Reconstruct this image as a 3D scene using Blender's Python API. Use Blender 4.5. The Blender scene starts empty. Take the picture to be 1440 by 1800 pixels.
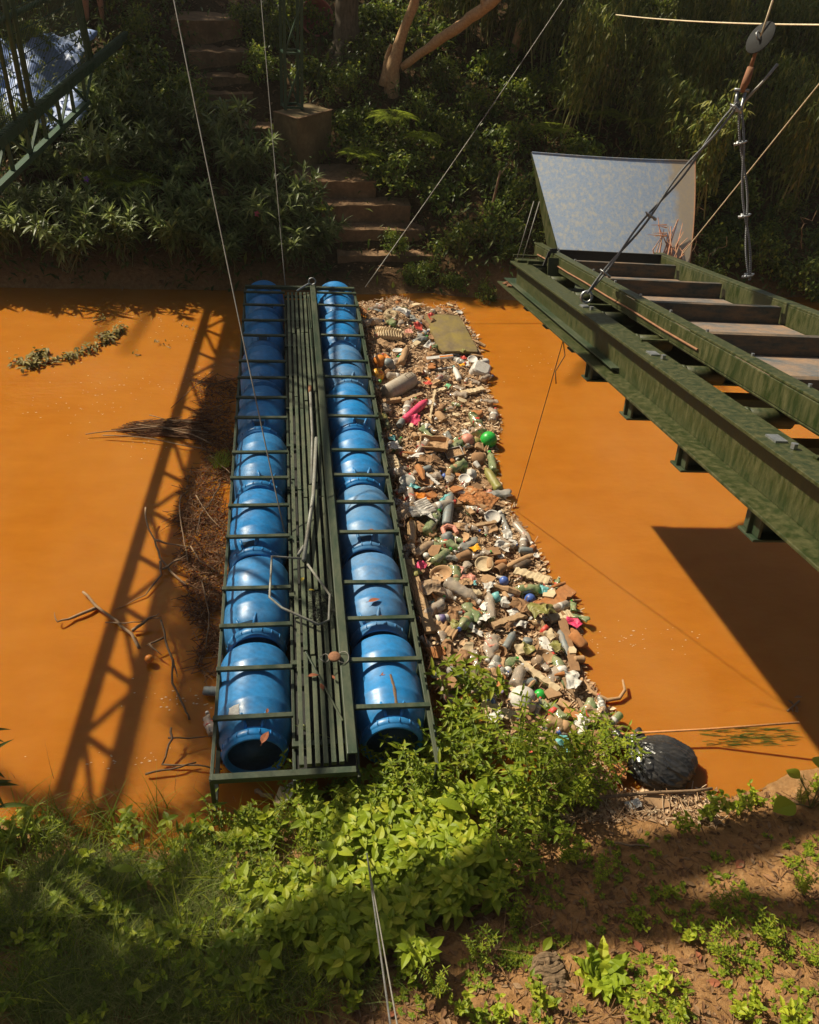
import bpy, math, random
import numpy as np
from mathutils import Vector, Matrix, Euler
random.seed(7); np.random.seed(7)
R = math.radians
sc = bpy.context.scene
COL = sc.collection
# ------------------------------------------------------------------ camera
FPX = 1441.; ROLL = math.atan(.10); PIT = math.atan(1141. / FPX); CAMZ = 4.9
YAW = R(10.789)
_fh = Vector((math.sin(YAW), math.cos(YAW), 0)); _r0 = Vector((math.cos(YAW), -math.sin(YAW), 0)); _z = Vector((0, 0, 1))
FW = _fh * math.cos(PIT) - _z * math.sin(PIT)
_dn = -(_z * math.cos(PIT) + _fh * math.sin(PIT))
EX = _r0 * math.cos(ROLL) - _dn * math.sin(ROLL)
EY = _r0 * math.sin(ROLL) + _dn * math.cos(ROLL)
CP = Vector((0, 0, CAMZ))
cam = bpy.data.cameras.new('camera'); camo = bpy.data.objects.new('camera', cam); COL.objects.link(camo)
camo.matrix_world = Matrix(((EX.x, -EY.x, -FW.x, 0), (EX.y, -EY.y, -FW.y, 0), (EX.z, -EY.z, -FW.z, CAMZ), (0, 0, 0, 1)))
cam.sensor_fit = 'VERTICAL'; cam.sensor_height = 24; cam.lens = 24 * FPX / 1800.
cam.clip_start = .05; cam.clip_end = 1500
sc.camera = camo
# ------------------------------------------------------------------ world, sun, exposure
SUN_EL = R(43.4); SUN_AZ = math.atan2(-.768, .640)
SUNV = Vector((math.sin(SUN_AZ) * math.cos(SUN_EL), math.cos(SUN_AZ) * math.cos(SUN_EL), math.sin(SUN_EL)))
w = bpy.data.worlds.new('World'); sc.world = w; w.use_nodes = True
nt = w.node_tree; bg = nt.nodes['Background']
sky = nt.nodes.new('ShaderNodeTexSky'); sky.sky_type = 'NISHITA'; sky.sun_disc = False
sky.sun_elevation = SUN_EL; sky.sun_rotation = SUN_AZ; sky.dust_density = 3
nt.links.new(sky.outputs[0], bg.inputs[0]); bg.inputs[1].default_value = .052
sl = bpy.data.lights.new('sun', 'SUN'); sl.energy = 4.8; sl.angle = R(.8); sl.color = (1, .93, .80)
so = bpy.data.objects.new('sun', sl); COL.objects.link(so)
so.rotation_euler = SUNV.to_track_quat('Z', 'Y').to_euler(); so.location = (0, 0, 30)
sc.view_settings.view_transform = 'Standard'; sc.view_settings.look = 'None'
sc.view_settings.exposure = .42; sc.view_settings.gamma = 1; sc.view_settings.use_curve_mapping = False
try:
    sc.view_settings.use_white_balance = True
    sc.view_settings.white_balance_temperature = 7200; sc.view_settings.white_balance_tint = 6
except Exception: pass
sc.render.engine = 'CYCLES'
sc.cycles.max_bounces = 6; sc.cycles.transparent_max_bounces = 12

# ------------------------------------------------------------------ projection helpers (authoring only)
def ray(x, y): return (FW * FPX + EX * (x - 720) + EY * (y - 900)).normalized()
def at(x, y, z=0.):
    d = ray(x, y); return CP + d * ((z - CAMZ) / d.z)
def proj(P):
    v = Vector(P) - CP; q = v.dot(FW)
    if q < .05: return (-9999, -9999)
    return (720 + FPX * v.dot(EX) / q, 900 + FPX * v.dot(EY) / q)
def infr(P, m=40):
    x, y = proj(P); return -m < x < 1440 + m and -m < y < 1800 + m
def pip(x, y, poly):
    c = False; n = len(poly); j = n - 1
    for i in range(n):
        a, b = poly[i]; p, q = poly[j]
        if (b > y) != (q > y) and x < (p - a) * (y - b) / (q - b) + a: c = not c
        j = i
    return c
# ------------------------------------------------------------------ terrain
def vnoise(x, y, s=0):
    x0 = math.floor(x); y0 = math.floor(y); fx = x - x0; fy = y - y0
    fx = fx * fx * (3 - 2 * fx); fy = fy * fy * (3 - 2 * fy)
    def h(i, j):
        n = (int(i) * 374761393 + int(j) * 668265263 + s * 1274126177) & 0x7fffffff
        n = ((n ^ (n >> 13)) * 1274126177) & 0x7fffffff
        return ((n ^ (n >> 16)) & 0xffff) / 65535.
    return (h(x0, y0) * (1 - fx) + h(x0 + 1, y0) * fx) * (1 - fy) + (h(x0, y0 + 1) * (1 - fx) + h(x0 + 1, y0 + 1) * fx) * fy
def fbm(x, y, o=4, s=0):
    a = 0; k = 1; t = 0
    for i in range(o): a += vnoise(x, y, s + i) * k; t += k; k *= .5; x *= 2.03; y *= 2.03
    return a / t
_ne = [(-300, 3.6), (-6, 3.4), (-1.9, 3.12), (-1.2, 2.9), (-.52, 2.78), (.2, 3.12), (.9, 3.2), (1.9, 2.98), (2.9, 2.92), (3.8, 3.1), (8, 3.3), (300, 3.6)]
def near_edge(x):
    for (a, b), (c, d) in zip(_ne, _ne[1:]):
        if x <= c: return b + (d - b) * (x - a) / (c - a)
    return 3.6
def lerp(x, pts):
    for (a, b), (c, d) in zip(pts, pts[1:]):
        if x <= c: return b + (d - b) * (x - a) / (c - a)
    return pts[-1][1]
def ground_z(x, y):
    ne = near_edge(x) + .12 * (vnoise(x * 2.5, 3.3, 9) - .5)
    if y < ne:
        t = ne - y
        z = min(.30 * t ** .8, .95 + .02 * t) + .09 * (fbm(x * 2.2, y * 2.2, 3, 3) - .5) * min(1, t * 3) + .035 * (fbm(x * 9, y * 9, 3, 5) - .5)
        return z - .02
    fe = 11.0 + .25 * (vnoise(x * .9, 1.7, 21) - .5) + (.25 if x > 5 else 0)
    if y < fe:
        return max(-.6, -.9 * min(y - ne, fe - y) * 1.2 - .02)
    t = y - fe
    side = lerp(t, [(0, -.02), (.12, .16), (.5, .42), (1.5, .85), (7.5, 3.35), (12, 4.0), (40, 5.5), (320, 7.5)])
    gul = lerp(t, [(0, -.02), (.7, .12), (1.7, .55), (2.0, .9), (2.7, 1.0), (3.6, 1.15), (4.1, 1.6), (6, 2.35), (8, 3.0), (12, 3.9), (40, 5.5), (320, 7.5)])
    cx = lerp(y, [(11, 1.45), (12.9, 1.2), (13.6, .6), (14.7, -.4), (17, -.9), (40, -1)])
    wgt = min(1, max(0, (abs(x - cx) - .75) / .5))
    z = gul * (1 - wgt) + side * wgt
    return z + wgt * (.35 * (fbm(x * .9, y * .9, 3, 31) - .5) * min(1, t) + .08 * (fbm(x * 5, y * 5, 2, 41) - .5))
def hit(px, py):
    d = ray(px, py); t = 2.; 
    for i in range(2600):
        P = CP + d * t
        if P.z <= max(0, ground_z(P.x, P.y)): return P
        t += .01 if P.z < 1.2 and P.y < 4 else .02
    return P

# ------------------------------------------------------------------ material helpers
def newmat(name):
    m = bpy.data.materials.new(name); m.use_nodes = True; n = m.node_tree
    return m, n, n.nodes['Principled BSDF'], n.nodes['Material Output']
def N(n, t, **k):
    nd = n.nodes.new(t)
    for a, b in k.items():
        if a in ('operation', 'blend_type', 'data_type', 'noise_dimensions', 'wave_type', 'bands_direction', 'feature', 'distance'): setattr(nd, a, b)
        else: nd.inputs[a].default_value = b
    return nd
def noise(n, scale, detail=5, rough=.6, coord='Object', vec=None):
    tc = n.nodes.new('ShaderNodeTexCoord'); nz = n.nodes.new('ShaderNodeTexNoise')
    nz.inputs['Scale'].default_value = scale; nz.inputs['Detail'].default_value = detail; nz.inputs['Roughness'].default_value = rough
    if vec:
        mp = n.nodes.new('ShaderNodeMapping'); mp.inputs['Scale'].default_value = vec
        n.links.new(tc.outputs[coord], mp.inputs[0]); n.links.new(mp.outputs[0], nz.inputs[0])
    else: n.links.new(tc.outputs[coord], nz.inputs[0])
    return nz
def ramp(n, src, stops):
    r = n.nodes.new('ShaderNodeValToRGB'); n.links.new(src, r.inputs[0]); e = r.color_ramp.elements
    while len(e) < len(stops): e.new(.5)
    for i, (p, c) in enumerate(stops):
        e[i].position = p; e[i].color = (c[0], c[1], c[2], 1) if not isinstance(c, (int, float)) else (c, c, c, 1)
    return r
def bump(n, b, src, strength=.3, dist=.01):
    bp = n.nodes.new('ShaderNodeBump'); bp.inputs['Strength'].default_value = strength; bp.inputs['Distance'].default_value = dist
    n.links.new(src, bp.inputs['Height']); n.links.new(bp.outputs[0], b.inputs['Normal']); return bp
def mixc(n, fac, a, b):
    m = n.nodes.new('ShaderNodeMix'); m.data_type = 'RGBA'
    for s, v in ((0, fac), (6, a), (7, b)):
        if hasattr(v, 'links') or hasattr(v, 'is_output'): n.links.new(v, m.inputs[s])
        else: m.inputs[s].default_value = v if s == 0 else (v[0], v[1], v[2], 1)
    return m.outputs[2]
def dirty(name, col, dirt=(.23, .115, .045), amount=.5, rough=.45, scale=7, metal=0, bmp=.25, fine=60, vec=None, thresh=.5, spec=.5):
    m, n, b, o = newmat(name)
    nz = noise(n, scale, 7, .68, vec=vec); nf = noise(n, fine, 3, .6)
    r = ramp(n, nz.outputs[0], [(thresh - .16, 0.), (thresh + .16, amount)])
    var = ramp(n, nf.outputs[0], [(.3, [c * .78 for c in col]), (.7, [min(1, c * 1.15) for c in col])])
    n.links.new(mixc(n, r.outputs[0], var.outputs[0], dirt), b.inputs['Base Color'])
    rr = ramp(n, nz.outputs[0], [(.35, rough), (.65, min(1, rough + .3))]); n.links.new(rr.outputs[0], b.inputs['Roughness'])
    b.inputs['Metallic'].default_value = metal; b.inputs['Specular IOR Level'].default_value = spec
    bump(n, b, nf.outputs[0], bmp, .004)
    return m
def leafmat(name, c1, c2, c3=None, trans=.35, rough=.42, spec=.45, bs=1):
    m, n, b, o = newmat(name)
    g = n.nodes.new('ShaderNodeNewGeometry')
    r = ramp(n, g.outputs['Random Per Island'], [(0, c1), (.6, c2), (1, c3 or c2)])
    oi = n.nodes.new('ShaderNodeObjectInfo')
    hs = n.nodes.new('ShaderNodeHueSaturation'); n.links.new(r.outputs[0], hs.inputs['Color'])
    mr = n.nodes.new('ShaderNodeMapRange'); mr.inputs[3].default_value = .8; mr.inputs[4].default_value = 1.2
    n.links.new(oi.outputs['Random'], mr.inputs[0]); n.links.new(mr.outputs[0], hs.inputs['Value'])
    nz = noise(n, 40, 3); 
    col = mixc(n, .25, hs.outputs[0], c1); 
    n.links.new(col, b.inputs['Base Color']); b.inputs['Roughness'].default_value = rough; b.inputs['Specular IOR Level'].default_value = spec
    bump(n, b, nz.outputs[0], .3 * bs, .004)
    t = n.nodes.new('ShaderNodeBsdfTranslucent'); n.links.new(hs.outputs[0], t.inputs[0])
    ms = n.nodes.new('ShaderNodeMixShader'); ms.inputs[0].default_value = trans
    n.links.new(b.outputs[0], ms.inputs[1]); n.links.new(t.outputs[0], ms.inputs[2]); n.links.new(ms.outputs[0], o.inputs[0])
    return m
def clearmat(name, tint, dif=.3, tr=.5):
    m, n, b, o = newmat(name)
    tb = n.nodes.new('ShaderNodeBsdfTransparent'); tb.inputs[0].default_value = (*tint, 1)
    nz = noise(n, 12, 5); 
    fac = ramp(n, nz.outputs[0], [(.35, 1 - tr - .12), (.68, min(1, 1 - tr + .3))])
    b.inputs['Roughness'].default_value = .12; b.inputs['Specular IOR Level'].default_value = .9
    n.links.new(mixc(n, nz.outputs[0], [c * .8 for c in tint], (.44, .30, .19)), b.inputs['Base Color'])
    bump(n, b, nz.outputs[0], .7, .02)
    ms = n.nodes.new('ShaderNodeMixShader'); n.links.new(fac.outputs[0], ms.inputs[0])
    n.links.new(tb.outputs[0], ms.inputs[1]); n.links.new(b.outputs[0], ms.inputs[2]); n.links.new(ms.outputs[0], o.inputs[0])
    return m
M = {}
# soil
m, n, b, o = newmat('soil'); n1 = noise(n, 1.3, 9, .68); n2 = noise(n, 22, 8, .72); n3 = noise(n, 5, 6, .6)
c = ramp(n, n2.outputs[0], [(.28, (.17, .080, .034)), (.5, (.37, .185, .075)), (.75, (.58, .36, .19))])
c2 = ramp(n, n3.outputs[0], [(.3, (.20, .12, .05)), (.7, (.44, .23, .095))])
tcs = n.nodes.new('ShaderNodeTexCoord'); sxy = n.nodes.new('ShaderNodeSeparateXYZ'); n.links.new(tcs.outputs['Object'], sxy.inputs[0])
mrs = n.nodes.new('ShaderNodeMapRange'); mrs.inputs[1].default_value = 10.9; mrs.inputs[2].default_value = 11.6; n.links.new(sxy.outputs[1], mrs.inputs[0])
far_soil = ramp(n, n2.outputs[0], [(.3, (.035, .020, .009)), (.7, (.12, .065, .028))])  # darker brown soil past the far waterline
n.links.new(mixc(n, mrs.outputs[0], mixc(n, n1.outputs[0], c.outputs[0], c2.outputs[0]), far_soil.outputs[0]), b.inputs['Base Color']); b.inputs['Roughness'].default_value = .95; b.inputs['Specular IOR Level'].default_value = .15
bump(n, b, n2.outputs[0], .9, .03); M['soil'] = m
# water
m, n, b, o = newmat('muddy_water')
nl = noise(n, .8, 5, .55, vec=(1, .45, 1)); nm = noise(n, 2.2, 6, .6, vec=(1, 2.2, 1)); ns = noise(n, 9, 3, .5, vec=(1, 2.0, 1))
cc = ramp(n, nm.outputs[0], [(.3, (.350, .116, .012)), (.7, (.410, .143, .017))])
n.links.new(mixc(n, ramp(n, nl.outputs[0], [(.38, 0.), (.68, .65)]).outputs[0], cc.outputs[0], (.42, .170, .036)), b.inputs['Base Color'])
b.inputs['Roughness'].default_value = .09; b.inputs['Specular IOR Level'].default_value = .28; b.inputs['IOR'].default_value = 1.33
b.inputs['Subsurface Weight'].default_value = .7; b.inputs['Subsurface Radius'].default_value = (1.0, .30, .05); b.inputs['Subsurface Scale'].default_value = .11
bump(n, b, ns.outputs[0], .16, .02); M['water'] = m
# paints / metals
M['green_paint'] = dirty('green_paint', (.024, .044, .022), (.20, .17, .09), .35, .38, 5, 0, .3, 45, (1, .4, 1), .58)
M['green_beam'] = dirty('green_beam_paint', (.018, .030, .006), (.17, .14, .05), .42, .36, 13, 0, .3, 110, (2.2, 2.2, .6), .55)
M['walk_green'] = dirty('walkway_green', (.050, .078, .042), (.26, .24, .15), .42, .55, 11, 0, .5, 80, (1, .5, 1), .52)
M['tower_green'] = dirty('tower_green', (.018, .070, .030), (.05, .05, .03), .3, .5, 5)
M['blade'] = dirty('blade_steel', (.050, .058, .056), (.34, .19, .09), .55, .5, 5, .3, .35, 50, (1.3, 1, 5), .54)
M['blade_mud'] = dirty('muddy_belt', (.10, .115, .125), (.36, .20, .10), .8, .7, 4, 0, .6, 30)
m, n, b, o = newmat('galvanised'); v = n.nodes.new('ShaderNodeTexVoronoi'); tc = n.nodes.new('ShaderNodeTexCoord'); v.inputs['Scale'].default_value = 55
n.links.new(tc.outputs['Object'], v.inputs[0]); nz = noise(n, 2.2, 8, .7); nf = noise(n, 30, 6, .7, vec=(1, 1, .35))
c = ramp(n, v.outputs['Distance'], [(.0, (.30, .38, .52)), (.6, (.37, .45, .58))])
st = mixc(n, ramp(n, nf.outputs[0], [(.46, 0.), (.62, .8)]).outputs[0], c.outputs[0], (.60, .56, .48))
tc2 = n.nodes.new('ShaderNodeSeparateXYZ'); n.links.new(tc.outputs['Generated'], tc2.inputs[0])
mth = n.nodes.new('ShaderNodeMath'); mth.operation = 'ADD'; n.links.new(tc2.outputs[0], mth.inputs[0]); 
m2 = n.nodes.new('ShaderNodeMath'); m2.operation = 'MULTIPLY'; n.links.new(nz.outputs[0], m2.inputs[0]); m2.inputs[1].default_value = .28; n.links.new(m2.outputs[0], mth.inputs[1])
n.links.new(mixc(n, ramp(n, mth.outputs[0], [(.94, 0.), (1.07, .75)]).outputs[0], st, (.50, .36, .20)), b.inputs['Base Color'])
b.inputs['Metallic'].default_value = .25; b.inputs['Roughness'].default_value = .5; bump(n, b, nf.outputs[0], .2, .004); M['galv'] = m
M['steel'] = dirty('zinc_steel', (.42, .44, .46), (.2, .15, .1), .35, .3, 9, .8, .1)
m, n, b, o = newmat('wire_rope'); wv = n.nodes.new('ShaderNodeTexWave'); wv.bands_direction = 'DIAGONAL'; tc = n.nodes.new('ShaderNodeTexCoord'); n.links.new(tc.outputs['Object'], wv.inputs[0]); wv.inputs['Scale'].default_value = 55
n.links.new(ramp(n, wv.outputs[0], [(.1, (.12, .12, .125)), (.9, (.34, .36, .38))]).outputs[0], b.inputs['Base Color']); b.inputs['Metallic'].default_value = .5; b.inputs['Roughness'].default_value = .45; bump(n, b, wv.outputs[0], 1, .004); M['rope'] = m
M['wire'] = dirty('grey_wire', (.30, .29, .26), (.12, .08, .05), .4, .5, 8, .3, .1)
M['cord'] = dirty('pale_cord', (.75, .62, .42), (.3, .2, .1), .3, .7, 8)
M['orange_cord'] = dirty('rusty_cord', (.62, .27, .10), (.3, .14, .05), .5, .7, 20)
M['drum'] = dirty('blue_drum', (.004, .19, .50), (.16, .18, .16), .16, .30, 5, 0, .06, 26, (1, 1, 1), .62)
M['drum2'] = dirty('blue_drum_dusty', (.018, .18, .44), (.27, .27, .22), .34, .36, 4, 0, .08, 26, (1, 1, 1), .54)
for k_ in ('drum', 'drum2'):       # every drum has faded a little differently
    n = M[k_].node_tree; b = n.nodes['Principled BSDF']; src = b.inputs['Base Color'].links[0].from_socket
    oi = n.nodes.new('ShaderNodeObjectInfo'); mr = n.nodes.new('ShaderNodeMapRange'); mr.inputs[3].default_value = 0.; mr.inputs[4].default_value = .28; n.links.new(oi.outputs['Random'], mr.inputs[0])
    sc_ = noise(n, 3.5, 8, .75, vec=(1, .25, 1)); sr = ramp(n, sc_.outputs[0], [(.57, 0.), (.63, .5)])
    a_ = mixc(n, mr.outputs[0], src, (.10, .26, .42)); n.links.new(mixc(n, sr.outputs[0], a_, (.22, .30, .34)), b.inputs['Base Color'])
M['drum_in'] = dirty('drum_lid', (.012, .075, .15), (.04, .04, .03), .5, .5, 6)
M['rust'] = dirty('rusty_iron', (.22, .09, .045), (.40, .22, .12), .6, .75, 14, .2, .5)
M['pipe'] = dirty('grey_pipe', (.33, .34, .31), (.16, .12, .07), .6, .45, 6, .1, .2)
M['net'] = dirty('black_net', (.012, .014, .014), (.05, .04, .03), .4, .6, 20)
M['concrete'] = dirty('mossy_concrete', (.22, .15, .065), (.10, .07, .025), .8, .9, 3, 0, .6, 25)
M['step'] = dirty('earthen_step', (.30, .17, .085), (.13, .075, .035), .8, .95, 4, 0, .8, 22)
M['bark'] = dirty('grey_bark', (.16, .12, .08), (.06, .045, .02), .8, .9, 6, 0, 1, 16, (4, 4, .8))
M['bark_orange'] = dirty('orange_bark', (.40, .21, .10), (.62, .42, .22), .8, .85, 9, 0, 1, 25, (3, 3, 3))
M['twig'] = dirty('dry_twig', (.22, .13, .075), (.36, .24, .14), .7, .85, 15, 0, .6, 60)
M['twig_dark'] = dirty('wet_branch', (.09, .05, .025), (.22, .13, .07), .6, .6, 15, 0, .6, 60)
M['chips'] = leafmat('litter_chips', (.26, .15, .085), (.52, .34, .20), (.72, .57, .40), 0, .9, .1)
M['mat_brown'] = leafmat('brown_debris', (.07, .030, .016), (.16, .075, .042), (.30, .18, .10), 0, .9, .1)
M['tarp'] = dirty('blue_tarp', (.16, .28, .66), (.34, .42, .60), .7, .45, 3, 0, .3, 12)
M['skin'] = dirty('skin', (.50, .24, .15), (.42, .17, .10), .4, .5, 8)
M['shorts'] = dirty('shorts_cloth', (.05, .06, .08), (.04, .04, .04), .3, .9)
M['shirt'] = dirty('shirt_cloth', (.40, .38, .34), (.3, .28, .25), .3, .9)
M['hair'] = dirty('hair', (.02, .014, .01), (.03, .02, .015), .3, .6)
M['tub'] = dirty('pink_tub', (.45, .11, .10), (.3, .14, .08), .4, .5)
M['bag'] = dirty('black_bag', (.026, .025, .025), (.20, .15, .10), .18, .20, 6, 0, .5, 30, None, .6, .8)
L = {}
L['cover'] = leafmat('cover_leaf', (.20, .28, .020), (.38, .46, .034), (.55, .54, .055), .35, .5, .3)
L['weed'] = leafmat('weed_leaf', (.14, .21, .016), (.30, .38, .030), (.50, .50, .048), .45, .5, .3)
L['grass'] = leafmat('grass_blade', (.10, .14, .025), (.20, .25, .05), (.42, .36, .15), .3, .5, .3)
L['olean'] = leafmat('lance_leaf', (.10, .14, .035), (.22, .28, .075), (.38, .42, .15), .45, .42, .45)
L['bush'] = leafmat('bush_leaf', (.07, .12, .014), (.19, .26, .030), (.42, .42, .06), .45, .40, .45)
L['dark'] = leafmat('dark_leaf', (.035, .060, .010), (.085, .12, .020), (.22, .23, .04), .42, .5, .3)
L['fern'] = leafmat('fern_leaf', (.20, .27, .02), (.32, .38, .03), (.40, .42, .05), .45, .5, .3)
L['bamboo'] = leafmat('bamboo_leaf', (.08, .12, .018), (.19, .23, .038), (.40, .36, .09), .42, .45, .4)
L['dry'] = leafmat('dry_leaf', (.16, .075, .035), (.32, .17, .085), (.46, .30, .17), .15, .7, .2)
L['canopy'] = leafmat('canopy_leaf', (.04, .07, .012), (.07, .11, .02), (.10, .13, .03), .15, .5, .3)
L['stem'] = dirty('green_stem', (.16, .17, .05), (.22, .13, .06), .5, .6, 12)
M['cane'] = dirty('cane', (.24, .26, .07), (.26, .18, .08), .6, .5, 6)

# ------------------------------------------------------------------ mesh builder
class MB:
    def __init__(s): s.v = []; s.f = []
    def add(s, vs, fs):
        o = len(s.v); s.v += [tuple(p) for p in vs]; s.f += [tuple(i + o for i in q) for q in fs]; return s
    def box(s, c, d, X=None):
        x, y, z = d[0] / 2, d[1] / 2, d[2] / 2
        vs = [Vector((a * x, b_ * y, e * z)) for a in (-1, 1) for b_ in (-1, 1) for e in (-1, 1)]
        vs = [(X @ p if X else p) + Vector(c) for p in vs]
        return s.add(vs, [(0, 1, 3, 2), (4, 6, 7, 5), (0, 4, 5, 1), (2, 3, 7, 6), (0, 2, 6, 4), (1, 5, 7, 3)])
    def bar(s, p, q, wd, ht, up=(0, 0, 1)):
        p = Vector(p); q = Vector(q); y = (q - p); l = y.length; y.normalize(); x = y.cross(Vector(up))
        if x.length < 1e-4: x = Vector((1, 0, 0))
        x.normalize(); z = x.cross(y)
        X = Matrix((x, y, z)).transposed()
        return s.box((p + q) / 2, (wd, l, ht), X)
    def tube(s, pts, rad, n=8, cap=True):
        pts = [Vector(p) for p in pts]; k = len(pts)
        rr = rad if isinstance(rad, (list, tuple)) else [rad] * k
        T = (pts[1] - pts[0]).normalized(); u = T.cross(Vector((.13, .3, 1)));
        if u.length < 1e-3: u = T.cross(Vector((1, 0, 0)))
        u.normalize(); vs = []
        for i in range(k):
            T = (pts[min(i + 1, k - 1)] - pts[max(i - 1, 0)]).normalized(); u = (u - T * u.dot(T))
            if u.length < 1e-6: u = T.orthogonal()
            u.normalize(); q = T.cross(u)
            for j in range(n):
                a = 2 * math.pi * j / n; vs.append(pts[i] + (u * math.cos(a) + q * math.sin(a)) * rr[i])
        fs = [(i * n + j, i * n + (j + 1) % n, (i + 1) * n + (j + 1) % n, (i + 1) * n + j) for i in range(k - 1) for j in range(n)]
        if cap: fs += [tuple(range(n - 1, -1, -1)), tuple(range((k - 1) * n, k * n))]
        return s.add(vs, fs)
    def lathe(s, prof, n=24, axis='Y', c=(0, 0, 0), jit=0, sq=1.):
        vs = []; c = Vector(c)
        for r_, h in prof:
            for j in range(n):
                a = 2 * math.pi * j / n; rj = r_ * (1 + jit * (random.random() - .5)); x = rj * math.cos(a); z = rj * math.sin(a) * sq
                vs.append(c + (Vector((x, h, z)) if axis == 'Y' else Vector((x, z, h))))
        k = len(prof)
        fs = [(i * n + j, i * n + (j + 1) % n, (i + 1) * n + (j + 1) % n, (i + 1) * n + j) for i in range(k - 1) for j in range(n)]
        fs += [tuple(range(n - 1, -1, -1)), tuple(range((k - 1) * n, k * n))]
        return s.add(vs, fs)
    def leaf(s, p, d, up, L_, W_, seg=3, curl=.25, fold=.35, shape=.4):
        p = Vector(p); d = Vector(d).normalized(); sd = d.cross(Vector(up))
        if sd.length < 1e-3: sd = d.orthogonal()
        sd.normalize(); nn = sd.cross(d); vs = [p]
        for i in range(1, seg):
            t = i / seg; wv = W_ * .5 * math.sin(math.pi * t ** (shape * 2)) if shape != .5 else W_ * .5 * math.sin(math.pi * t)
            cpt = p + d * L_ * t - nn * (curl * L_ * t * t)
            vs += [cpt - sd * wv + nn * wv * fold, cpt, cpt + sd * wv + nn * wv * fold]
        vs.append(p + d * L_ - nn * curl * L_); fs = [(0, 1, 2), (0, 2, 3)]
        for i in range(seg - 2):
            a = 1 + i * 3; fs += [(a, a + 3, a + 4, a + 1), (a + 1, a + 4, a + 5, a + 2)]
        a = 1 + (seg - 2) * 3; e = len(vs) - 1; fs += [(a, e, a + 1), (a + 1, e, a + 2)]
        return s.add(vs, fs)
    def mesh(s, name, mat, smooth=False):
        me = bpy.data.meshes.new(name); me.from_pydata(s.v, [], s.f)
        me.materials.append(mat)
        if smooth: me.polygons.foreach_set('use_smooth', [True] * len(me.polygons))
        me.update(); return me
    def build(s, name, mat, parent=None, smooth=False, bevel=0):
        o = bpy.data.objects.new(name, s.mesh(name, mat, smooth)); COL.objects.link(o)
        if parent is not None: o.parent = parent
        if bevel:
            b_ = o.modifiers.new('b', 'BEVEL'); b_.width = bevel; b_.segments = 2; b_.limit_method = 'ANGLE'
        return o
def tag(o, label, cat, group=None, kind=None):
    if label: o['label'] = label
    if cat: o['category'] = cat
    if group: o['group'] = group
    if kind: o['kind'] = kind
    return o
def empty(name, loc=(0, 0, 0), rot=(0, 0, 0), s=1.):
    o = bpy.data.objects.new(name, None); o.empty_display_size = .1; COL.objects.link(o)
    o.location = loc; o.rotation_euler = rot; o.scale = (s, s, s) if isinstance(s, (int, float)) else s; return o
def part(name, me, parent, loc=(0, 0, 0)):
    o = bpy.data.objects.new(name, me); COL.objects.link(o); o.parent = parent; o.location = loc; return o
KIDS = {}
def dup(o, parent=None):
    c = o.copy(); COL.objects.link(c)
    if parent is not None: c.parent = parent
    for ch in list(o.children): dup(ch, c)
    return c
def rnd(a, b): return a + (b - a) * random.random()

# ------------------------------------------------------------------ ground sheet and water
def axis(segs):
    out = []
    for a, b, st in segs:
        k = max(1, int(round((b - a) / st))); out += [a + (b - a) * i / k for i in range(k)]
    return out + [segs[-1][1]]
xs = axis([(-300, -40, 40), (-40, -8, 4), (-8, -3, .2), (-3, 5, .04), (5, 12, .2), (12, 40, 4), (40, 300, 40)])
ys = axis([(-300, -20, 40), (-20, 0, 2), (0, .9, .1), (.9, 3.4, .032), (3.4, 10.7, .35), (10.7, 18.5, .075), (18.5, 40, 1.5), (40, 320, 40)])
g = MB(); nx = len(xs)
g.v = [(x, y, ground_z(x, y)) for y in ys for x in xs]
g.f = [(j * nx + i, j * nx + i + 1, (j + 1) * nx + i + 1, (j + 1) * nx + i) for j in range(len(ys) - 1) for i in range(nx - 1)]
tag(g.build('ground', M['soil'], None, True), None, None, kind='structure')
g = MB(); g.add([(-300, 1.5, 0), (300, 1.5, 0), (300, 13, 0), (-300, 13, 0)], [(0, 1, 2, 3)])
tag(g.build('water', M['water']), None, None, kind='structure')
#SECTIONS
# ------------------------------------------------------------------ pontoon
BY = [3.48, 3.9, 4.31, 4.71, 5.33, 5.75, 6.16, 6.57, 7.19, 7.58, 8.0, 8.37, 9.0, 9.4, 9.84, 10.22]
PK = .977; pt = tag(empty('pontoon', (.2 * PK, 6.7 * PK, .07), (0, 0, 0), (PK, PK, 1)), 'long dark green steel pontoon frame with slatted walkway holding two rows of blue drums', 'pontoon')
def pb(mb, name, mat='green_paint', bevel=.002):
    o = mb.build(name, M[mat], None, False, bevel); o.parent = pt; o.matrix_parent_inverse = Matrix.Translation((-.2, -6.7, 0)); return o
ZT = .405
g = MB(); g.bar((-.5, 3.02, ZT - .03), (-.5, 10.4, ZT - .03), .022, .022); g.bar((-.5, 3.02, .06), (-.5, 10.4, .06), .03, .03)
pb(g, 'outer_rail')
g = MB(); g.bar((.93, 3.02, ZT - .03), (.93, 10.4, ZT - .03), .026, .03); g.bar((.93, 3.02, .06), (.93, 10.4, .06), .03, .03)
g.bar((.985, 3.2, .10), (.985, 10.4, .10), .012, .26); pb(g, 'outer_rail')
for y in BY:
    j = rnd(-.006, .006)
    g = MB(); g.bar((-.515, y, ZT), (.012, y + j, ZT), .036, .022); pb(g, 'crossbar')
    g = MB(); g.bar((.425, y + .03, ZT), (.945, y + .02 + j, ZT), .036, .022); pb(g, 'crossbar')
for y in BY + [3.03]:
    for x in (-.5, .93): g = MB(); g.bar((x, y + .01, -.12 if y > 3.2 else .12), (x, y + .01, ZT - .01), .026, .026, (1, 0, 0)); pb(g, 'upright')
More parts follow.
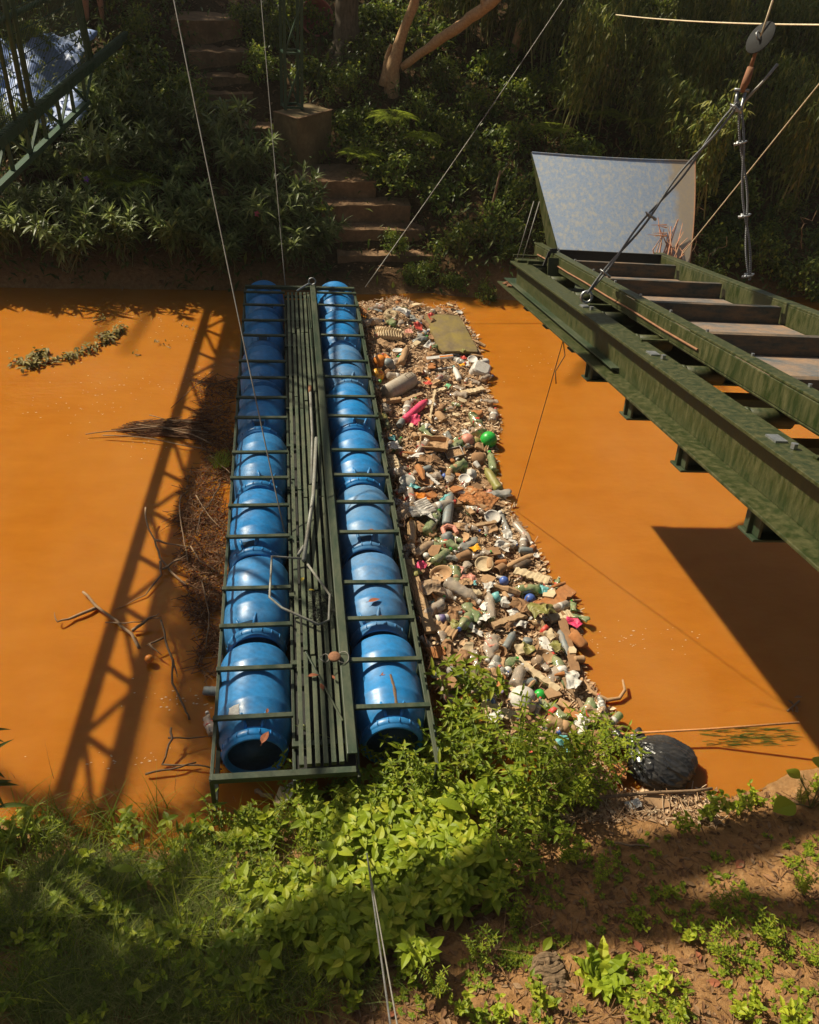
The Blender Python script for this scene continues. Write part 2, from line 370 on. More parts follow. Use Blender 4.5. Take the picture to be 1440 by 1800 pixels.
g = MB(); g.box((.215, 6.7, .27), (.41, 7.2, .008)); pb(g, 'gap_shade_sheet', 'net')  # added dark sheet stands in for the shade between the slats
g = MB(); g.bar((-.5, 3.03, ZT - .01), (.40, 3.03, ZT - .02), .045, .045); pb(g, 'end_beam')
g = MB(); g.bar((-.5, 10.38, ZT), (.93, 10.38, ZT), .05, .04); pb(g, 'end_beam')
for k, x in enumerate((.055, .108, .161, .214, .267, .320)):     # walkway slats, cut at staggered joints
    cuts = [3.1, rnd(3.9, 4.7), rnd(5.6, 6.2), rnd(7.4, 8.0), rnd(9.0, 9.4), 10.33]
    g = MB()
    for a, b_ in zip(cuts, cuts[1:]):
        xo = rnd(-.004, .004); z = .355 + rnd(-.004, .004); g.bar((x + xo, a + .012, z), (x + xo + rnd(-.003, .003), b_ - .006, z), .031, .035)
    pb(g, 'walkway_slat', 'walk_green')
g = MB()
for y in [3.3 + i * .7 for i in range(11)]: g.bar((-.0, y, .318), (.43, y, .318), .04, .03)
for x in (.012, .428): g.bar((x, 3.05, .24), (x, 10.35, .24), .02, .1)
pb(g, 'walkway_joists')
g = MB(); g.bar((.382, 3.12, .44), (.378, 10.42, .44), .062, .012); g.bar((.352, 3.12, .40), (.348, 10.42, .40), .008, .09); g.bar((.413, 3.12, .39), (.409, 10.42, .39), .006, .09); pb(g, 'centre_beam')
g = MB(); g.bar((.11, 4.05, .385), (.34, 3.42, .385), .012, .012); pb(g, 'brace')
g = MB(); g.bar((.305, 10.2, .378), (.335, 4.4, .378), .012, .012); pb(g, 'brace')
g = MB(); a = [Vector((.37 + .045 * math.cos(t), 10.40, .49 + .045 * math.sin(t))) for t in [i * .4 for i in range(17)]]; g.tube(a, .009, 6)
g.tube([(.33, 10.40, .46), (.20, 10.28, .43), (.17, 10.25, .42)], .012, 6); pb(g, 'end_ring', 'steel')

# ------------------------------------------------------------------ drums
def drum_meshes(matk):
    g = MB(); pr = [(.0001, .432), (.14, .430), (.185, .420), (.212, .395), (.222, .36)]
    pr += [(.224, .25), (.229, .235), (.229, .21), (.2245, .195), (.2245, -.10), (.229, -.115), (.2285, -.14), (.224, -.155), (.222, -.23), (.214, -.275), (.198, -.315), (.182, -.34), (.178, -.36)]
    g.lathe(pr, 40, 'Y', (0, 0, 0), 0); body = g.mesh('drum_body', M[matk], True)
    g = MB(); g.lathe([(.176, -.352), (.190, -.356), (.192, -.362), (.192, -.398), (.186, -.404), (.181, -.41), (.179, -.432), (.170, -.436), (.163, -.43), (.160, -.395), (.12, -.386), (.0001, -.384)], 40)
    for k in range(18):
        a = 2 * math.pi * k / 18; g.box((.193 * math.cos(a), -.38, .193 * math.sin(a)), (.006, .036, .006), Matrix.Rotation(-a, 3, 'Y'))
    ring = g.mesh('lid_ring', M[matk], True)
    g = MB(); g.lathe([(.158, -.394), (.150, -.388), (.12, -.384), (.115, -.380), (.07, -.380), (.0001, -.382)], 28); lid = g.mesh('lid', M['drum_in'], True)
    h = []
    for sx in (-1, 1):
        g = MB(); g.tube([(sx * .045, -.345, .170), (sx * .050, -.325, .188), (sx * .06, -.285, .203), (sx * .070, -.245, .208)], [.010, .013, .012, .006], 6); h.append(g.mesh('handle', M[matk], True))
    g = MB(); g.box((0, -.318, .190), (.085, .042, .012), Matrix.Rotation(.62, 3, 'X')); hc = g.mesh('handle_recess_shade', M['drum_in'])  # dark block on the shoulder, its colour standing in for shade in the notch
    return body, ring, lid, h, hc
DM = {k: drum_meshes(k) for k in ('drum', 'drum2')}
DY = [3.69 + .908 * i for i in range(8)]
ordn = ['nearest', 'second', 'third', 'fourth', 'fifth', 'sixth', 'seventh', 'farthest']
for row, (x, nm) in enumerate(((-.255, 'left'), (.685, 'right'))):
    for i, y in enumerate(DY):
        k = 'drum2' if (row == 1 and i in (1, 2)) or (row == 1 and i == 5) else 'drum'
        body, ring, lid, h, hc = DM[k]
        t = empty('plastic_drum', ((x + rnd(-.008, .008)) * .985, y + (.03 if row else 0) + rnd(-.015, .015), .205), (.0 if i else -.05, rnd(-.35, .35) if i else 0, rnd(-.025, .025)), (1.13, 1.0, 1.13))
        extra = {(0, 0): 'nearest left-row blue drum with open mouth facing the bank and torn white sticker',
                 (1, 0): 'nearest right-row blue drum, partly hidden by weeds, a brown stick lying on it',
                 (1, 1): 'faded dusty blue drum, second in the right row, with dry leaves on top',
                 (0, 7): 'shaded blue plastic drum at the far end of the left row under the bank',
                 (1, 7): 'blue plastic drum at the far end of the right row beside the litter'}.get((row, i),
                 '%s blue plastic drum counted from the near end of the %s row of the pontoon' % (ordn[i], nm))
        tag(t, extra, 'drum', 'blue drums in the pontoon cages')
        part('body', body, t); part('lid_ring', ring, t); part('lid', lid, t); part('handle', h[0], t); part('handle', h[1], t); part('handle_recess_shade', hc, t)
        if (row, i) == (0, 0):
            g = MB(); vs = []
            for a in range(7):
                for b_ in range(5):
                    th = R(112 + a * 3.0 + (b_ % 2) * rnd(-1, 1)); r_ = .2255 if b_ > 1 else .2225
                    yy = -.165 - b_ * .02 + rnd(-.004, .004); r_ = .226 if yy > -.235 else .2235 - max(0, (-yy - .235)) * .2
                    vs.append((r_ * math.cos(th), yy, r_ * math.sin(th)))
            g.add(vs, [(a * 5 + b_, a * 5 + b_ + 1, a * 5 + b_ + 6, a * 5 + b_ + 5) for a in range(6) for b_ in range(4)])
            s_ = g.build('sticker', dirty('white_sticker', (.75, .75, .72), (.4, .35, .3), .5), t); s_['label'] = 'torn white paper sticker'
# ------------------------------------------------------------------ landing net on the walkway
t = tag(empty('landing_net', (.15, 5.0, .4)), 'grey metal landing net with angular hoop and black mesh lying across the pontoon walkway', 'net')
def rel(pts, o): return [Vector(p) - Vector(o) for p in pts]
ho = [at(530, 982, 0.500), at(478, 978, 0.540), at(474, 1050, 0.520), at(495, 1068, 0.510), at(560, 1098, 0.495), at(578, 1090, 0.490), at(580, 1046, 0.490), at(541, 992, 0.500)]
g = MB(); g.tube(rel(ho, t.location), .0095, 8); g.build('hoop', M['pipe'], t, True)
g = MB(); g.tube(rel([at(534, 985, 0.500), at(551, 870, 0.500), at(556, 770, 0.500)], t.location), [.017, .017, .016], 10); g.tube(rel([at(525, 975, 0.500), at(534, 960, 0.500)], t.location), .014, 8); g.build('pole', M['pipe'], t, True)
g = MB(); a = at(566, 1085, 0.470); 
for i in range(170):
    p0 = at(rnd(548, 580), rnd(1045, 1095), .46); p1 = p0 + Vector((rnd(-.05, .05), rnd(-.07, .07), rnd(-.01, .035))); g.tube(rel([p0, (p0 + p1) / 2 + Vector((rnd(-.02, .02), 0, .01)), p1], t.location), .0018, 3, False)
g.build('mesh_bag', M['net'], t)
t = tag(empty('long_pole', at(548, 760, 0.480)), 'thin grey pole lying lengthwise on the far half of the walkway', 'pole')
g = MB(); g.tube(rel([at(545, 682, 0.480), at(549, 760, 0.480), at(548, 850, 0.480)], t.location), [.014, .013, .013], 8); g.build('shaft', M['pipe'], t, True)
g = MB(); g.tube(rel([at(545, 679, 0.480), at(545, 690, 0.480)], t.location), .018, 8); g.build('end_cap', M['rust'], t, True)
t = tag(empty('mooring_pulley', at(588, 1156, 0.530)), 'small rusty mooring disc with looped wire tied over the centre beam of the pontoon', 'pulley')
g = MB(); g.lathe([(.001, -.01), (.04, -.01), (.045, 0), (.04, .01), (.001, .012)], 16, 'Z', (.0, 0, .01)); g.build('disc', M['rust'], t, True)
for dx, rr in ((-.07, .03), (.055, .045)):
    g = MB(); g.tube([(dx + rr * math.cos(q), rr * 1.1 * math.sin(q), .0 + .01 * math.sin(q * 2)) for q in [i * .35 for i in range(20)]], .003, 5); g.build('wire_loop', M['wire'], t)
# leaves lying on drums and walkway
def leaf_thing(p, L_, W_, ang, mat, label, cat='leaf', curl=.3, group=None, pitch=.1, name='fallen_leaf'):
    g = MB(); g.leaf((-L_ / 2, 0, 0), (1, 0, pitch), (0, 0, 1), L_, W_, 6, curl, .25); g.tube([(-L_ / 2 - L_ * .18, 0, .002), (-L_ / 2, 0, 0)], .0015, 4)
    o = g.build(name, mat); o.location = p; o.rotation_euler = (rnd(-.2, .2), rnd(-.1, .1), ang); tag(o, label, cat, group); return o
md = dirty('reddish_dry_leaf', (.33, .10, .045), (.15, .06, .03), .5, .7, 20)
myl = dirty('yellow_leaf', (.55, .42, .05), (.3, .18, .04), .5, .7, 20)
for (px, py, z, l_, a_, mt, lb) in [
    (658, 1055, .40, .10, .3, md, 'curled brown leaf on the faded blue drum'), (668, 1085, .39, .06, 1, md, 'small dry leaf fragments by the crossbar over the faded blue drum'),
    (551, 1187, .39, .075, .1, md, 'flat reddish leaf on the walkway slats below the mooring disc'), (566, 1206, .39, .07, 1.7, md, 'orange-brown oval leaf on the walkway slats'),
    (586, 1190, .40, .04, 2, md, 'tiny brown leaf next to the centre beam'), (532, 1017, .39, .06, 1.2, myl, 'yellow leaf lying inside the net hoop'),
    (548, 1036, .39, .05, .4, myl, 'smaller yellow leaf beside the black net mesh'), (676, 1184, .38, .06, .4, md, 'round brown leaf on the nearest right-hand drum'),
    (686, 1236, .37, .09, 1.3, md, 'dark curled leaf by the stick on the nearest right-hand drum'), (470, 1249, .39, .045, 1.4, md, 'small brown leaf stuck on the crossbar of the nearest left-hand drum'),
    (655, 931, .39, .06, 0, md, 'brown leaf scrap on the crossbar of the third right-hand drum'), (466, 1295, .36, .11, 1.2, md, 'dark red curved leaf lying in the drum handle')]:
    leaf_thing(at(px, py, z + .075), l_, l_ * .45, a_, mt, lb, curl=rnd(.1, .5))
t = MB(); t.tube([(0, -.13, 0), (.004, 0, .006), (-.004, .13, 0)], [.012, .013, .009], 7); o = t.build('stick', M['twig_dark']); o.location = at(692, 1212, 0.455); o.rotation_euler = (0, 0, .03); tag(o, 'straight brown stick lying on the nearest right-hand blue drum', 'stick')

# ------------------------------------------------------------------ hanging steel gangway with flighted trough
GO = at(897, 458, 2.2); GV = -ray(570, 222); GU = GV.cross(_z); GU.normalize()
if GU.x < 0: GU = -GU
GW = GU.cross(GV); GW = GW if GW.z > 0 else -GW
gx = tag(empty('hanging_conveyor', GO), 'olive green steel conveyor hung over the river with flighted trough and upright galvanised plate', 'conveyor')
gx.matrix_world = Matrix(((GU.x, GV.x, GW.x, GO.x), (GU.y, GV.y, GW.y, GO.y), (GU.z, GV.z, GW.z, GO.z), (0, 0, 0, 1)))
bpy.context.view_layer.update()
def gb(mb, name, mat, bevel=.003, smooth=False): return mb.build(name, M[mat], gx, smooth, bevel)
VE = 8.2
g = MB(); g.box((.075, VE / 2, -.008), (.15, VE, .016)); g.box((.075, VE / 2 + .02, -.12), (.012, VE, .206)); g.box((.05, VE / 2 - .15, -.230), (.18, VE + .25, .014)); gb(g, 'side_beam', 'green_beam')
g = MB()
for i in range(14):
    a = MB(); g.box((.05 + rnd(-.05, .02), -.02 + rnd(-.12, .06), -.215 + rnd(0, .012)), (rnd(.02, .07), rnd(.02, .06), rnd(.004, .014)), Matrix.Rotation(rnd(0, 3), 3, 'Z'))
gb(g, 'mud_crust', 'rust', 0)
g = MB(); g.box((1.345, VE / 2 - .05, .122), (.085, VE - .1, .014)); g.box((1.308, VE / 2 - .05, .02), (.012, VE - .1, .19)); g.box((1.345, VE / 2 - .05, -.085), (.08, VE - .1, .012)); gb(g, 'trough_side', 'green_beam')
g = MB(); g.box((.315, VE / 2 - .2, .122), (.075, VE + .25, .012)); g.box((.276, VE / 2 - .15, .065), (.010, VE + .2, .10)); g.box((.30, VE / 2 - .15, .008), (.055, VE + .2, .010)); gb(g, 'trough_side', 'green_beam')
for v in (2.45, 3.2, 3.95, 4.66, 5.45, 6.2, 1.7, .95, .25):
    u0 = .01 if v > 2.3 else .12; g = MB(); g.box(((u0 + 1.39) / 2, v, -.31), (1.39 - u0, .012, .112)); g.box(((u0 + 1.39) / 2, v, -.372), (1.39 - u0, .13, .012)); g.box(((u0 + 1.35) / 2 + .04, v, -.246), (1.30 - u0, .13, .012)); g.box((u0 + .025, v, -.309), (.012, .12, .110)); gb(g, 'cross_beam', 'green_paint')
for v in (.18, .80, 1.5, 2.2, 2.84, 3.52, 4.2, 4.9, 5.6, 6.3):
    g = MB(); g.tube([(.12, v, -.045), (.36, v, -.045)], .045, 16); g.tube([(.145, v, -.045), (.16, v, -.045)], .049, 16); gb(g, 'roller', 'green_beam', 0, True)
g = MB(); g.box((.70, 1.30, -.195), (1.36, 3.15, .010)); gb(g, 'bottom_pan', 'green_paint')
g = MB(); g.box((.80, 4.05, -.012), (.98, 7.9, .012)); gb(g, 'belt', 'blade_mud', 0)
for k in range(9):
    v = .60 + .872 * k
    g = MB(); g.box((.795, v, .048), (.955, .008, .105), Matrix.Rotation(.05, 3, 'X')); g.box((.795, v - .03, .098), (.955, .06, .005)); gb(g, 'flight_plate', 'blade', .002)
g = MB(); g.box((.83, .16, .085), (1.02, .012, .085)); g.box((.83, .16, .128), (1.04, .03, .01)); gb(g, 'end_lip', 'net', .002)
g = MB(); g.bar((.20, .42, .02), (.24, .40, .14), .012, .035); g.bar((.24, .40, .145), (.315, .33, .145), .012, .035); gb(g, 'end_bracket', 'net', .002)
g = MB(); g.box((.26, .62, .01), (.16, .012, .22), Matrix.Rotation(.3, 3, 'X')); gb(g, 'end_gusset', 'green_beam')
for c_, d_ in (((.14, .05, .012), (.20, .12, .02)), ((.16, -.12, .03), (.22, .03, .02)), ((.19, .2, .02), (.16, .03, .03))): g = MB(); g.box(c_, d_); gb(g, 'end_strap', 'green_beam')
for v in (2.0, 3.0, 4.8, 6.2):
    g = MB(); g.box((.20, v, .006), (.17, .03, .012)); g.box((.275, v, .05), (.012, .03, .09)); gb(g, 'guard_bracket', 'green_beam')
g = MB(); g.tube([(.265, -.1 + .5 * i, .05 + .004 * (i % 2)) for i in range(8)], .006, 6); gb(g, 'guard_rod', 'rust', 0)
for v in (2.05, 3.3, 4.6): g = MB(); g.box((.075, v, .004), (.05, .08, .008)); gb(g, 'lug_plate', 'steel', 0); g = MB(); g.lathe([(.014, 0), (.014, .02), (.001, .021)], 6, 'Z', (.09, v + .1, .002)); gb(g, 'bolt', 'steel', 0)
for i in range(14): g = MB(); g.lathe([(.009, 0), (.009, .012), (.001, .013)], 6, 'Z', (.345, .3 + .5 * i, .128)); gb(g, 'bolt', 'steel', 0)
def on_plane(px, py, v):       # point of the vertical plane across the conveyor at its coordinate v
    r_ = ray(px, py); P0 = GO + GV * v; t_ = ((P0 - CP).dot(GV)) / r_.dot(GV); return CP + r_ * t_
# the upright plate: a slightly bowed sheet, flared, with a folded left flange
g = MB(); TL, TR, BR, BL = [Vector(((P_l - GO).dot(GU), (P_l - GO).dot(GV), (P_l - GO).dot(GW))) for P_l in (on_plane(935, 268, -.78), on_plane(1222, 283, -.74), on_plane(1212, 468, -.05), on_plane(985, 452, -.03))]
K = 14; vs = []
for i in range(K + 1):
    for j in range(K + 1):
        a, b_ = i / K, j / K; P = (TL * (1 - a) + TR * a) * (1 - b_) + (BL * (1 - a) + BR * a) * b_
        P = P + Vector((.02 * math.sin(b_ * math.pi) * (a ** 3), .07 * math.sin(a * math.pi) * (1 - b_ * .5) - .12 * max(0, a - .8) / .2 * 0, -.012 * math.sin(a * math.pi) * (1 - b_))); vs.append(P)
fr = [tuple(x) for x in vs]; nb = len(vs); vs2 = vs + [p + Vector((0, -.004, 0)) for p in vs]
fs = [(i * (K + 1) + j, i * (K + 1) + j + 1, (i + 1) * (K + 1) + j + 1, (i + 1) * (K + 1) + j) for i in range(K) for j in range(K)]
fs += [tuple(q + nb for q in f[::-1]) for f in fs]
bd = [i for i in range(K + 1)] + [(i) * (K + 1) + K for i in range(1, K + 1)] + [K * (K + 1) + j for j in range(K - 1, -1, -1)] + [i * (K + 1) for i in range(K - 1, 0, -1)]
fs += [(bd[i], bd[(i + 1) % len(bd)], bd[(i + 1) % len(bd)] + nb, bd[i] + nb) for i in range(len(bd))]
g.add(vs2, fs); gb(g, 'back_plate', 'galv', 0, False)
def ppt(a, b_): return (TL * (1 - a) + TR * a) * (1 - b_) + (BL * (1 - a) + BR * a) * b_
g = MB(); g.tube([vs[i * (K + 1)] + Vector((0, .004, .002)) for i in range(K + 1)], .006, 6); gb(g, 'rolled_edge', 'galv', 0)
g = MB(); g.tube([vs[K * (K + 1) + j] + Vector((0, .004, .002)) for j in range(K + 1)], .005, 6); gb(g, 'rolled_edge', 'rust', 0)
for a_ in (.04, .2, .4, .6, .8, .96):
    i_ = int(a_ * K); g = MB(); c_ = vs[i_ * (K + 1) + K - 1]; g.tube([c_ + Vector((0, .0, 0)), c_ + Vector((0, .008, .008))], .010, 6); gb(g, 'rivet', 'steel', 0)
def lcl(P): return Vector(((P - GO).dot(GU), (P - GO).dot(GV), (P - GO).dot(GW)))
Q3 = lcl(on_plane(962, 430, -.34)); g = MB(); e_ = Vector((-.006, 0, 0)); F3 = [TL + Vector((-.004, 0, 0)), BL + Vector((-.004, 0, 0)), BL + Vector((.05, .10, -.05)), Q3]
g.add(F3 + [p + e_ for p in F3], [(0, 1, 2, 3), (7, 6, 5, 4), (0, 3, 7, 4), (0, 4, 5, 1)]); gb(g, 'plate_flange', 'green_beam', 0)
# dead vine clinging on the plate
vt = tag(empty('dead_vine', gx.matrix_world @ Vector((1.45, .06, .2))), 'dry reddish-brown vine stalks clinging to the lower right of the upright galvanised plate', 'vine')
g = MB()
for i in range(17):
    hh = rnd(.12, .42); aa = rnd(.72, .92); p = gx.matrix_world @ (BL.lerp(BR, aa) + Vector((0, .05, 0))); q = gx.matrix_world @ (BL.lerp(BR, aa + rnd(-.12, .10)).lerp(TL.lerp(TR, aa + rnd(-.03, .08)), hh) + Vector((0, .05, .04)))
    mid = (p + q) / 2 + Vector((rnd(-.09, .09), rnd(-.04, .02), rnd(-.02, .03))); g.tube([x - vt.location for x in (p, mid, q)], [.007, .006, .003], 4, False)
for i in range(5):
    p = gx.matrix_world @ (BL.lerp(BR, .8).lerp(TL.lerp(TR, .8), rnd(.2, .36)) + Vector((0, .05, .05))); g.tube([x - vt.location for x in (p, p + Vector((rnd(-.2, -.05), rnd(-.05, 0), rnd(-.03, .04))))], [.006, .002], 4, False)
g.build('stalks', dirty('vine_stalk', (.40, .13, .07), (.55, .38, .24), .8, .8, 20), vt)
leaf_thing(gx.matrix_world @ Vector((1.02, .53, -.05)), .1, .04, .5, myl, 'yellow dry leaf lying on the belt below the galvanised plate')

# slings
def wl(u, v, w_): return gx.matrix_world @ Vector((u, v, w_))
apex = on_plane(1300, 178, 2.06); ringp = wl(.075, 2.06, .055); right_end = on_plane(1318, 492, 2.06)
def twist(mb, p, q, r_=.0075, off=.011, turns=None):
    p = Vector(p); q = Vector(q); l = (q - p).length; n_ = int(l / .035); d = (q - p).normalized(); u = d.orthogonal().normalized(); v_ = d.cross(u)
    for ph in (0, math.pi):
        mb.tube([p + (q - p) * (i / n_) + (u * math.cos(i * .22 + ph) + v_ * math.sin(i * .32 + ph)) * off for i in range(n_ + 1)], r_, 6, False)
def sling(p, q, label, clamps):
    t_ = tag(empty('wire_sling', q), label, 'wire rope'); g = MB(); twist(g, p, q); g.v = [tuple(Vector(a) - Vector(q)) for a in g.v]; g.build('rope', M['rope'], t_, True)
    d = (Vector(p) - Vector(q)).normalized()
    for c_ in clamps:
        P = Vector(q) + (Vector(p) - Vector(q)) * c_ - Vector(q); u = d.cross(Vector((0, 0, 1))).normalized(); v_ = u.cross(d)
        g = MB(); g.tube([P + u * .028 + v_ * (-.03) , P + u * .028, P + u * .02 + v_ * .022, P - u * .02 + v_ * .022, P - u * .028, P - u * .028 - v_ * .03], .0055, 6); g.bar(P + u * .04 - v_ * .018, P - u * .04 - v_ * .018, .022, .014, d)
        for s_ in (1, -1): g.tube([P + u * .028 * s_ - v_ * .026, P + u * .028 * s_ - v_ * .040], .010, 6)
        g.build('clamp', M['steel'], t_, True)
    return t_
s1 = sling(apex, ringp + GW * .03, 'twisted grey wire rope sling slanting across the galvanised plate down to a steel ring', (.12, .43, .97))
g = MB(); g.tube([Vector((.0, 0, 0)) + (GU * math.cos(q) + GW * math.sin(q)) * .036 - GW * .02 for q in [i * .4 for i in range(17)]], .010, 8); g.build('ring', M['steel'], s1, True)
s2 = sling(apex + Vector((.01, 0, -.02)), right_end, 'twisted grey wire rope sling hanging straight down to the right side of the conveyor', (.03, .39, .80))
sh = tag(empty('lifting_shackle', apex), 'galvanised lifting shackle with turnbuckle joining the two wire slings', 'shackle')
a1 = on_plane(1320, 118, 2.06); a2 = on_plane(1337, 66, 2.06); a3 = on_plane(1352, 20, 2.06)
def rr_(*p): return [Vector(x) - apex for x in p]
g = MB(); g.tube(rr_(apex + GU * .025 + GW * .05, apex + GU * .02 - GW * .03, apex - GW * .045, apex - GU * .02 - GW * .03, apex - GU * .025 + GW * .05), .010, 8); g.tube(rr_(apex + GU * .045 + GW * .06, apex - GU * .045 + GW * .06), .009, 8); g.build('bow', M['steel'], sh, True)
g = MB(); g.tube(rr_(apex + GW * .05, apex.lerp(a1, .6), a1), [.016, .024, .020], 10); g.tube(rr_(a1, a1.lerp(a2, .8)), [.012, .009], 8); g.build('turnbuckle', M['rust'], sh, True)
g = MB(); g.tube(rr_(apex + GU * .03, apex + GU * .12 + GW * .11, apex + GU * .19 + GW * .21), [.009, .008, .010], 7); g.build('tail_rope', M['wire'], sh, True)
dg = tag(empty('round_guard', a2), 'dark round rubber guard disc threaded on the lifting wire at the upper right', 'disc')
dn2 = ((-EX - EY).normalized() * .75 + (CP - a2).normalized() * .66).normalized(); u = dn2.orthogonal().normalized(); v_ = dn2.cross(u)
g = MB(); g.add([(u * math.cos(q) + v_ * math.sin(q)) * r_ + dn2 * h_ for (r_, h_) in ((.001, .005), (.092, .004), (.095, 0), (.092, -.004), (.001, -.005)) for q in [i * 2 * math.pi / 36 for i in range(36)]], [(k * 36 + j, k * 36 + (j + 1) % 36, (k + 1) * 36 + (j + 1) % 36, (k + 1) * 36 + j) for k in range(4) for j in range(36)])
g.build('disc', dirty('dark_rubber', (.008, .010, .012), (.05, .045, .04), .3, .8, 8), dg, True)
g = MB(); g.tube([u * .02 - dn2 * -.004, u * .024 + dn2 * .03, dn2 * .045, -u * .024 + dn2 * .03, -u * .02], .005, 6); g.build('eye', M['steel'], dg, True)
def wire(pts, r_, mat, label, name='wire', cat='wire', n=5):
    pts = [Vector(p) for p in pts]; g = MB(); g.tube([p - pts[0] for p in pts], r_, n); o = g.build(name, mat, None, True); o.location = pts[0]; tag(o, label, cat); return o
def sag(p, q, s_, k=16): 
    p = Vector(p); q = Vector(q); return [p.lerp(q, i / k) - Vector((0, 0, s_ * 4 * (i / k) * (1 - i / k))) for i in range(k + 1)]
wire([a2, a3, a3 + (a3 - a2) * 60], .006, M['cord'], 'steel lifting wire running up out of sight above the round guard disc')
# long wires
def along(px, py, dist): return CP + ray(px, py) * dist
wire(sag(along(290, -80, 9.0), at(500, 935, .46), .10), .0062, M['wire'], 'long grey wire slanting from the upper left down onto the pontoon walkway')
wire(sag(along(456, -40, 13.0), at(502, 508, .42), .05), .0055, M['wire'], 'thin wire dropping from the far bank tower to the far end of the walkway')
wire(sag(along(1010, -30, 13.5), at(642, 505, .40), .05), .0055, M['wire'], 'straight thin cable running diagonally from the right-hand trees to the far corner of the pontoon')
wire(sag(along(1083, 26, 12.5), along(1530, 44, 7.0), .03), .0065, M['cord'], 'pale cord stretched nearly level across the upper right in front of the bamboo')
wire(sag(along(1480, 98, 6.2), wl(1.60, -.2, .02), .0), .0040, M['cord'], 'thin pale cable coming from the right edge down behind the galvanised plate')
wire(sag(at(645, 1500, .42), along(700, 1900, 3.2), .0), .0045, M['steel'], 'left strand of the pair of bright wires rising over the near bank')
wire(sag(at(645, 1500, .42), along(716, 1900, 3.2), .0), .0035, M['wire'], 'thinner right strand of the pair of wires rising over the near bank')
wire(sag(wl(.05, 1.75, -.30), at(905, 893, .03), .02), .0035, M['twig_dark'], 'thin dark string hanging from the conveyor beam down to the floating litter', 'string', 'string')
g0 = wl(.05, 1.75, -.29); o = wire([g0, g0 + Vector((.02, -.05, -.10)), g0 + Vector((-.03, -.06, -.22)), g0 + Vector((-.02, -.1, -.30))], .004, M['twig_dark'], 'small tuft of dry grass dangling from the conveyor beam', 'grass_tuft', 'grass')
for dx in (0, .05):
    wire([wl(.05 + dx, .03, .01), wl(.16 + dx, -.03, .50)], .004, M['wire'], ['thin stay wire', 'second thin stay wire'][dx > 0] + ' rising from the far corner of the conveyor beam beside the plate')
wire([at(1090, 1290, .10), at(1240, 1282, .12), at(1405, 1270, .25)], .0085, M['orange_cord'], 'rusty orange rod stretched over the water just above the black bag', 'rod', 'rod')

# ------------------------------------------------------------------ truss footbridge at upper left
br = tag(empty('truss_footbridge', (-2.8, 9.25, 2.4)), 'dark green truss footbridge side with wire mesh railing crossing the upper left corner', 'footbridge')
def bp(y, z=2.4): return Vector((-2.8 + (y - 9.25) * .0655, y, z)) - br.location
def bb(mb, name, mat='tower_green', bevel=0, sm=False): return mb.build(name, M[mat], br, sm, bevel)
Y0, Y1 = -3.0, 15.3
g = MB(); g.bar(bp(Y0, 2.40), bp(Y1, 2.40), .07, .035); g.bar(bp(Y0, 2.335), bp(Y1, 2.335), .03, .08); bb(g, 'top_chord')
g = MB(); g.bar(bp(Y0, 2.0), bp(12.6, 2.0), .07, .06); bb(g, 'bottom_chord')
k = 0; y = Y0
while y < 12.5:
    g = MB(); g.bar(bp(y, 2.03), bp(y, 2.36), .04, .04, (1, 0, 0)); bb(g, 'truss_post')
    g = MB(); g.bar(bp(y, 2.36) if k % 2 == 0 else bp(y, 2.03), bp(y + .62, 2.03) if k % 2 == 0 else bp(y + .62, 2.36), .028, .028, (1, 0, 0)); bb(g, 'diagonal')
    y += .62; k += 1
g = MB()
yy = Y0
while yy < Y1 - .02: g.bar(bp(yy, 2.425) + Vector((-.03, 0, 0)), bp(yy + .035, 2.425) + Vector((.035, 0, 0)), .02, .02); yy += .07
bb(g, 'serrated_edge', 'tower_green')
for y, lean in ((13.12, -.17), (12.95, -.17), (10.35, 0), (10.12, 0), (9.75, 0), (7.2, 0), (7.0, 0), (4.2, 0), (4.0, 0), (1.2, 0)):
    g = MB(); g.tube([bp(y, 2.3), bp(y, 4.45) + Vector((lean, -lean * .6, 0))], .028 if y != 9.75 else .02, 10); bb(g, 'fence_post', 'tower_green', 0, True)
for y0, y1 in ((10.2, 13.0), (7.1, 10.0), (4.1, 6.9), (1.2, 3.9)):
    g = MB(); yy = y0
    while yy < y1: g.tube([bp(yy, 2.46), bp(yy, 4.3)], .0050, 4, False); yy += .055
    z = 2.5
    while z < 4.31: g.tube([bp(y0, z), bp(y1, z)], .0060, 4, False); z += .22
    bb(g, 'mesh_panel', 'tower_green')
g = MB(); g.tube([bp(Y0, 4.42), bp(12.9, 4.42)], .04, 8); bb(g, 'top_rail', 'tower_green', 0, True)
g = MB(); g.tube([bp(Y0, 3.30) + Vector((-.05, 0, 0)), bp(12.9, 3.30) + Vector((-.05, 0, 0))], .03, 8); bb(g, 'middle_rail', 'tower_green', 0, True)
# tarp lying on the landing behind the mesh
tp = MB(); K1, K2 = 50, 40; vs = []
for i in range(K1 + 1):
    for j in range(K2 + 1):
        a, b_ = i / K1, j / K2
        x = -5.6 + 2.65 * a + .12 * math.sin(b_ * 7); y = 13.4 + 2.1 * b_ - .25 * (1 - a) + .1 * math.sin(a * 9)
        z = ground_z(x, y) + .05 + .22 * fbm(x * 2.4, y * 2.4, 4, 77) + .10 * abs(math.sin(x * 5 + 3 * fbm(x, y, 3, 78))) + .06 * fbm(x * 11, y * 11, 2, 7)
        vs.append((x, y, z))
tp.add(vs, [(i * (K2 + 1) + j, i * (K2 + 1) + j + 1, (i + 1) * (K2 + 1) + j + 1, (i + 1) * (K2 + 1) + j) for i in range(K1) for j in range(K2)])
o = tp.build('tarp', M['tarp'], None, True); tag(o, 'crumpled pale blue tarpaulin spread behind the mesh railing of the footbridge', 'tarp')
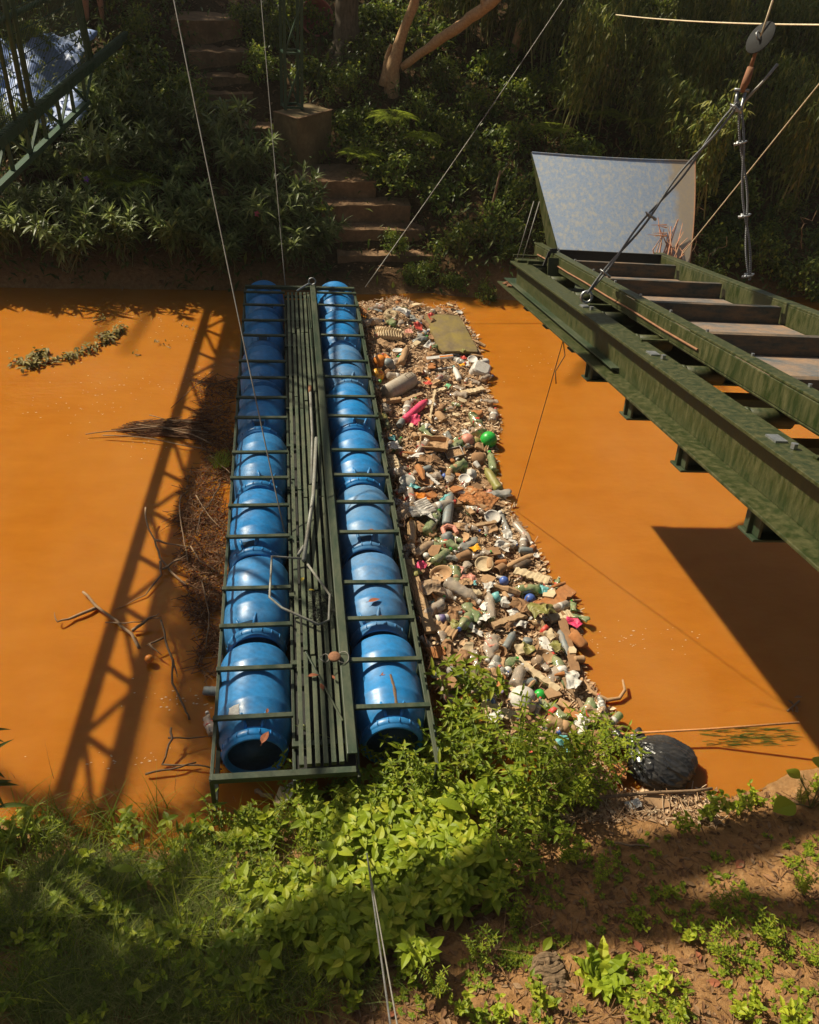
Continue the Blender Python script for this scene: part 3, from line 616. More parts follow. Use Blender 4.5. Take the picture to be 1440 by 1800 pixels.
s_ = o.modifiers.new('s', 'SOLIDIFY'); s_.thickness = .006
# ------------------------------------------------------------------ far bank: steps, plinth, tower
st = tag(empty('bank_steps', (1.4, 12, 0)), 'worn earthen steps climbing the far bank from the end of the pontoon', 'steps')
def sp(mb, name, mat='step', p=None, bev=.012):
    o = mb.build(name, M[mat], p or st, False, bev); r_ = (p or st).location; o.matrix_parent_inverse = Matrix.Translation(-Vector(r_)); return o
def slab(pxs, z, dep, th, name='step', p=None, mat='step', dz=.0):
    A = at(pxs[0], pxs[2], z); B = at(pxs[1], pxs[2], z); g = MB(); ym = (A.y + B.y) / 2; nx_ = 10
    top = []; 
    for i in range(nx_ + 1):
        t_ = i / nx_; x = A.x + (B.x - A.x) * t_; y = A.y + (B.y - A.y) * t_ + rnd(-.015, .015)
        top.append((x, y, z + rnd(-.012, .012)))
    vs = top + [(x, y + dep, zz + dz + rnd(-.01, .01)) for x, y, zz in top] + [(x, y + rnd(-.01, .01), zz - th) for x, y, zz in top] + [(x, y + dep, zz - th) for x, y, zz in top]
    n_ = nx_ + 1; fs = []
    for i in range(nx_): fs += [(i, i + 1, n_ + i + 1, n_ + i), (2 * n_ + i, 2 * n_ + i + 1, i + 1, i), (n_ + i, n_ + i + 1, 3 * n_ + i + 1, 3 * n_ + i)]
    fs += [(0, n_, 3 * n_, 2 * n_), (nx_, 2 * n_ + nx_, 3 * n_ + nx_, n_ + nx_)]
    g.add(vs, fs); return sp(g, name, mat, p, 0)
slab((596, 775, 482), .08, .6, .5); slab((594, 770, 450), .27, .6, .4); slab((590, 748, 404), .52, .6, .45); slab((566, 722, 361), .78, .7, .45); slab((518, 662, 320), 1.02, .9, .5)
s2_ = tag(empty('upper_steps', (-.8, 15, 1.6)), 'dark shaded flight of timber-edged steps rising at the back left of the far bank', 'steps')
for a in ((425, 482, 226, 1.28), (344, 445, 166, 1.62), (340, 440, 136, 1.80), (330, 436, 92, 2.08), (300, 425, 36, 2.45)): slab(a[:3], a[3] + .03, 1.0, .5, 'step', s2_)
g = MB(); bl = tag(empty('concrete_plinth', (.3, 13.8, 1.0)), 'mossy square concrete block carrying the green lattice tower beside the steps', 'plinth')
A = at(523, 210, 1.75); B = at(480, 196, 1.75); C_ = at(584, 193, 1.75); D_ = B + C_ - A
def blk(z0, z1, ofs=0): return [(p.x, p.y, z) for z in (z0, z1) for p in (A, C_, D_, B)]
g.add(blk(.6, 1.75), [(4, 5, 6, 7), (0, 1, 5, 4), (1, 2, 6, 5), (2, 3, 7, 6), (3, 0, 4, 7)]); sp(g, 'block', 'concrete', bl, .015)
g = MB(); g.bar(B + Vector((.02, -.0, .006)), A + Vector((.0, .03, .006)), .05, .010); g.bar(A + Vector((.0, .03, .006)), C_ + Vector((0, .0, .006)), .05, .010); sp(g, 'edge', 'step', bl, .004)
tw = tag(empty('lattice_tower', (.2, 13.9, 1.75)), 'slim dark green lattice tower standing on the concrete plinth', 'tower')
c1_ = at(502, 193, 1.76); c2_ = at(531, 193, 1.76); dx = c2_ - c1_; ww = dx.length; dy = Vector((-dx.y, dx.x, 0))
cs = [c1_, c2_, c2_ + dy, c1_ + dy]
for c_ in cs:
    g = MB(); g.bar(c_, c_ + Vector((0, 0, 4.5)), .045, .045, (1, 0, 0)); sp(g, 'leg', 'tower_green', tw, 0)
k = 0; z = 0.03
while z < 4.4:
    for i in range(4):
        a, b_ = cs[i], cs[(i + 1) % 4]
        g = MB(); g.bar(a + Vector((0, 0, z)), b_ + Vector((0, 0, z)), .03, .03)
        if i % 2 == 0: g.bar(a + Vector((0, 0, z)), (a + b_) / 2 + Vector((0, 0, z + .33)), .025, .025, (1, .2, 0)); g.bar(b_ + Vector((0, 0, z + .66)), (a + b_) / 2 + Vector((0, 0, z + .33)), .025, .025, (1, .2, 0))
        sp(g, 'lattice_bar', 'tower_green', tw, 0)
    z += .74
tb = tag(empty('round_tub', hit(556, 55)), 'faded pink round plastic tub tipped on its side among the plants at the top', 'tub')
tb.location.z += .20; tb.rotation_euler = (R(-20), 0, R(12))
g = MB(); g.lathe([(.001, .16), (.24, .15), (.27, -.02), (.285, -.05), (.29, -.06), (.278, -.06), (.262, -.04), (.225, .13), (.001, .14)], 32); g.build('basin', M['tub'], tb, True)
g = MB(); g.tube([(.288 * math.cos(q), -.055, .288 * math.sin(q)) for q in [i * 2 * math.pi / 32 for i in range(33)]], .010, 6, False); g.build('rim', M['tub'], tb, True)

# trees and wood on the far bank
def limb(g, pts, rad, n=10, wob=.02):
    P = []; Rr = []
    for i in range(len(pts) - 1):
        a, b_ = Vector(pts[i]), Vector(pts[i + 1]); k = max(3, int((b_ - a).length / .12))
        for j in range(k):
            t_ = j / k; P.append(a.lerp(b_, t_) + Vector((rnd(-wob, wob), rnd(-wob, wob), rnd(-wob, wob)))); Rr.append((rad[i] + (rad[i + 1] - rad[i]) * t_) * rnd(.92, 1.08))
    P.append(Vector(pts[-1])); Rr.append(rad[-1]); g.tube(P, Rr, n)
CAN = []       # canopy leaf points per tree, filled below
def lit(p, holes):
    for hx, hy, hr in holes:
        if (p.x - hx) ** 2 + (p.y - hy) ** 2 < hr * hr: return True
    return False
def sunfoot(P, plane='far'):      # where the sunbeam through P lands
    P = Vector(P); s = SUNV
    for _ in range(1):
        t_ = P.z / s.z; q = P - s * t_
    if q.y < 11.1: return q
    k = .44; # inclined far bank z = k (y - 11)
    t_ = (P.z - k * (P.y - 11.)) / (s.z - k * s.y); return P - s * t_
t1 = tag(empty('grey_tree', hit(608, 98)), 'straight grey-barked tree trunk with spreading roots behind the concrete plinth', 'tree')
def tpt(x, y, z): return Vector((x, y, z)) - t1.location
b0 = t1.location.copy(); g = MB()
limb(g, [(0, 0, -.2), (0, 0, .12), (.0, .03, .5), (.02, .1, 1.8), (-.15, .3, 3.4), (-.5, .2, 5.2)], [.34, .25, .195, .18, .15, .09], 14, .008)
for a, l_ in ((200, .5), (250, .42), (300, .55), (340, .5), (160, .45), (20, .4)): limb(g, [(.08 * math.cos(R(a)), .08 * math.sin(R(a)), .35), (.22 * math.cos(R(a)), .22 * math.sin(R(a)), .10), (l_ * math.cos(R(a)), l_ * math.sin(R(a)), -.18)], [.09, .07, .03], 7, .01)
for a, l_, h_ in ((180, 3.2, 4.4), (230, 3.0, 4.9), (120, 2.4, 5.2), (20, 2.2, 4.8), (300, 2.0, 4.2), (205, 4.6, 5.2)):
    limb(g, [(-.15, .3, 3.3), (l_ * .5 * math.cos(R(a)), l_ * .5 * math.sin(R(a)), h_ - .4), (l_ * math.cos(R(a)), l_ * math.sin(R(a)), h_ + .6)], [.09, .06, .025], 7)
g.build('trunk', M['bark'], t1, True)
# forked orange branch
fb = tag(empty('broken_branch', hit(692, 170)), 'forked broken branch with flaking orange bark leaning over the far bank', 'branch')
o_ = fb.location; g = MB()
def pd(px, py, dist): return CP + ray(px, py) * dist - o_
d0 = (o_ - CP).length
limb(g, [pd(686, 185, d0 + .1), pd(690, 120, d0 - .05), pd(700, 80, d0 - .1), pd(728, 12, d0 - .2), pd(745, -60, d0 - .3)], [.14, .12, .085, .075, .06], 10, .012)
limb(g, [pd(706, 118, d0 - .1), pd(770, 72, d0 - .35), pd(852, 14, d0 - .6), pd(905, -30, d0 - .8)], [.055, .078, .082, .06], 10, .012)
limb(g, [pd(852, 14, d0 - .6), pd(845, -30, d0 - .6)], [.05, .04], 8)
limb(g, [pd(675, 150, d0), pd(680, 110, d0), pd(688, 78, d0 - .05)], [.10, .07, .02], 7, .02)
g.build('limb', M['bark_orange'], fb, True)
sk = MB(); p0 = hit(898, 115); limb(sk, [(0, 0, -.1), (.03, -.03, .35), (.06, -.08, .72)], [.075, .07, .068], 9, .004); o = sk.build('wooden_stake', M['bark_orange'], None, True); o.location = p0; tag(o, 'short reddish wooden stake standing upright on the dark far bank', 'stake')
sk = MB(); q0 = hit(540, 160); limb(sk, [(0, 0, .05), (.18, .1, .22), (.36, .2, .32)], [.02, .035, .03], 8, .01); limb(sk, [(.36, .2, .32), (.5, .25, .42)], [.045, .03], 8); o = sk.build('dead_branch', M['twig'], None, True); o.location = q0; tag(o, 'crooked pale dead branch sticking out behind the plinth', 'branch')
sk = MB(); q0 = hit(862, 395); limb(sk, [(0, 0, -.1), (-.01, -.02, .35), (.03, -.03, .8)], [.022, .02, .015], 7, .004); o = sk.build('sapling_stem', M['twig'], None, True); o.location = q0; tag(o, 'thin bare brown stem standing under the leafy bush left of the galvanised plate', 'stem')
# ------------------------------------------------------------------ person on the landing (only a lower leg shows)
pe = tag(empty('person', hit(168, 40)), 'barefoot person standing beyond the footbridge, lower leg visible at the top left', 'person')
pe.rotation_euler = (0, 0, R(200))
def skin_body(name, V_, E_, Rd, mat, parent, lv=2):
    me = bpy.data.meshes.new(name); me.from_pydata(V_, E_, []); me.materials.append(M[mat]); o = bpy.data.objects.new(name, me); COL.objects.link(o); o.parent = parent
    s_ = o.modifiers.new('skin', 'SKIN'); s_.use_smooth_shade = True
    for i, r_ in enumerate(Rd): me.skin_vertices[0].data[i].radius = (r_, r_) if isinstance(r_, float) else r_
    me.skin_vertices[0].data[0].use_root = True
    sb = o.modifiers.new('sub', 'SUBSURF'); sb.levels = lv; sb.render_levels = lv; return o
V_ = [(0, 0, .95), (0, 0, 1.12), (0, .0, 1.32), (0, 0, 1.46), (0, -.01, 1.54), (0, -.02, 1.62), (0, -.02, 1.72)]
E_ = [(i, i + 1) for i in range(6)]; Rd = [(.15, .10), (.13, .10), (.16, .11), (.09, .07), .05, (.075, .09), (.07, .085)]
for s in (-1, 1):
    b_ = len(V_); V_ += [(s * .10, 0, .88), (s * .11, -.01, .50), (s * .115, .03, .32), (s * .12, .015, .09), (s * .125, -.05, .04), (s * .13, -.16, .025)]
    E_ += [(0, b_)] + [(b_ + i, b_ + i + 1) for i in range(5)]; Rd += [(.085, .09), .058, .056, .036, (.04, .032), (.04, .018)]
    b_ = len(V_); V_ += [(s * .19, 0, 1.42), (s * .25, .02, 1.15), (s * .27, -.06, .92), (s * .275, -.09, .83)]
    E_ += [(3, b_)] + [(b_ + i, b_ + i + 1) for i in range(3)]; Rd += [.05, .038, .026, (.018, .036)]
    for k_ in range(4):
        b2 = len(V_); V_ += [(s * (.275), -.07 - .018 * k_, .80), (s * .27, -.075 - .018 * k_, .765 + .006 * abs(k_ - 1)), (s * .262, -.075 - .018 * k_, .74 + .006 * abs(k_ - 1))]; E_ += [(b_ + 3, b2), (b2, b2 + 1), (b2 + 1, b2 + 2)]; Rd += [.009, .008, .007]
    b2 = len(V_); V_ += [(s * .26, -.13, .82), (s * .255, -.14, .79)]; E_ += [(b_ + 3, b2), (b2, b2 + 1)]; Rd += [.010, .008]
body = skin_body('body', V_, E_, Rd, 'skin', pe)
skin_body('shorts', [(0, 0, .93), (0, 0, 1.02), (.10, 0, .86), (.11, 0, .62), (-.10, 0, .86), (-.11, 0, .62)], [(0, 1), (0, 2), (2, 3), (0, 4), (4, 5)], [(.165, .12), (.155, .115), (.10, .105), (.095, .10), (.10, .105), (.095, .10)], 'shorts', pe)
skin_body('shirt', [(0, 0, 1.0), (0, 0, 1.15), (0, 0, 1.33), (0, 0, 1.45), (.19, 0, 1.42), (.235, .01, 1.24), (-.19, 0, 1.42), (-.235, .01, 1.24)], [(0, 1), (1, 2), (2, 3), (3, 4), (4, 5), (3, 6), (6, 7)], [(.165, .12), (.15, .115), (.175, .125), (.085, .07), .062, .055, .062, .055], 'shirt', pe)
g = MB(); g.lathe([(.001, .1), (.05, .085), (.082, .04), (.088, -.02), (.08, -.06)], 14, 'Z', (0, .01, 1.70)); g.build('hair', M['hair'], pe, True)
for s in (-1, 1):
    g = MB(); g.lathe([(.001, -.008), (.008, -.004), (.01, 0), (.008, .004), (.001, .008)], 8, 'Y', (s * .03, -.105, 1.665)); g.build('eye', M['net'], pe, True)
g = MB(); g.box((0, -.115, 1.64), (.018, .03, .04)); g.build('nose', M['skin'], pe); g = MB(); g.box((0, -.105, 1.60), (.045, .01, .01)); g.build('mouth', M['tub'], pe)

# ------------------------------------------------------------------ plant builders
def up_dir(sp_): a = rnd(0, 2 * math.pi); r_ = rnd(0, sp_); return Vector((math.cos(a) * r_, math.sin(a) * r_, 1)).normalized()
def sph(): 
    while 1:
        v = Vector((rnd(-1, 1), rnd(-1, 1), rnd(-1, 1)))
        if 0 < v.length < 1: return v.normalized()
def shrub_whorl(nst, h_, spread, ll, lw, dens=7, seg=3, droop=.5):      # arching stems with whorls of long leaves
    g = MB(); s = MB()
    for i in range(nst):
        a = rnd(0, 2 * math.pi); b_ = Vector((rnd(-.3, .3) * spread, rnd(-.3, .3) * spread, 0)); tip = Vector((math.cos(a) * rnd(.2, 1) * spread, math.sin(a) * rnd(.2, 1) * spread, h_ * rnd(.55, 1)))
        mid = b_.lerp(tip, .5) + Vector((0, 0, h_ * .18)); pts = []
        for k in range(9): t_ = k / 8; pts.append(b_ * (1 - t_) ** 2 + mid * 2 * t_ * (1 - t_) + tip * t_ * t_)
        s.tube(pts, [.008 - .0007 * k for k in range(9)], 4, False)
        for k in range(3, 9):
            d = (pts[k] - pts[k - 1]).normalized(); nl_ = dens if k == 8 else int(dens * .6)
            for j in range(nl_):
                q = (sph() * .9 + d * (.9 if k == 8 else .5) + Vector((0, 0, .15))).normalized(); g.leaf(pts[k], q, (0, 0, 1), ll * rnd(.6, 1.1), lw * rnd(.7, 1.1), seg, droop * rnd(.3, 1), .3)
    return g, s
def shrub_ball(n_, rad, ll, lw, nst=9, seg=2, hang=.2):
    g = MB(); s = MB(); cl = []
    for i in range(nst):
        v = sph(); v.z = abs(v.z) * .9; c_ = Vector((v.x * rad[0], v.y * rad[1], v.z * rad[2])) * rnd(.5, 1); cl.append(c_)
        s.tube([(0, 0, 0), c_ * .5 + Vector((0, 0, .1)), c_], [.014, .008, .004], 5, False)
    for i in range(n_):
        c_ = random.choice(cl); p = c_ + sph() * min(rad) * rnd(.05, .45); p.z = max(p.z, .02)
        q = (sph() + Vector((0, -.2, -hang))).normalized(); g.leaf(p, q, (0, 0, 1), ll * rnd(.6, 1.2), lw * rnd(.7, 1.2), seg, .25, .3)
    return g, s
def fern(nf, l_):
    g = MB()
    for i in range(nf):
        a = 2 * math.pi * i / nf + rnd(-.3, .3); d = Vector((math.cos(a), math.sin(a), 0)); pr = None
        for k in range(1, 22):
            t_ = k / 21; p = d * l_ * t_ + Vector((0, 0, l_ * (.75 * t_ - .75 * t_ * t_))); wd = l_ * .28 * math.sin(math.pi * (t_ * .85 + .12))
            sdv = Vector((-d.y, d.x, 0))
            for s_ in (-1, 1): g.leaf(p, sdv * s_ + d * .35, (0, 0, 1), wd, l_ * .045, 2, .15, .1)
            if pr is not None: g.bar(pr, p, .004, .004)
            pr = p
    return g
def bamboo(nc, h_, ll, spread=.5, dens=10, lean=(0, 0)):
    g = MB(); s = MB()
    for i in range(nc):
        b_ = Vector((rnd(-1, 1) * spread, rnd(-.5, .5) * spread, 0)); tip = b_ + Vector((rnd(-.4, .4) + lean[0], rnd(-.5, .1) + lean[1], h_ * rnd(.7, 1))); mid = b_.lerp(tip, .55) + Vector((0, 0, h_ * .12)); pts = []
        for k in range(13): t_ = k / 12; pts.append(b_ * (1 - t_) ** 2 + mid * 2 * t_ * (1 - t_) + tip * t_ * t_)
        s.tube(pts, [.012 - .0008 * k for k in range(13)], 5, False)
        for k in range(3, 13):
            for j in range(dens):
                p = pts[k] + sph() * .14; q = (sph() * .8 + Vector((0, -.1, -.55))).normalized(); g.leaf(p, q, (0, 0, 1), ll * rnd(.7, 1.4), ll * .20, 3, .3, .2)
    return g, s
def plant(name, gs, leafm, loc, label, cat='bush', group=None, rz=None, s=1., stemm='stem'):
    g, st_ = gs; t_ = tag(empty(name, loc, (0, 0, rnd(0, 6.28) if rz is None else rz), s), label, cat, group)
    a = g.build('foliage', leafm, t_)
    if st_ is not None and st_.v: st_.build('stem', L['stem'] if stemm == 'stem' else M[stemm], t_)
    return t_
def clone(src, loc, label, rz=None, s=1.):
    c = dup(src); c.location = loc; c.rotation_euler = (0, 0, rnd(0, 6.28) if rz is None else rz); c.scale = (s, s, s * rnd(.85, 1.1)); c['label'] = label; return c
def col_row(px): return ['far left', 'left', 'centre left', 'centre', 'centre right', 'right', 'far right'][min(6, max(0, int(px / 206)))]
# lance-leaved shrubs, left bank
OL = [shrub_whorl(24, .85, .62, .23, .048, 8, 4), shrub_whorl(22, .7, .55, .20, .042, 8, 4), shrub_whorl(18, .95, .5, .25, .050, 7, 4)]
protos = []
spots = [(30, 300), (110, 330), (190, 350), (260, 300), (60, 400), (150, 420), (240, 400), (310, 330), (330, 400), (20, 450), (120, 470), (220, 465), (320, 460), (400, 420), (470, 440), (190, 250), (300, 240), (390, 290), (440, 340), (510, 400), (560, 455), (520, 470), (-60, 380), (-40, 470), (400, 480)]
ol_lab = ['lance-leaved shrub at the left edge under the footbridge truss', 'large lance-leaved shrub below the footbridge with pale glossy leaves', 'lance-leaved shrub beside the small purple flower', 'lance-leaved shrub just right of the yellow-green fern']
wh = [i for i in range(len(spots))]
for i, (px, py) in enumerate(spots):
    p = hit(px, py); v = i % 3
    rw = lambda y_: 0 if y_ < 290 else 1 if y_ < 390 else 2 if y_ < 455 else 3
    rk = sorted(q[0] for q in spots[4:] if rw(q[1]) == rw(py)).index(px) if i > 3 else 0
    lab = ol_lab[i] if i < 4 else 'dark lance-leaved shrub, %s from the left in the row %s' % (['first', 'second', 'third', 'fourth', 'fifth', 'sixth', 'seventh', 'eighth', 'ninth', 'tenth'][rk], ['high under the bridge', 'half way up the left slope', 'low by the left waterline', 'overhanging the left waterline'][rw(py)])
    if i < 3: t_ = plant('lance_leaf_shrub', OL[v], L['olean'] if i < 3 else L['dark'], p, lab, 'shrub', 'lance-leaved shrubs on the far bank'); protos.append(t_)
    else: clone(protos[v], p, lab, None, rnd(.75, 1.1) if py > 380 else rnd(.9, 1.15))
# flowers
for px, py, colr, lb in ((152, 315, (.25, .08, .45), 'small purple flower among the lance-leaved shrubs'), (452, 376, (.75, .12, .25), 'single pink flower on the dark bank beside the long wire')):
    p = hit(px, py); p = CP + (p - CP) * .93; g = MB()
    for k in range(5): g.leaf((0, 0, 0), (math.cos(k * 1.257), math.sin(k * 1.257), .35), (0, 0, 1), .045, .035, 4, .2, .2)
    fl = tag(empty('flower', p, (R(60), 0, .3)), lb, 'flower'); g.build('petals', dirty('petals', colr, colr, 0, .6), fl); g = MB(); g.lathe([(.006, -.01), (.007, .01), (.002, .02)], 6, 'Z'); g.build('centre', myl, fl)
# ferns
FN = fern(11, .50)
f0 = None
for px, py, s_, lb in ((165, 305, 1.0, 'bright yellow-green fern in the sunlit gap of the left bank'), (225, 325, 1.1, 'larger yellow-green fern with sunlit tips right of the purple flower'), (405, 190, .8, 'small yellowish fern by the upper steps'), (635, 275, .8, 'yellow-green fern at the right edge of the earthen steps'), (690, 210, .9, 'fern below the forked orange branch'), (745, 245, .7, 'fern on the bank right of the steps'), (1040, 200, 1.1, 'fern beneath the bamboo above the galvanised plate'), (1120, 215, 1.0, 'broad fern on the dark bank above the galvanised plate'), (975, 230, .8, 'fern at the upper left corner of the galvanised plate'), (560, 370, .5, 'little green sprout beside the third earthen step')):
    p = hit(px, py); p = CP + (p - CP) * .955; 
    if f0 is None: f0 = plant('fern', (FN, None), L['fern'], p, lb, 'fern', 'ferns on the far bank')
    else: clone(f0, p, lb, None, s_)
# leafy small-leaf bushes, centre right
BB = [shrub_ball(1200, (.62, .5, .55), .085, .050, 22), shrub_ball(900, (.5, .45, .42), .10, .056, 18), shrub_ball(900, (.45, .4, .6), .07, .04, 16)]
bp_ = []
blist = [(800, 230, 'leafy bush catching sunlight in the middle of the far bank'), (860, 300, 'glossy small-leaved bush hanging left of the galvanised plate'), (740, 190, 'small-leaved bush just right of the forked orange branch'),
 (700, 290, 'dark small-leaved bush right of the earthen steps'), (765, 330, 'low dark bush above the bare brown stem'), (830, 190, 'sunlit bush top below the long orange branch'), (905, 230, 'dense bush beside the short wooden stake'),
 (620, 200, 'bush behind the concrete plinth on its right'), (610, 150, 'bush at the roots of the grey tree'), (660, 240, 'mid-green bush between plinth and orange branch'), (480, 60, 'bright broad bush left of the lattice tower'), (455, 110, 'lower bright bush left of the lattice tower'), (470, 20, 'topmost bright bush left of the lattice tower'),
 (560, 120, 'bush seen through the lattice tower'), (650, 90, 'bush right of the grey tree trunk'), (930, 330, 'dark bush at the left edge of the galvanised plate'), (1260, 420, 'reddish-tinged bush low on the right bank behind the wire sling'), (1330, 440, 'low bush by the water under the hanging sling'), (1400, 470, 'low bush at the right edge of the far waterline'), (1280, 330, 'dark bush on the right bank half way up'), (1380, 360, 'dark bush near the right edge of the picture'), (1400, 250, 'dark bush in the deep shade at the right edge'),
 (1010, 260, 'bush just above the top edge of the galvanised plate'), (1130, 270, 'bush behind the top right corner of the galvanised plate'), (880, 380, 'low bush by the waterline left of the conveyor'), (800, 480, 'grassy bush at the waterline right of the steps'), (850, 500, 'mossy clump at the waterline near the conveyor tip'), (540, 20, 'bush behind the pink tub'), (700, 350, 'trailing plant spilling over the right side of the steps'), (810, 420, 'dark shrub on the muddy bank right of the steps')]
for i, (px, py, lb) in enumerate(blist):
    p = hit(px, py + 25); v = i % 3
    lm = L['bush']
    if i < 3: bp_.append(plant('leafy_bush', BB[v], lm, p, lb, 'bush', 'small-leaved bushes on the far bank'))
    else: clone(bp_[v], p, lb, None, rnd(.8, 1.15) if i not in (25, 26, 28) else .5)
extra = [(1000, 330), (900, 430), (960, 400), (1060, 60), (1260, 60), (1330, 190), (1240, 270), (1300, 290), (1440, 300), (1440, 410), (1290, 380), (1350, 400), (1240, 470), (1440, 500), (900, 170), (960, 150), (860, 110), (780, 130), (740, 60), (660, 20), (920, 10), (1380, 20), (1150, 20), (250, 60), (230, 130), (270, 200), (330, 190), (200, 190), (60, 60), (420, 30), (520, 250), (790, 270), (690, 420), (740, 470)]
for i, (px, py) in enumerate(extra):
    p = hit(px, py + 20); nn_ = ['first', 'second', 'third', 'fourth', 'fifth', 'sixth', 'seventh', 'eighth', 'ninth', 'tenth', 'eleventh', 'twelfth', 'thirteenth', 'fourteenth', 'fifteenth', 'sixteenth', 'seventeenth', 'eighteenth']
    b_ = 0 if py < 140 else 1 if py < 300 else 2
    rk = sorted(q[0] + q[1] * .001 for q in extra if (0 if q[1] < 140 else 1 if q[1] < 300 else 2) == b_).index(px + py * .001)
    clone(bp_[i % 3], p, 'dim bush, %s from the left %s' % (nn_[rk], ['along the top of the far bank', 'in the middle band of the far bank', 'low above the far waterline'][b_]), None, rnd(.85, 1.3) if py < 300 and i < 31 else .6)
# bamboo and long canes, upper right
BM = [bamboo(15, 1.9, .14, .7, 22), bamboo(13, 1.6, .13, .65, 22), bamboo(11, 2.3, .15, .6, 24)]
bm_ = []
for i, (px, py) in enumerate([(1020, 160), (1130, 170), (1230, 170), (950, 90), (1060, 70), (1180, 70), (1290, 100), (1380, 120), (1440, 60), (880, 60), (1340, 260), (1430, 200), (1000, 20), (1250, 230), (820, 40), (1200, 330), (1400, 330), (770, 20)]):
    p = hit(px, py + 60 if i < 3 else py + 30); v = i % 3; lb = 'bamboo-like clump number'; lb = 'fine-leaved bamboo clump, %s' % ['left of the broad cane above the plate', 'directly above the middle of the galvanised plate', 'to the left of the lifting shackle', 'near the wooden stake', 'behind the pale cord\'s left end', 'under the middle of the pale cord', 'behind the round guard disc', 'right of the round guard disc', 'in the top right corner', 'behind the fork of the orange branch', 'right of the hanging sling', 'at the right edge below the pale cord', 'at the top edge above the stake', 'behind the shackle on the dark slope', 'at the top edge right of the orange branch', 'right of the galvanised plate', 'in the shade by the right edge above the pale cable', 'at the top edge between the two arms of the orange branch'][i]
    if i < 3: bm_.append(plant('bamboo_clump', BM[v], L['bamboo'], p, lb, 'bamboo', 'bamboo clumps on the upper right bank', None, 1, 'cane'))
    else: clone(bm_[v], p, lb, None, rnd(.8, 1.1))
for k, (a, b_, lb) in enumerate((((1058, 205), (1084, 62), 'thick green cane rising above the galvanised plate'), ((1052, 240), (1068, 90), 'second green cane leaning beside the thick one'), ((1100, 190), (1100, 60), 'thin yellow cane in front of the bamboo'))):
    p = hit(*a); d = (p - CP).length - .3; g = MB(); p = CP + ray(*a) * d; q = CP + ray(*b_) * (d - .1); g.tube([p - p, (q - p) * .5 + Vector((.02, 0, 0)), q - p], [.016 if k < 2 else .008, .013 if k < 2 else .007, .006], 7); o = g.build('cane', M['cane'], None, True); o.location = p; tag(o, lb, 'cane')
g = MB()
for i in range(70):     # hanging dry vines and grass tufts
    px = rnd(900, 1440); py = rnd(0, 420); p = hit(px, py); p = CP + (p - CP) * rnd(.88, .95); pts = [p]
    for k in range(8): pts.append(pts[-1] + Vector((rnd(-.1, .1), rnd(-.06, .04), rnd(-.14, .03))))
    g.tube(pts, .004, 4, False)
tag(g.build('hanging_vines', M['twig']), 'tangle of thin dry vines hanging over the dark right bank', 'vines', None, 'stuff')
# undergrowth and leaf litter on the far bank
g = MB(); n_ = 0
while n_ < 30000:
    x = rnd(-7, 11); y = rnd(11.05, 18.4); z = ground_z(x, y)
    cx = lerp(y, [(11, 1.45), (12.9, 1.2), (13.6, .6), (14.7, -.4), (17, -.9)])
    if abs(x - cx) < .7: 
        if random.random() < .93: continue
    a = rnd(0, 6.28); up = rnd(.0, .45) if vnoise(x * 1.3, y * 1.3, 60) > .35 else rnd(0, .15); q = (sph() + Vector((0, -.3, .3))).normalized(); g.leaf((x, y, z + up), q, (0, 0, 1), rnd(.07, .19), rnd(.025, .06), 2, .3, .3); n_ += 1
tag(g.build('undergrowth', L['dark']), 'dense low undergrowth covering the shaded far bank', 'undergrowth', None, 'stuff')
g = MB()
for i in range(9000):
    x = rnd(-7, 11); y = 11.05 + rnd(0, 1) ** 1.0 * 7.3; z = ground_z(x, y); q = sph(); q.z *= .25; g.leaf((x, y, z + .012), q.normalized(), (0, 0, 1), rnd(.04, .1), rnd(.02, .045), 3, rnd(-.3, .5), .3)
for i in range(500):
    px = rnd(520, 770); py = rnd(293, 480); 
    # on the steps
    for (x0, x1, pp, z0) in ((594, 770, 450, .27), (590, 748, 404, .52), (566, 722, 361, .78), (518, 662, 320, 1.02)):
        if random.random() < .3:
            A_ = at(rnd(x0, x1), pp, z0); q = sph(); q.z *= .1; g.leaf(A_ + Vector((0, rnd(.02, .5), .015)), q.normalized(), (0, 0, 1), rnd(.03, .06), rnd(.012, .03), 3, .2, .3)
tag(g.build('leaf_litter', L['dry']), 'brown leaf litter on the far bank and steps', 'leaf litter', None, 'stuff')

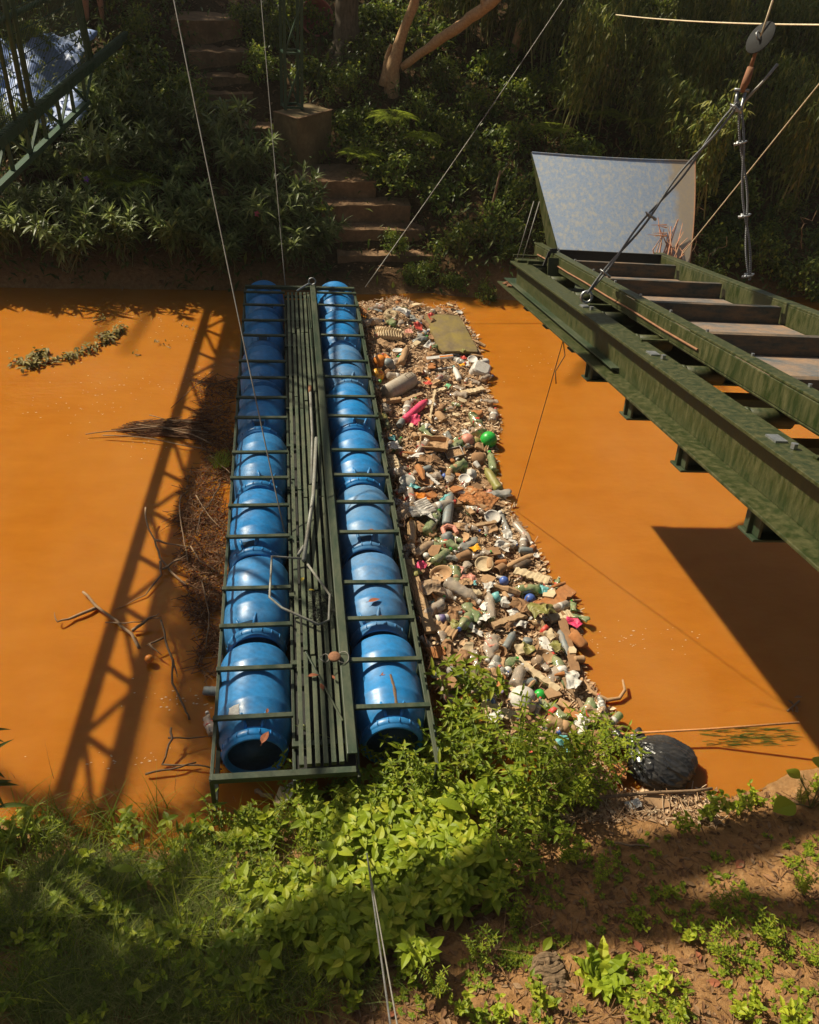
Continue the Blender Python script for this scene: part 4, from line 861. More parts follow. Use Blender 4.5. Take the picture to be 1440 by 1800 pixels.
# ------------------------------------------------------------------ trees standing behind and beside the far bank, crowns overhead
holes = []
for px, py, r_ in ((150, 300, .34), (230, 320, .26), (90, 380, .4), (190, 400, .34), (50, 300, .25), (130, 420, .25), (250, 250, .2), (470, 55, .30), (490, 100, .2), (455, 150, .12), (610, 60, .16), (690, 90, .3), (780, 70, .3), (850, 40, .3), (660, 60, .25), (800, 210, .36), (850, 300, .34), (880, 340, .3), (770, 250, .2), (740, 180, .2), (630, 260, .22), (570, 305, .2), (630, 303, .15), (590, 330, .1), (660, 400, .15), (620, 395, .12), (690, 432, .2), (610, 440, .12), (1020, 170, .35), (960, 210, .3), (1090, 220, .3), (1130, 100, .4), (1000, 60, .4), (1200, 60, .35), (1290, 130, .25), (1250, 420, .35), (1330, 440, .25), (545, 200, .15), (510, 200, .1), (900, 120, .15), (440, 225, .1), (370, 92, .08), (340, 36, .1), (165, 35, .25), (560, 50, .3), (60, 160, .5), (120, 130, .4), (20, 200, .4), (1060, 160, .2), (60, 190, .6), (110, 150, .55), (10, 225, .5), (100, 270, .4), (200, 250, .3), (60, 350, .35), (280, 420, .2), (870, 200, .3), (720, 230, .3), (760, 170, .3), (640, 330, .2), (1150, 180, .3), (940, 60, .3), (1380, 140, .2), (1310, 400, .25), (700, 130, .2), (560, 200, .15), (300, 90, .12), (410, 130, .12), (1090, 100, .35), (1050, 250, .3)):
    p = hit(px, py + 10); p = CP + (p - CP) * .955; q = sunfoot(p); holes.append((q.x, q.y, r_ * 1.4))
BLK = [(-.80, 7.35), (-.82, 8.3), (-.70, 9.2), (-.75, 10.8), (.02, 10.8), (.02, 9.6), (-.02, 8.2), (-.10, 7.5), (-.25, 7.0), (-.45, 6.9)]
BLK = [(-.80, 6.9), (-.80, 8.3), (-.62, 9.2), (-.60, 10.9), (.48, 10.6), (.46, 9.0), (.42, 8.0), (.26, 7.1), (-.10, 6.6)]
LITP = [[(0, 210), (280, 200), (310, 440), (0, 450)], [(560, 250), (690, 120), (930, 120), (935, 400), (780, 410), (600, 340)], [(420, -40), (900, -40), (900, 130), (560, 150), (430, 170)], [(930, -40), (1290, -40), (1290, 300), (930, 300)], [(520, 285), (780, 300), (790, 480), (560, 480)], [(-60, 40), (170, 40), (170, 240), (-60, 260)], [(1220, 380), (1400, 380), (1400, 480), (1220, 480)]]
def want_far(q):
    if q.y > 10.75 + .35 * (vnoise(q.x * 1.7, 5.5, 88) - .2) - (.25 if q.x < 1 else 0):
        if q.y < 11.1: return True
        s_ = q + SUNV * .6; zz_ = .44 * (q.y - 11); s_.z += zz_; a_, b_ = proj(s_)
        if -6 < q.x < -2.6 and 13.0 < q.y < 15.8: return False
        if any(pip(a_, b_, P) for P in LITP): return vnoise(q.x * 3.3, q.y * 3.3, 90) * .65 + vnoise(q.x * 9, q.y * 9, 91) * .35 < .40
        return not lit(q, holes) and vnoise(q.x * 3.1, q.y * 3.1, 90) < .90
    if pip(q.x, q.y, BLK): return True
    return False
crowns = [MB() for _ in range(5)]; tc_ = [Vector((-1.5, 15.5, 0)), Vector((-6.5, 17.5, 0)), Vector((-3.5, 19.5, 0)), Vector((3, 19, 0)), Vector((8, 20, 0))]
n_ = 0; tries = 0
while n_ < 40000 and tries < 600000:
    tries += 1
    q = Vector((rnd(-8, 12), rnd(10.6, 18.6), 0)) if random.random() < .90 else Vector((rnd(-.9, .6), rnd(6.6, 10.9), 0))
    if not want_far(q): continue
    if q.y > 11: q.z = .44 * (q.y - 11)
    h_ = rnd(6.0, 8.6); P = q + SUNV * ((h_ - q.z) / SUNV.z)
    if infr(P, 60): continue
    i = min(range(5), key=lambda k: (tc_[k].xy - P.xy).length); d = sph(); crowns[i].leaf(P, d, sph(), rnd(.14, .24), rnd(.08, .13), 2, .2, .2); n_ += 1
crowns_lab = ['tall leafy tree rooted on the far bank', 'leafy tree at the far left behind the footbridge landing', 'leafy tree behind the upper steps', 'leafy tree behind the bamboo', 'leafy tree at the far right of the bank']
for i in range(5):
    if i == 0:
        crowns[0].v = [tuple(Vector(a) - t1.location) for a in crowns[0].v]; crowns[0].build('crown', L['canopy'], t1); continue
    b_ = tc_[i]; zz = ground_z(b_.x, b_.y); t_ = tag(empty('shade_tree', (b_.x, b_.y, zz)), crowns_lab[i] + ', its crown above the picture', 'tree', None)
    g = MB(); limb(g, [(0, 0, -.2), (0, 0, 1.5), (.1, -.2, 3.5), (0, -.8, 5.5)], [.28, .22, .18, .1], 10)
    for k in range(7):
        a = rnd(0, 6.28); l_ = rnd(1.5, 4); limb(g, [(.1, -.2, 3.3), (math.cos(a) * l_ * .5, -.5 + math.sin(a) * l_ * .5, 4.8), (math.cos(a) * l_, -.8 + math.sin(a) * l_, 6.2)], [.1, .06, .03], 6)
    g.build('trunk', M['bark'], t_, True); crowns[i].v = [tuple(Vector(a) - t_.location) for a in crowns[i].v]; crowns[i].build('crown', L['canopy'], t_)

# unseen trees behind and beside the camera, added to block sky light
bt_ = []
for i, (x, y, hh, lb) in enumerate([(-3.5, -6.5, 9, 'left of the pair straight behind the viewpoint'), (2.5, -7, 10, 'right of the pair straight behind the viewpoint'), (7.5, -4.5, 9, 'to the right behind the viewpoint'), (12.5, 1.5, 9, 'at the right end of the near bank'), (-10, -4, 9, 'at the left behind the viewpoint')]):
    t_ = tag(empty('sky_block_tree', (x, y, ground_z(x, y))), 'broad leafy tree added out of view to block the sky, ' + lb, 'tree'); g = MB(); limb(g, [(0, 0, -.2), (.1, 0, 2.5), (0, .2, hh * .6)], [.3, .22, .14], 9); c_ = MB()
    for k in range(9):
        a = k * .7; r_ = rnd(1.5, 3.4); e_ = Vector((math.cos(a) * r_, math.sin(a) * r_, hh * rnd(.35, 1.0))); limb(g, [(0, .1, hh * .35), e_ * .6 + Vector((0, 0, hh * .2)), e_], [.10, .06, .02], 6)
        for j in range(230):
            d = sph() * rnd(.2, 1.5); p = e_ + Vector((d.x, d.y, d.z * .8)); c_.leaf(p, sph(), sph(), rnd(.3, .5), rnd(.18, .3), 2, .2, .2)
    g.build('trunk', M['bark'], t_, True); c_.build('crown', L['canopy'], t_)
# ------------------------------------------------------------------ near bank shade: a leaning tree above and behind the camera's left
nb = tag(empty('leaning_tree', (-8.5, 3.0, ground_z(-8.5, 3.0))), 'leaning forked tree on the near bank whose limbs shade the foreground', 'tree')
def lift(px, py, h_, zg=None):
    p = hit(px, py); return p + SUNV * ((h_ - p.z) / SUNV.z)
g = MB()
def band(pts, rad, h_):
    P = [lift(px, py, h_ + i * .05) - nb.location for i, (px, py) in enumerate(pts)]; limb(g, P, rad, 10, .01)
J = (640, 1655)
band([(640, 1705), (850, 1622), (1010, 1568), (1200, 1508), (1350, 1460), (1500, 1415), (1700, 1350), (1900, 1290)], [.22, .21, .19, .175, .155, .145, .13, .08], 6.2)
band([(860, 1620), (1050, 1622), (1250, 1612), (1440, 1610), (1640, 1608)], [.18, .165, .15, .14, .12], 6.25)
jp = lift(640, 1705, 6.2) - nb.location
limb(g, [(0, 0, -.3), (.6, .8, 2.5), (2.2, 2.0, 4.6), jp + Vector((-1.2, -.2, -.3)), jp], [.42, .30, .26, .22, .20], 12, .01)
g.build('trunk', M['bark'], nb, True)
g = MB()
DK = [[(-80, 1445), (120, 1500), (260, 1455), (330, 1480), (420, 1520), (470, 1690), (560, 1705), (700, 1690), (760, 1700), (690, 1730), (690, 1900), (-80, 1900)],
      [(500, 1690), (700, 1670), (840, 1600), (940, 1550), (1100, 1510), (1120, 1590), (960, 1660), (900, 1650), (780, 1690), (720, 1760), (690, 1860), (500, 1900), (480, 1700)],
      [(300, 1040), (330, 1045), (400, 1060), (380, 1180), (370, 1360), (520, 1385), (470, 1440), (330, 1430), (380, 1370), (310, 1260), (330, 1180), (300, 1120)],
      [(-80, 1340), (70, 1400), (250, 1430), (330, 1445), (330, 1500), (-80, 1500)], [(1050, 1400), (1130, 1440), (1180, 1450), (1100, 1480), (1000, 1450)]]
lh = [(60, 1560, 26), (110, 1690, 20), (230, 1640, 36), (440, 1650, 48), (350, 1700, 30), (430, 1580, 40), (300, 1600, 26), (140, 1600, 22), (210, 1700, 22), (90, 1760, 14), (330, 1560, 20), (180, 1560, 20), (260, 1730, 18), (60, 1480, 40), (20, 1640, 26), (160, 1490, 30), (410, 1720, 26), (380, 1640, 28), (480, 1720, 16), (220, 1800, 12), (40, 1720, 14), (250, 1500, 34), (320, 1480, 24), (400, 1500, 30), (500, 1640, 26), (130, 1560, 26), (270, 1660, 26), (340, 1750, 24), (440, 1770, 18), (120, 1770, 20), (90, 1600, 16)]
n_ = 0; tries = 0
while n_ < 4600 and tries < 150000:
    tries += 1
    px, py = rnd(-80, 1180), rnd(1030, 1880)
    k = [j for j in range(5) if pip(px, py, DK[j])]
    if not k: continue
    if k[0] in (0, 3) and (any((px - a) ** 2 + (py - b_) ** 2 < c_ * c_ * 2 for a, b_, c_ in lh) or (px < 470 and vnoise(px / 38., py / 24., 66) < .58)): continue
    q = at(px, py, .25 if py > 1450 else 0); h_ = rnd(5.6, 7.4); P = q + SUNV * ((h_ - q.z) / SUNV.z)
    if infr(P, 60): continue
    g.leaf(P - nb.location, sph(), sph(), rnd(.10, .17), rnd(.06, .09), 2, .2, .2); n_ += 1
print('near canopy', n_)
g.build('crown', L['canopy'], nb)
# ------------------------------------------------------------------ near bank vegetation
def herb(nst, h_, ll, lw, seg=5, pairs=6, spread=.12, curl=.35, lean=.3):      # stems with opposite leaves, bigger near the top
    g = MB(); s = MB()
    for i in range(nst):
        a = rnd(0, 6.28); b_ = Vector((rnd(-1, 1) * spread * .4, rnd(-1, 1) * spread * .4, 0)); tip = Vector((math.cos(a) * spread * rnd(.3, 1.3), math.sin(a) * spread * rnd(.3, 1.3), h_ * rnd(.6, 1.05)))
        pts = [b_.lerp(tip, k / 8) + Vector((0, 0, lean * .12 * math.sin(k / 8 * math.pi))) for k in range(9)]
        s.tube(pts, [.0045 - .0003 * k for k in range(9)], 4, False)
        for k in range(pairs):
            t_ = .2 + .8 * k / (pairs - 1); p = b_.lerp(tip, t_) + Vector((0, 0, lean * .12 * math.sin(t_ * math.pi))); an = k * 1.57 + a
            for s_ in (0, math.pi):
                el = .25 if k < pairs - 1 else .8; g.leaf(p, (math.cos(an + s_), math.sin(an + s_), el), (0, 0, 1), ll * rnd(.7, 1.1) * (1 - .3 * (1 - t_)), lw * rnd(.8, 1.1), seg, curl * rnd(.5, 1.2), .35, .42)
        for j in range(3): g.leaf(tip, up_dir(1.4), (1, 0, 0), ll * .5, lw * .5, 4, .2, .3, .42)
    return g, s
def rosette(nl, ll, lw, el=.5, seg=7):
    g = MB()
    for i in range(nl):
        a = 2.4 * i + rnd(-.2, .2); g.leaf((0, 0, .01), (math.cos(a), math.sin(a), el * rnd(.5, 1.6)), (0, 0, 1), ll * rnd(.6, 1.1), lw * rnd(.8, 1.1), seg, .3, .25, .55)
    return g, MB()
# ground cover (one mass)
COVER = [(520, 1420), (620, 1400), (740, 1400), (830, 1440), (885, 1470), (880, 1520), (840, 1570), (760, 1630), (720, 1680), (600, 1710), (480, 1680), (450, 1600), (530, 1530), (560, 1480), (450, 1470)]
g = MB(); n_ = 0
while n_ < 1350:
    px, py = rnd(380, 930), rnd(1340, 1740)
    jx = 34 * (vnoise(px / 30., py / 30., 3) - .5); jy = 34 * (vnoise(px / 30., py / 30., 13) - .5)
    if not pip(px + jx * 3, py + jy * 3, COVER) or vnoise(px / 26., py / 20., 33) < .36: continue
    q = hit(px, py); h_ = rnd(.0, .16) + .10 * vnoise(px / 45., py / 45., 23); q = Vector((q.x + rnd(-.02, .02), q.y, ground_z(q.x, q.y) + h_)); an = rnd(0, 6.28); s_ = rnd(.6, 1.35) * (1.0 if py > 1480 else .85)
    for k in range(2):
        for s2 in (0, math.pi): g.leaf(q + Vector((0, 0, -.012 * k)), (math.cos(an + k * 1.57 + s2), math.sin(an + k * 1.57 + s2), rnd(.1, .5)), (0, 0, 1), .062 * s_ * (1 + .35 * k), .036 * s_ * (1 + .2 * k), 5, rnd(.2, .5), .3, .42)
    for k in range(3): g.leaf(q + Vector((0, 0, .004)), up_dir(1.5), (1, 0, 0), .026 * s_, .014 * s_, 4, .2, .3, .42)
    n_ += 1
tag(g.build('ground_cover', L['cover']), 'bright yellow-green broad-leaved ground cover in the sunlit middle of the near bank', 'ground cover', None, 'stuff')
g = MB()
for i in range(7):
    q = hit(*[(652, 1497), (770, 1557), (790, 1493), (560, 1560), (700, 1430), (610, 1535), (545, 1590)][i]); q.z += .16
    for k in range(8): g.leaf(q, (math.cos(k * .785), math.sin(k * .785), .3), (0, 0, 1), .014, .008, 3, .1, .1)
tag(g.build('yellow_flowers', myl), 'tiny yellow flowers dotted over the ground cover', 'flowers', None, 'stuff')
# grass
g = MB()
def blade(g, p, h_, wd, lean, n_=4):
    a = rnd(0, 6.28); d = Vector((math.cos(a), math.sin(a), 0)); sdv = Vector((-d.y, d.x, 0)); vs = []
    for k in range(n_ + 1):
        t_ = k / n_; c_ = p + Vector((0, 0, h_ * (t_ - .35 * lean * t_ * t_))) + d * h_ * lean * t_ * t_; w_ = wd * (1 - t_ * .92); vs += [c_ - sdv * w_, c_ + sdv * w_]
    g.add(vs, [(2 * k, 2 * k + 1, 2 * k + 3, 2 * k + 2) for k in range(n_)])
n_ = 0
while n_ < 24000:
    px, py = rnd(-40, 640), rnd(1385, 1800)
    edge = lerp(px, [(-40, 1400), (110, 1425), (250, 1455), (360, 1490), (430, 1500), (560, 1430), (640, 1500)])
    if py < edge + rnd(-10, 30): continue
    dens = vnoise(px / 70., py / 60., 55); lim = .36 if py < 1680 else .48
    if dens < lim or (px > 470 and random.random() < .7): continue
    q = hit(px + rnd(-6, 6), py) if n_ % 12 == 0 else q + Vector((rnd(-.05, .05), rnd(-.04, .04), 0)); q.z = ground_z(q.x, q.y) - .01
    if q.z < -.03: continue
    blade(g, q, rnd(.06, .22), rnd(.0014, .0032), rnd(.2, 1.2)); n_ += 1
tag(g.build('grass', L['grass']), 'thin tangled grass on the shaded left part of the near bank', 'grass', None, 'stuff')
g = MB()
for i in range(650):      # low seedlings over the soil right
    px, py = rnd(690, 1460), rnd(1470, 1810)
    if vnoise(px / 60., py / 45., 71) < .45: continue
    q = hit(px, py); q.z += .012
    for r_ in range(3):
        q2 = q + Vector((rnd(-.03, .03), rnd(-.03, .03), rnd(0, .01)))
        for k in range(5): g.leaf(q2, (math.cos(k * 1.26 + i), math.sin(k * 1.26 + i), rnd(.1, .6)), (0, 0, 1), rnd(.012, .026), rnd(.009, .016), 3, .3, .3, .5)
tag(g.build('small_ground_herbs', L['weed']), 'tiny creeping herbs scattered over the red soil', 'ground cover', None, 'stuff')
g = MB()
for i in range(5000):
    px, py = rnd(480, 1470), rnd(1390, 1830); q = hit(px, py); d = sph(); d.z *= .2
    if random.random() < .75: g.leaf(q + Vector((0, 0, .008)), d.normalized(), (0, 0, 1), rnd(.015, .065), rnd(.008, .03), 4, rnd(-.3, .6), .3, .5)
    else: g.bar(q + Vector((0, 0, .006)), q + d.normalized() * rnd(.04, .12) + Vector((0, 0, .01)), .003, .003)
tag(g.build('leaf_litter', L['dry']), 'small dry leaves and twigs littering the red soil of the near bank', 'leaf litter', None, 'stuff')
g = MB()
for i in range(1600):
    px, py = rnd(600, 1470), rnd(1440, 1830); q = hit(px, py); r_ = .004 + .022 * random.random() ** 4
    g.add([q + Vector((rnd(.6, 1.2) * a, rnd(.6, 1.2) * b_, rnd(.4, .9) * c_)) * r_ for a, b_, c_ in ((1, 0, 0), (-1, 0, 0), (0, 1, 0), (0, -1, 0), (0, 0, 1), (0, 0, -1))], [(0, 2, 4), (2, 1, 4), (1, 3, 4), (3, 0, 4), (2, 0, 5), (1, 2, 5), (3, 1, 5), (0, 3, 5)])
tag(g.build('soil_crumbs', M['soil']), 'crumbs of red soil and pebbles on the near bank', 'soil', None, 'stuff')

# taller weeds, each its own plant
H1 = [herb(12, .50, .085, .022, 5, 9, .24), herb(11, .40, .095, .030, 5, 8, .24), herb(9, .60, .075, .017, 5, 11, .2)]
H2 = [herb(6, .22, .07, .042, 5, 4, .13), herb(5, .18, .06, .036, 5, 4, .12)]
wp = []
wl_ = [(760, 1370, 'tall narrow-leaved weed in front of the nearest right-hand drum'), (830, 1340, 'bushy weed at the near end of the floating litter'), (900, 1330, 'weed standing before the pale dome container'), (700, 1400, 'weed with narrow leaves below the nearest right-hand drum'), (960, 1340, 'weed right of the pale dome container'), (1020, 1330, 'leafy weed left of the black bag'), (640, 1410, 'weed at the foot of the centre beam'), (870, 1400, 'dense weed in the middle of the green clump'), (930, 1400, 'weed at the right side of the green clump'),
 (790, 1290, 'weed growing through the litter beside the right rail'), (820, 1230, 'lanky weed with thin stems over the litter'), (990, 1400, 'weed above the long pale stick'), (1075, 1320, 'spiky-leaved weed just left of the black bag'), (790, 1395, 'broad weed half way down the green clump'), (600, 1400, 'weed right of the torn coloured packet'), (900, 1425, 'weed at the lower right of the green clump'), (960, 1435, 'weed beside the bare patch of red soil'), (740, 1390, 'weed merging with the ground cover'), (690, 1340, 'slim weed overlapping the drum ring'), (1040, 1280, 'small weed at the right corner of the litter'), (540, 1400, 'weed left of the walkway end'), (850, 1310, 'thin weed at the edge of the litter below the blue ball')]
for i, (px, py, lb) in enumerate(wl_):
    p = hit(px, py + 18); p.z = max(p.z, .0) - .01; v = i % 3
    if i < 3: wp.append(plant('weed', H1[v], L['weed'], p, lb, 'weed', 'leafy weeds at the near end of the pontoon'))
    else: clone(wp[v], p, lb, None, {6: .55, 20: .45, 14: .45, 15: .6, 17: .5, 13: .55, 3: .7, 9: .8, 10: 1.1, 19: .5, 12: .7}.get(i, rnd(.7, 1.05)))
wq = []
for i, (px, py, lb) in enumerate([(480, 1470, 'small-leaved herb at the upper left of the ground cover'), (435, 1490, 'herb by the water left of the torn packet'), (420, 1570, 'broad pale-leaved seedling in the grass'), (130, 1620, 'bright seedling in the dark grass at lower left'), (180, 1600, 'heart-leaved seedling in a sun spot at lower left'), (220, 1660, 'yellow-green seedling right of the sun spot at lower left'), (60, 1650, 'small seedling near the left edge'), (95, 1700, 'low seedling in the left shade'), (30, 1470, 'leafy herb at the left edge of the bank'), (105, 1440, 'three-leaved seedling at the left waterline'), (350, 1480, 'seedling by the muddy waterline'), (1190, 1450, 'seedling on the bank right of the pale stick'), (1290, 1420, 'creeping herb at the right waterline'), (1330, 1400, 'herb beside the large round leaves'), (1240, 1430, 'low herb between the stick and the right waterline'), (700, 1700, 'shaded broad seedling in the middle of the dark band'), (1200, 1640, 'dim seedling in the right shadow band'), (960, 1750, 'seedling growing from the old stump'), (880, 1790, 'seedling at the bottom edge left of the stump'), (1330, 1760, 'bright seedling in the lower right corner'), (1290, 1770, 'spreading seedling left of the lower right corner'), (1100, 1780, 'seedling below the serrated weed'), (1380, 1790, 'last seedling in the lower right corner'), (260, 1740, 'pale seedling at the bottom of the left shade'), (820, 1770, 'seedling beside the two wires at the bottom')]):
    p = hit(px, py + 10); p.z = max(p.z, 0) - .005; v = i % 2
    if i < 2: wq.append(plant('seedling', H2[v], L['cover'], p, lb, 'seedling', 'seedlings on the near bank'))
    else: clone(wq[v], p, lb, None, rnd(.55, .9))
more = [(300, 1560), (340, 1620), (380, 1520), (450, 1540), (60, 1540), (150, 1530), (250, 1590), (30, 1610), (110, 1660), (200, 1720), (300, 1690), (360, 1660), (420, 1700), (470, 1760), (560, 1760), (620, 1750), (170, 1780), (60, 1760), (540, 1480), (500, 1440), (320, 1500), (200, 1500), (380, 1770), (1000, 1500), (1050, 1540), (1120, 1620), (1180, 1560), (1260, 1590), (1340, 1640), (1400, 1560), (1150, 1730), (1200, 1780), (1250, 1660), (1420, 1680), (760, 1740), (700, 1640), (650, 1700), (840, 1670), (900, 1600), (1400, 1405), (1432, 1380), (1360, 1412)]
on_ = ['first', 'second', 'third', 'fourth', 'fifth', 'sixth', 'seventh', 'eighth', 'ninth', 'tenth', 'eleventh', 'twelfth', 'thirteenth', 'fourteenth', 'fifteenth', 'sixteenth', 'seventeenth', 'eighteenth', 'nineteenth', 'twentieth']
for i, (px, py) in enumerate(more):
    b_ = 0 if py < 1600 else 1 if py < 1700 else 2; rk = sorted(q for q in more if (0 if q[1] < 1600 else 1 if q[1] < 1700 else 2) == b_).index((px, py))
    p = hit(px, py + 8); clone((wq + wp)[i % 5], p, 'low herb, %s from the left %s' % (on_[rk], ['on the upper part of the near bank', 'half way down the near bank', 'along the bottom of the picture'][b_]), None, rnd(.45, .75) if i % 5 < 2 else rnd(.25, .4))
g = MB()
for i in range(800):
    px, py = rnd(-20, 560), rnd(1420, 1790)
    if vnoise(px / 50., py / 50., 44) < .45: continue
    q = hit(px, py); q.z -= .01
    for k in range(3): blade(g, q + Vector((rnd(-.02, .02), rnd(-.02, .02), 0)), rnd(.14, .34), rnd(.0025, .0055), rnd(.4, 1.3), 6)
tag(g.build('coarse_grass', L['weed']), 'coarse arching grass clumps on the left part of the near bank', 'grass', None, 'stuff')
TW = herb(10, .36, .06, .020, 4, 8, .22)
loose = [(470, 1445), (520, 1390), (600, 1370), (560, 1500), (450, 1530), (500, 1580), (610, 1450), (680, 1380), (650, 1480), (720, 1350), (880, 1480), (930, 1500), (980, 1360), (1010, 1380), (1040, 1400), (760, 1310), (820, 1300), (420, 1440), (390, 1470), (870, 1540)]
for i, (px, py) in enumerate(loose):
    p = hit(px, py + 12); p.z = max(p.z, 0) - .01; lb = 'loose trailing weed, %s from the left along the edge of the green clump' % on_[sorted(loose).index((px, py))]
    if i == 0: tw_ = plant('trailing_weed', TW, L['weed'], p, lb, 'weed', 'trailing weeds round the green clump', None, .8)
    else: clone(tw_, p, lb, None, rnd(.6, 1.0))
g = MB()
for i in range(420):
    px, py = rnd(-20, 480), rnd(1440, 1780)
    if vnoise(px / 45., py / 35., 93) < .5: continue
    q = hit(px, py); q.z += rnd(.03, .14); an = rnd(0, 6.28); s_ = rnd(.6, 1.3)
    for k in range(2):
        for s2 in (0, math.pi): g.leaf(q, (math.cos(an + k * 1.57 + s2), math.sin(an + k * 1.57 + s2), rnd(.1, .5)), (0, 0, 1), .055 * s_, .032 * s_, 5, rnd(.2, .5), .3, .42)
tag(g.build('scattered_herbs', L['weed']), 'broad-leaved herbs scattered through the grass at lower left', 'herbs', None, 'stuff')
g = MB()      # dry stalks standing in the weeds
for i in range(260):
    px, py = rnd(20, 1080), rnd(1360, 1700); q = hit(px, py); q.z -= .01; blade(g, q, rnd(.12, .34), rnd(.0010, .0022), rnd(.1, .9), 5)
tag(g.build('dry_stalks', L['dry']), 'scattered dry straw stalks standing in the weeds of the near bank', 'dry grass', None, 'stuff')
# large-leaved plants
RS = rosette(22, .19, .06, .8, 12); RS[0].v = [(x, y, z + .012 * math.sin(x * 90) * math.sin(y * 90) + .006 * math.sin(x * 210 + y * 160)) for x, y, z in RS[0].v]
for px, py, s_, lb in ((1055, 1720, 1.0, 'large serrated yellow-green weed in the sun at the bottom centre right'), (1000, 1400, .8, 'jagged-leaved weed beside the long pale stick')):
    p = hit(px, py); plant('broad_leaf_weed', RS, L['cover'], p, lb, 'weed', None, None, s_)
def bigleaf(px, py, z, ll, lw, a, el, lb, mat='weed'):
    p = at(px, py, z); g = MB(); g.leaf((0, 0, 0), (math.cos(a), math.sin(a), el), (0, 0, 1), ll, lw, 9, .25, .22, .5); o = g.build('large_leaf', L[mat]); o.location = p; g = MB(); q = Vector((-math.cos(a) * .05, -math.sin(a) * .05, -min(z, .3))); 
    g.tube([(0, 0, 0), q * .5 + Vector((0, 0, .01)), q], .003, 4); g.build('stalk', L['stem'], o); tag(o, lb, 'leaf'); return o
for a in ((770, 1405, .42, .17, .07, -.5, .15, 'long glossy sunlit leaf above the middle of the green clump'), (835, 1400, .42, .16, .06, .9, .3, 'glossy leaf pointing up right of the long sunlit leaf', 'weed'), (820, 1440, .36, .12, .07, -1.1, -.1, 'drooping broad leaf below the long sunlit leaf', 'cover'), (955, 1672, .34, .09, .05, .8, .4, 'bright upper leaf of the pair in front of the dark band', 'cover'), (935, 1690, .32, .07, .045, 3.6, .2, 'bright lower leaf of the pair in front of the dark band', 'cover'),
 (725, 1600, .36, .13, .07, -2.3, .2, 'pale yellow leaf beside the bright wires'), (240, 1530, .3, .15, .05, 2.9, .1, 'blurred long leaf at the left edge of the bank', 'weed'), (420, 1555, .34, .13, .06, 1.2, .5, 'tall pale leaf standing in the grass left of the ground cover', 'cover')): bigleaf(*a)
rp = tag(empty('round_leaf_plant', hit(1425, 1420)), 'plant with big round crinkled green leaves at the right edge of the waterline', 'plant')
for dx, dy, dz, l_, w_, a in ((-.16, -.02, .10, .17, .15, 3.3), (-.02, .05, .34, .14, .14, 1.2), (.03, .02, .20, .16, .15, .4), (.0, -.05, .16, .14, .13, 4.6), (-.1, .1, .2, .10, .1, 2.2)):
    g = MB(); g.leaf((0, 0, 0), (math.cos(a), math.sin(a), .1), (0, 0, 1), l_, w_, 10, .25, .2, .5); o = g.build('leaf', L['weed'], rp); o.location = (dx, dy, dz); g = MB(); g.tube([(0, 0, 0), (-dx * .5, -dy * .5, -dz * .4), (-dx, -dy, -dz)], .005, 5); g.build('stalk', L['stem'], o)
lp = tag(empty('long_leaf_plant', hit(5, 1480)), 'upright plant with long dark pointed leaves at the left edge in front of the water', 'plant')
g = MB(); g.tube([(0, 0, 0), (.0, .05, .3), (-.02, .12, .62), (-.03, .16, .9)], [.012, .010, .008, .005], 6); g.build('stem', L['stem'], lp)
for z, k in ((.88, 6), (.66, 5), (.45, 5), (.25, 4)):
    for i in range(k):
        a = rnd(-1.2, 1.4) if i % 2 else rnd(0, 6.28); g = MB(); g.leaf((0, 0, 0), (math.cos(a), math.sin(a), rnd(.0, .6)), (0, 0, 1), rnd(.13, .2), .03, 7, .4, .3, .45); o = g.build('leaf', L['dark'], lp); o.location = (-.01, .05 + z * .1, z)
sp_ = tag(empty('spiky_plant', at(560, 1345, .0)), 'small spiky plant with narrow radiating leaves at the near end of the walkway', 'plant')
g = MB(); g.tube([(0, 0, -.1), (-.02, .0, .2), (-.04, .02, .34)], .006, 5); g.build('stem', L['stem'], sp_)
g = MB()
for i in range(16): g.leaf((-.04, .02, rnd(.28, .36)), (math.cos(i * 2.4), math.sin(i * 2.4), rnd(.1, 1)), (0, 0, 1), rnd(.10, .15), .014, 5, .4, .3)
g.build('leaves', L['olean'], sp_)
# old stump / root
su = tag(empty('old_stump', hit(968, 1715)), 'weathered grey-brown root stump with a hollow dark side in the red soil at the bottom', 'stump')
su.scale = (.62, .75, .62); wm = dirty('weathered_wood', (.25, .16, .09), (.10, .065, .035), .9, .9, 14, 0, 1, 40, (1.2, 6, 6), .46)
for k in range(9):      # splintered staves of the old root
    g = MB(); y0 = -.13 + .03 * k; l0 = .20 - .012 * abs(k - 4)
    pts = [(-l0, y0 - .03 * math.sin(k), -.04), (-l0 * .5, y0 + .01, .015 + .02 * (k % 3)), (-.0, y0 + rnd(-.01, .01), .045 + .012 * (k % 2)), (l0 * .55, y0 + .015, .03), (l0 * .85, y0 - .02 - .05 * (k < 3), -.035)]
    limb(g, pts, [.016, .024, .028, .022, .012], 7, .008); crv = g; g.build('wood_stave', wm, su, False)
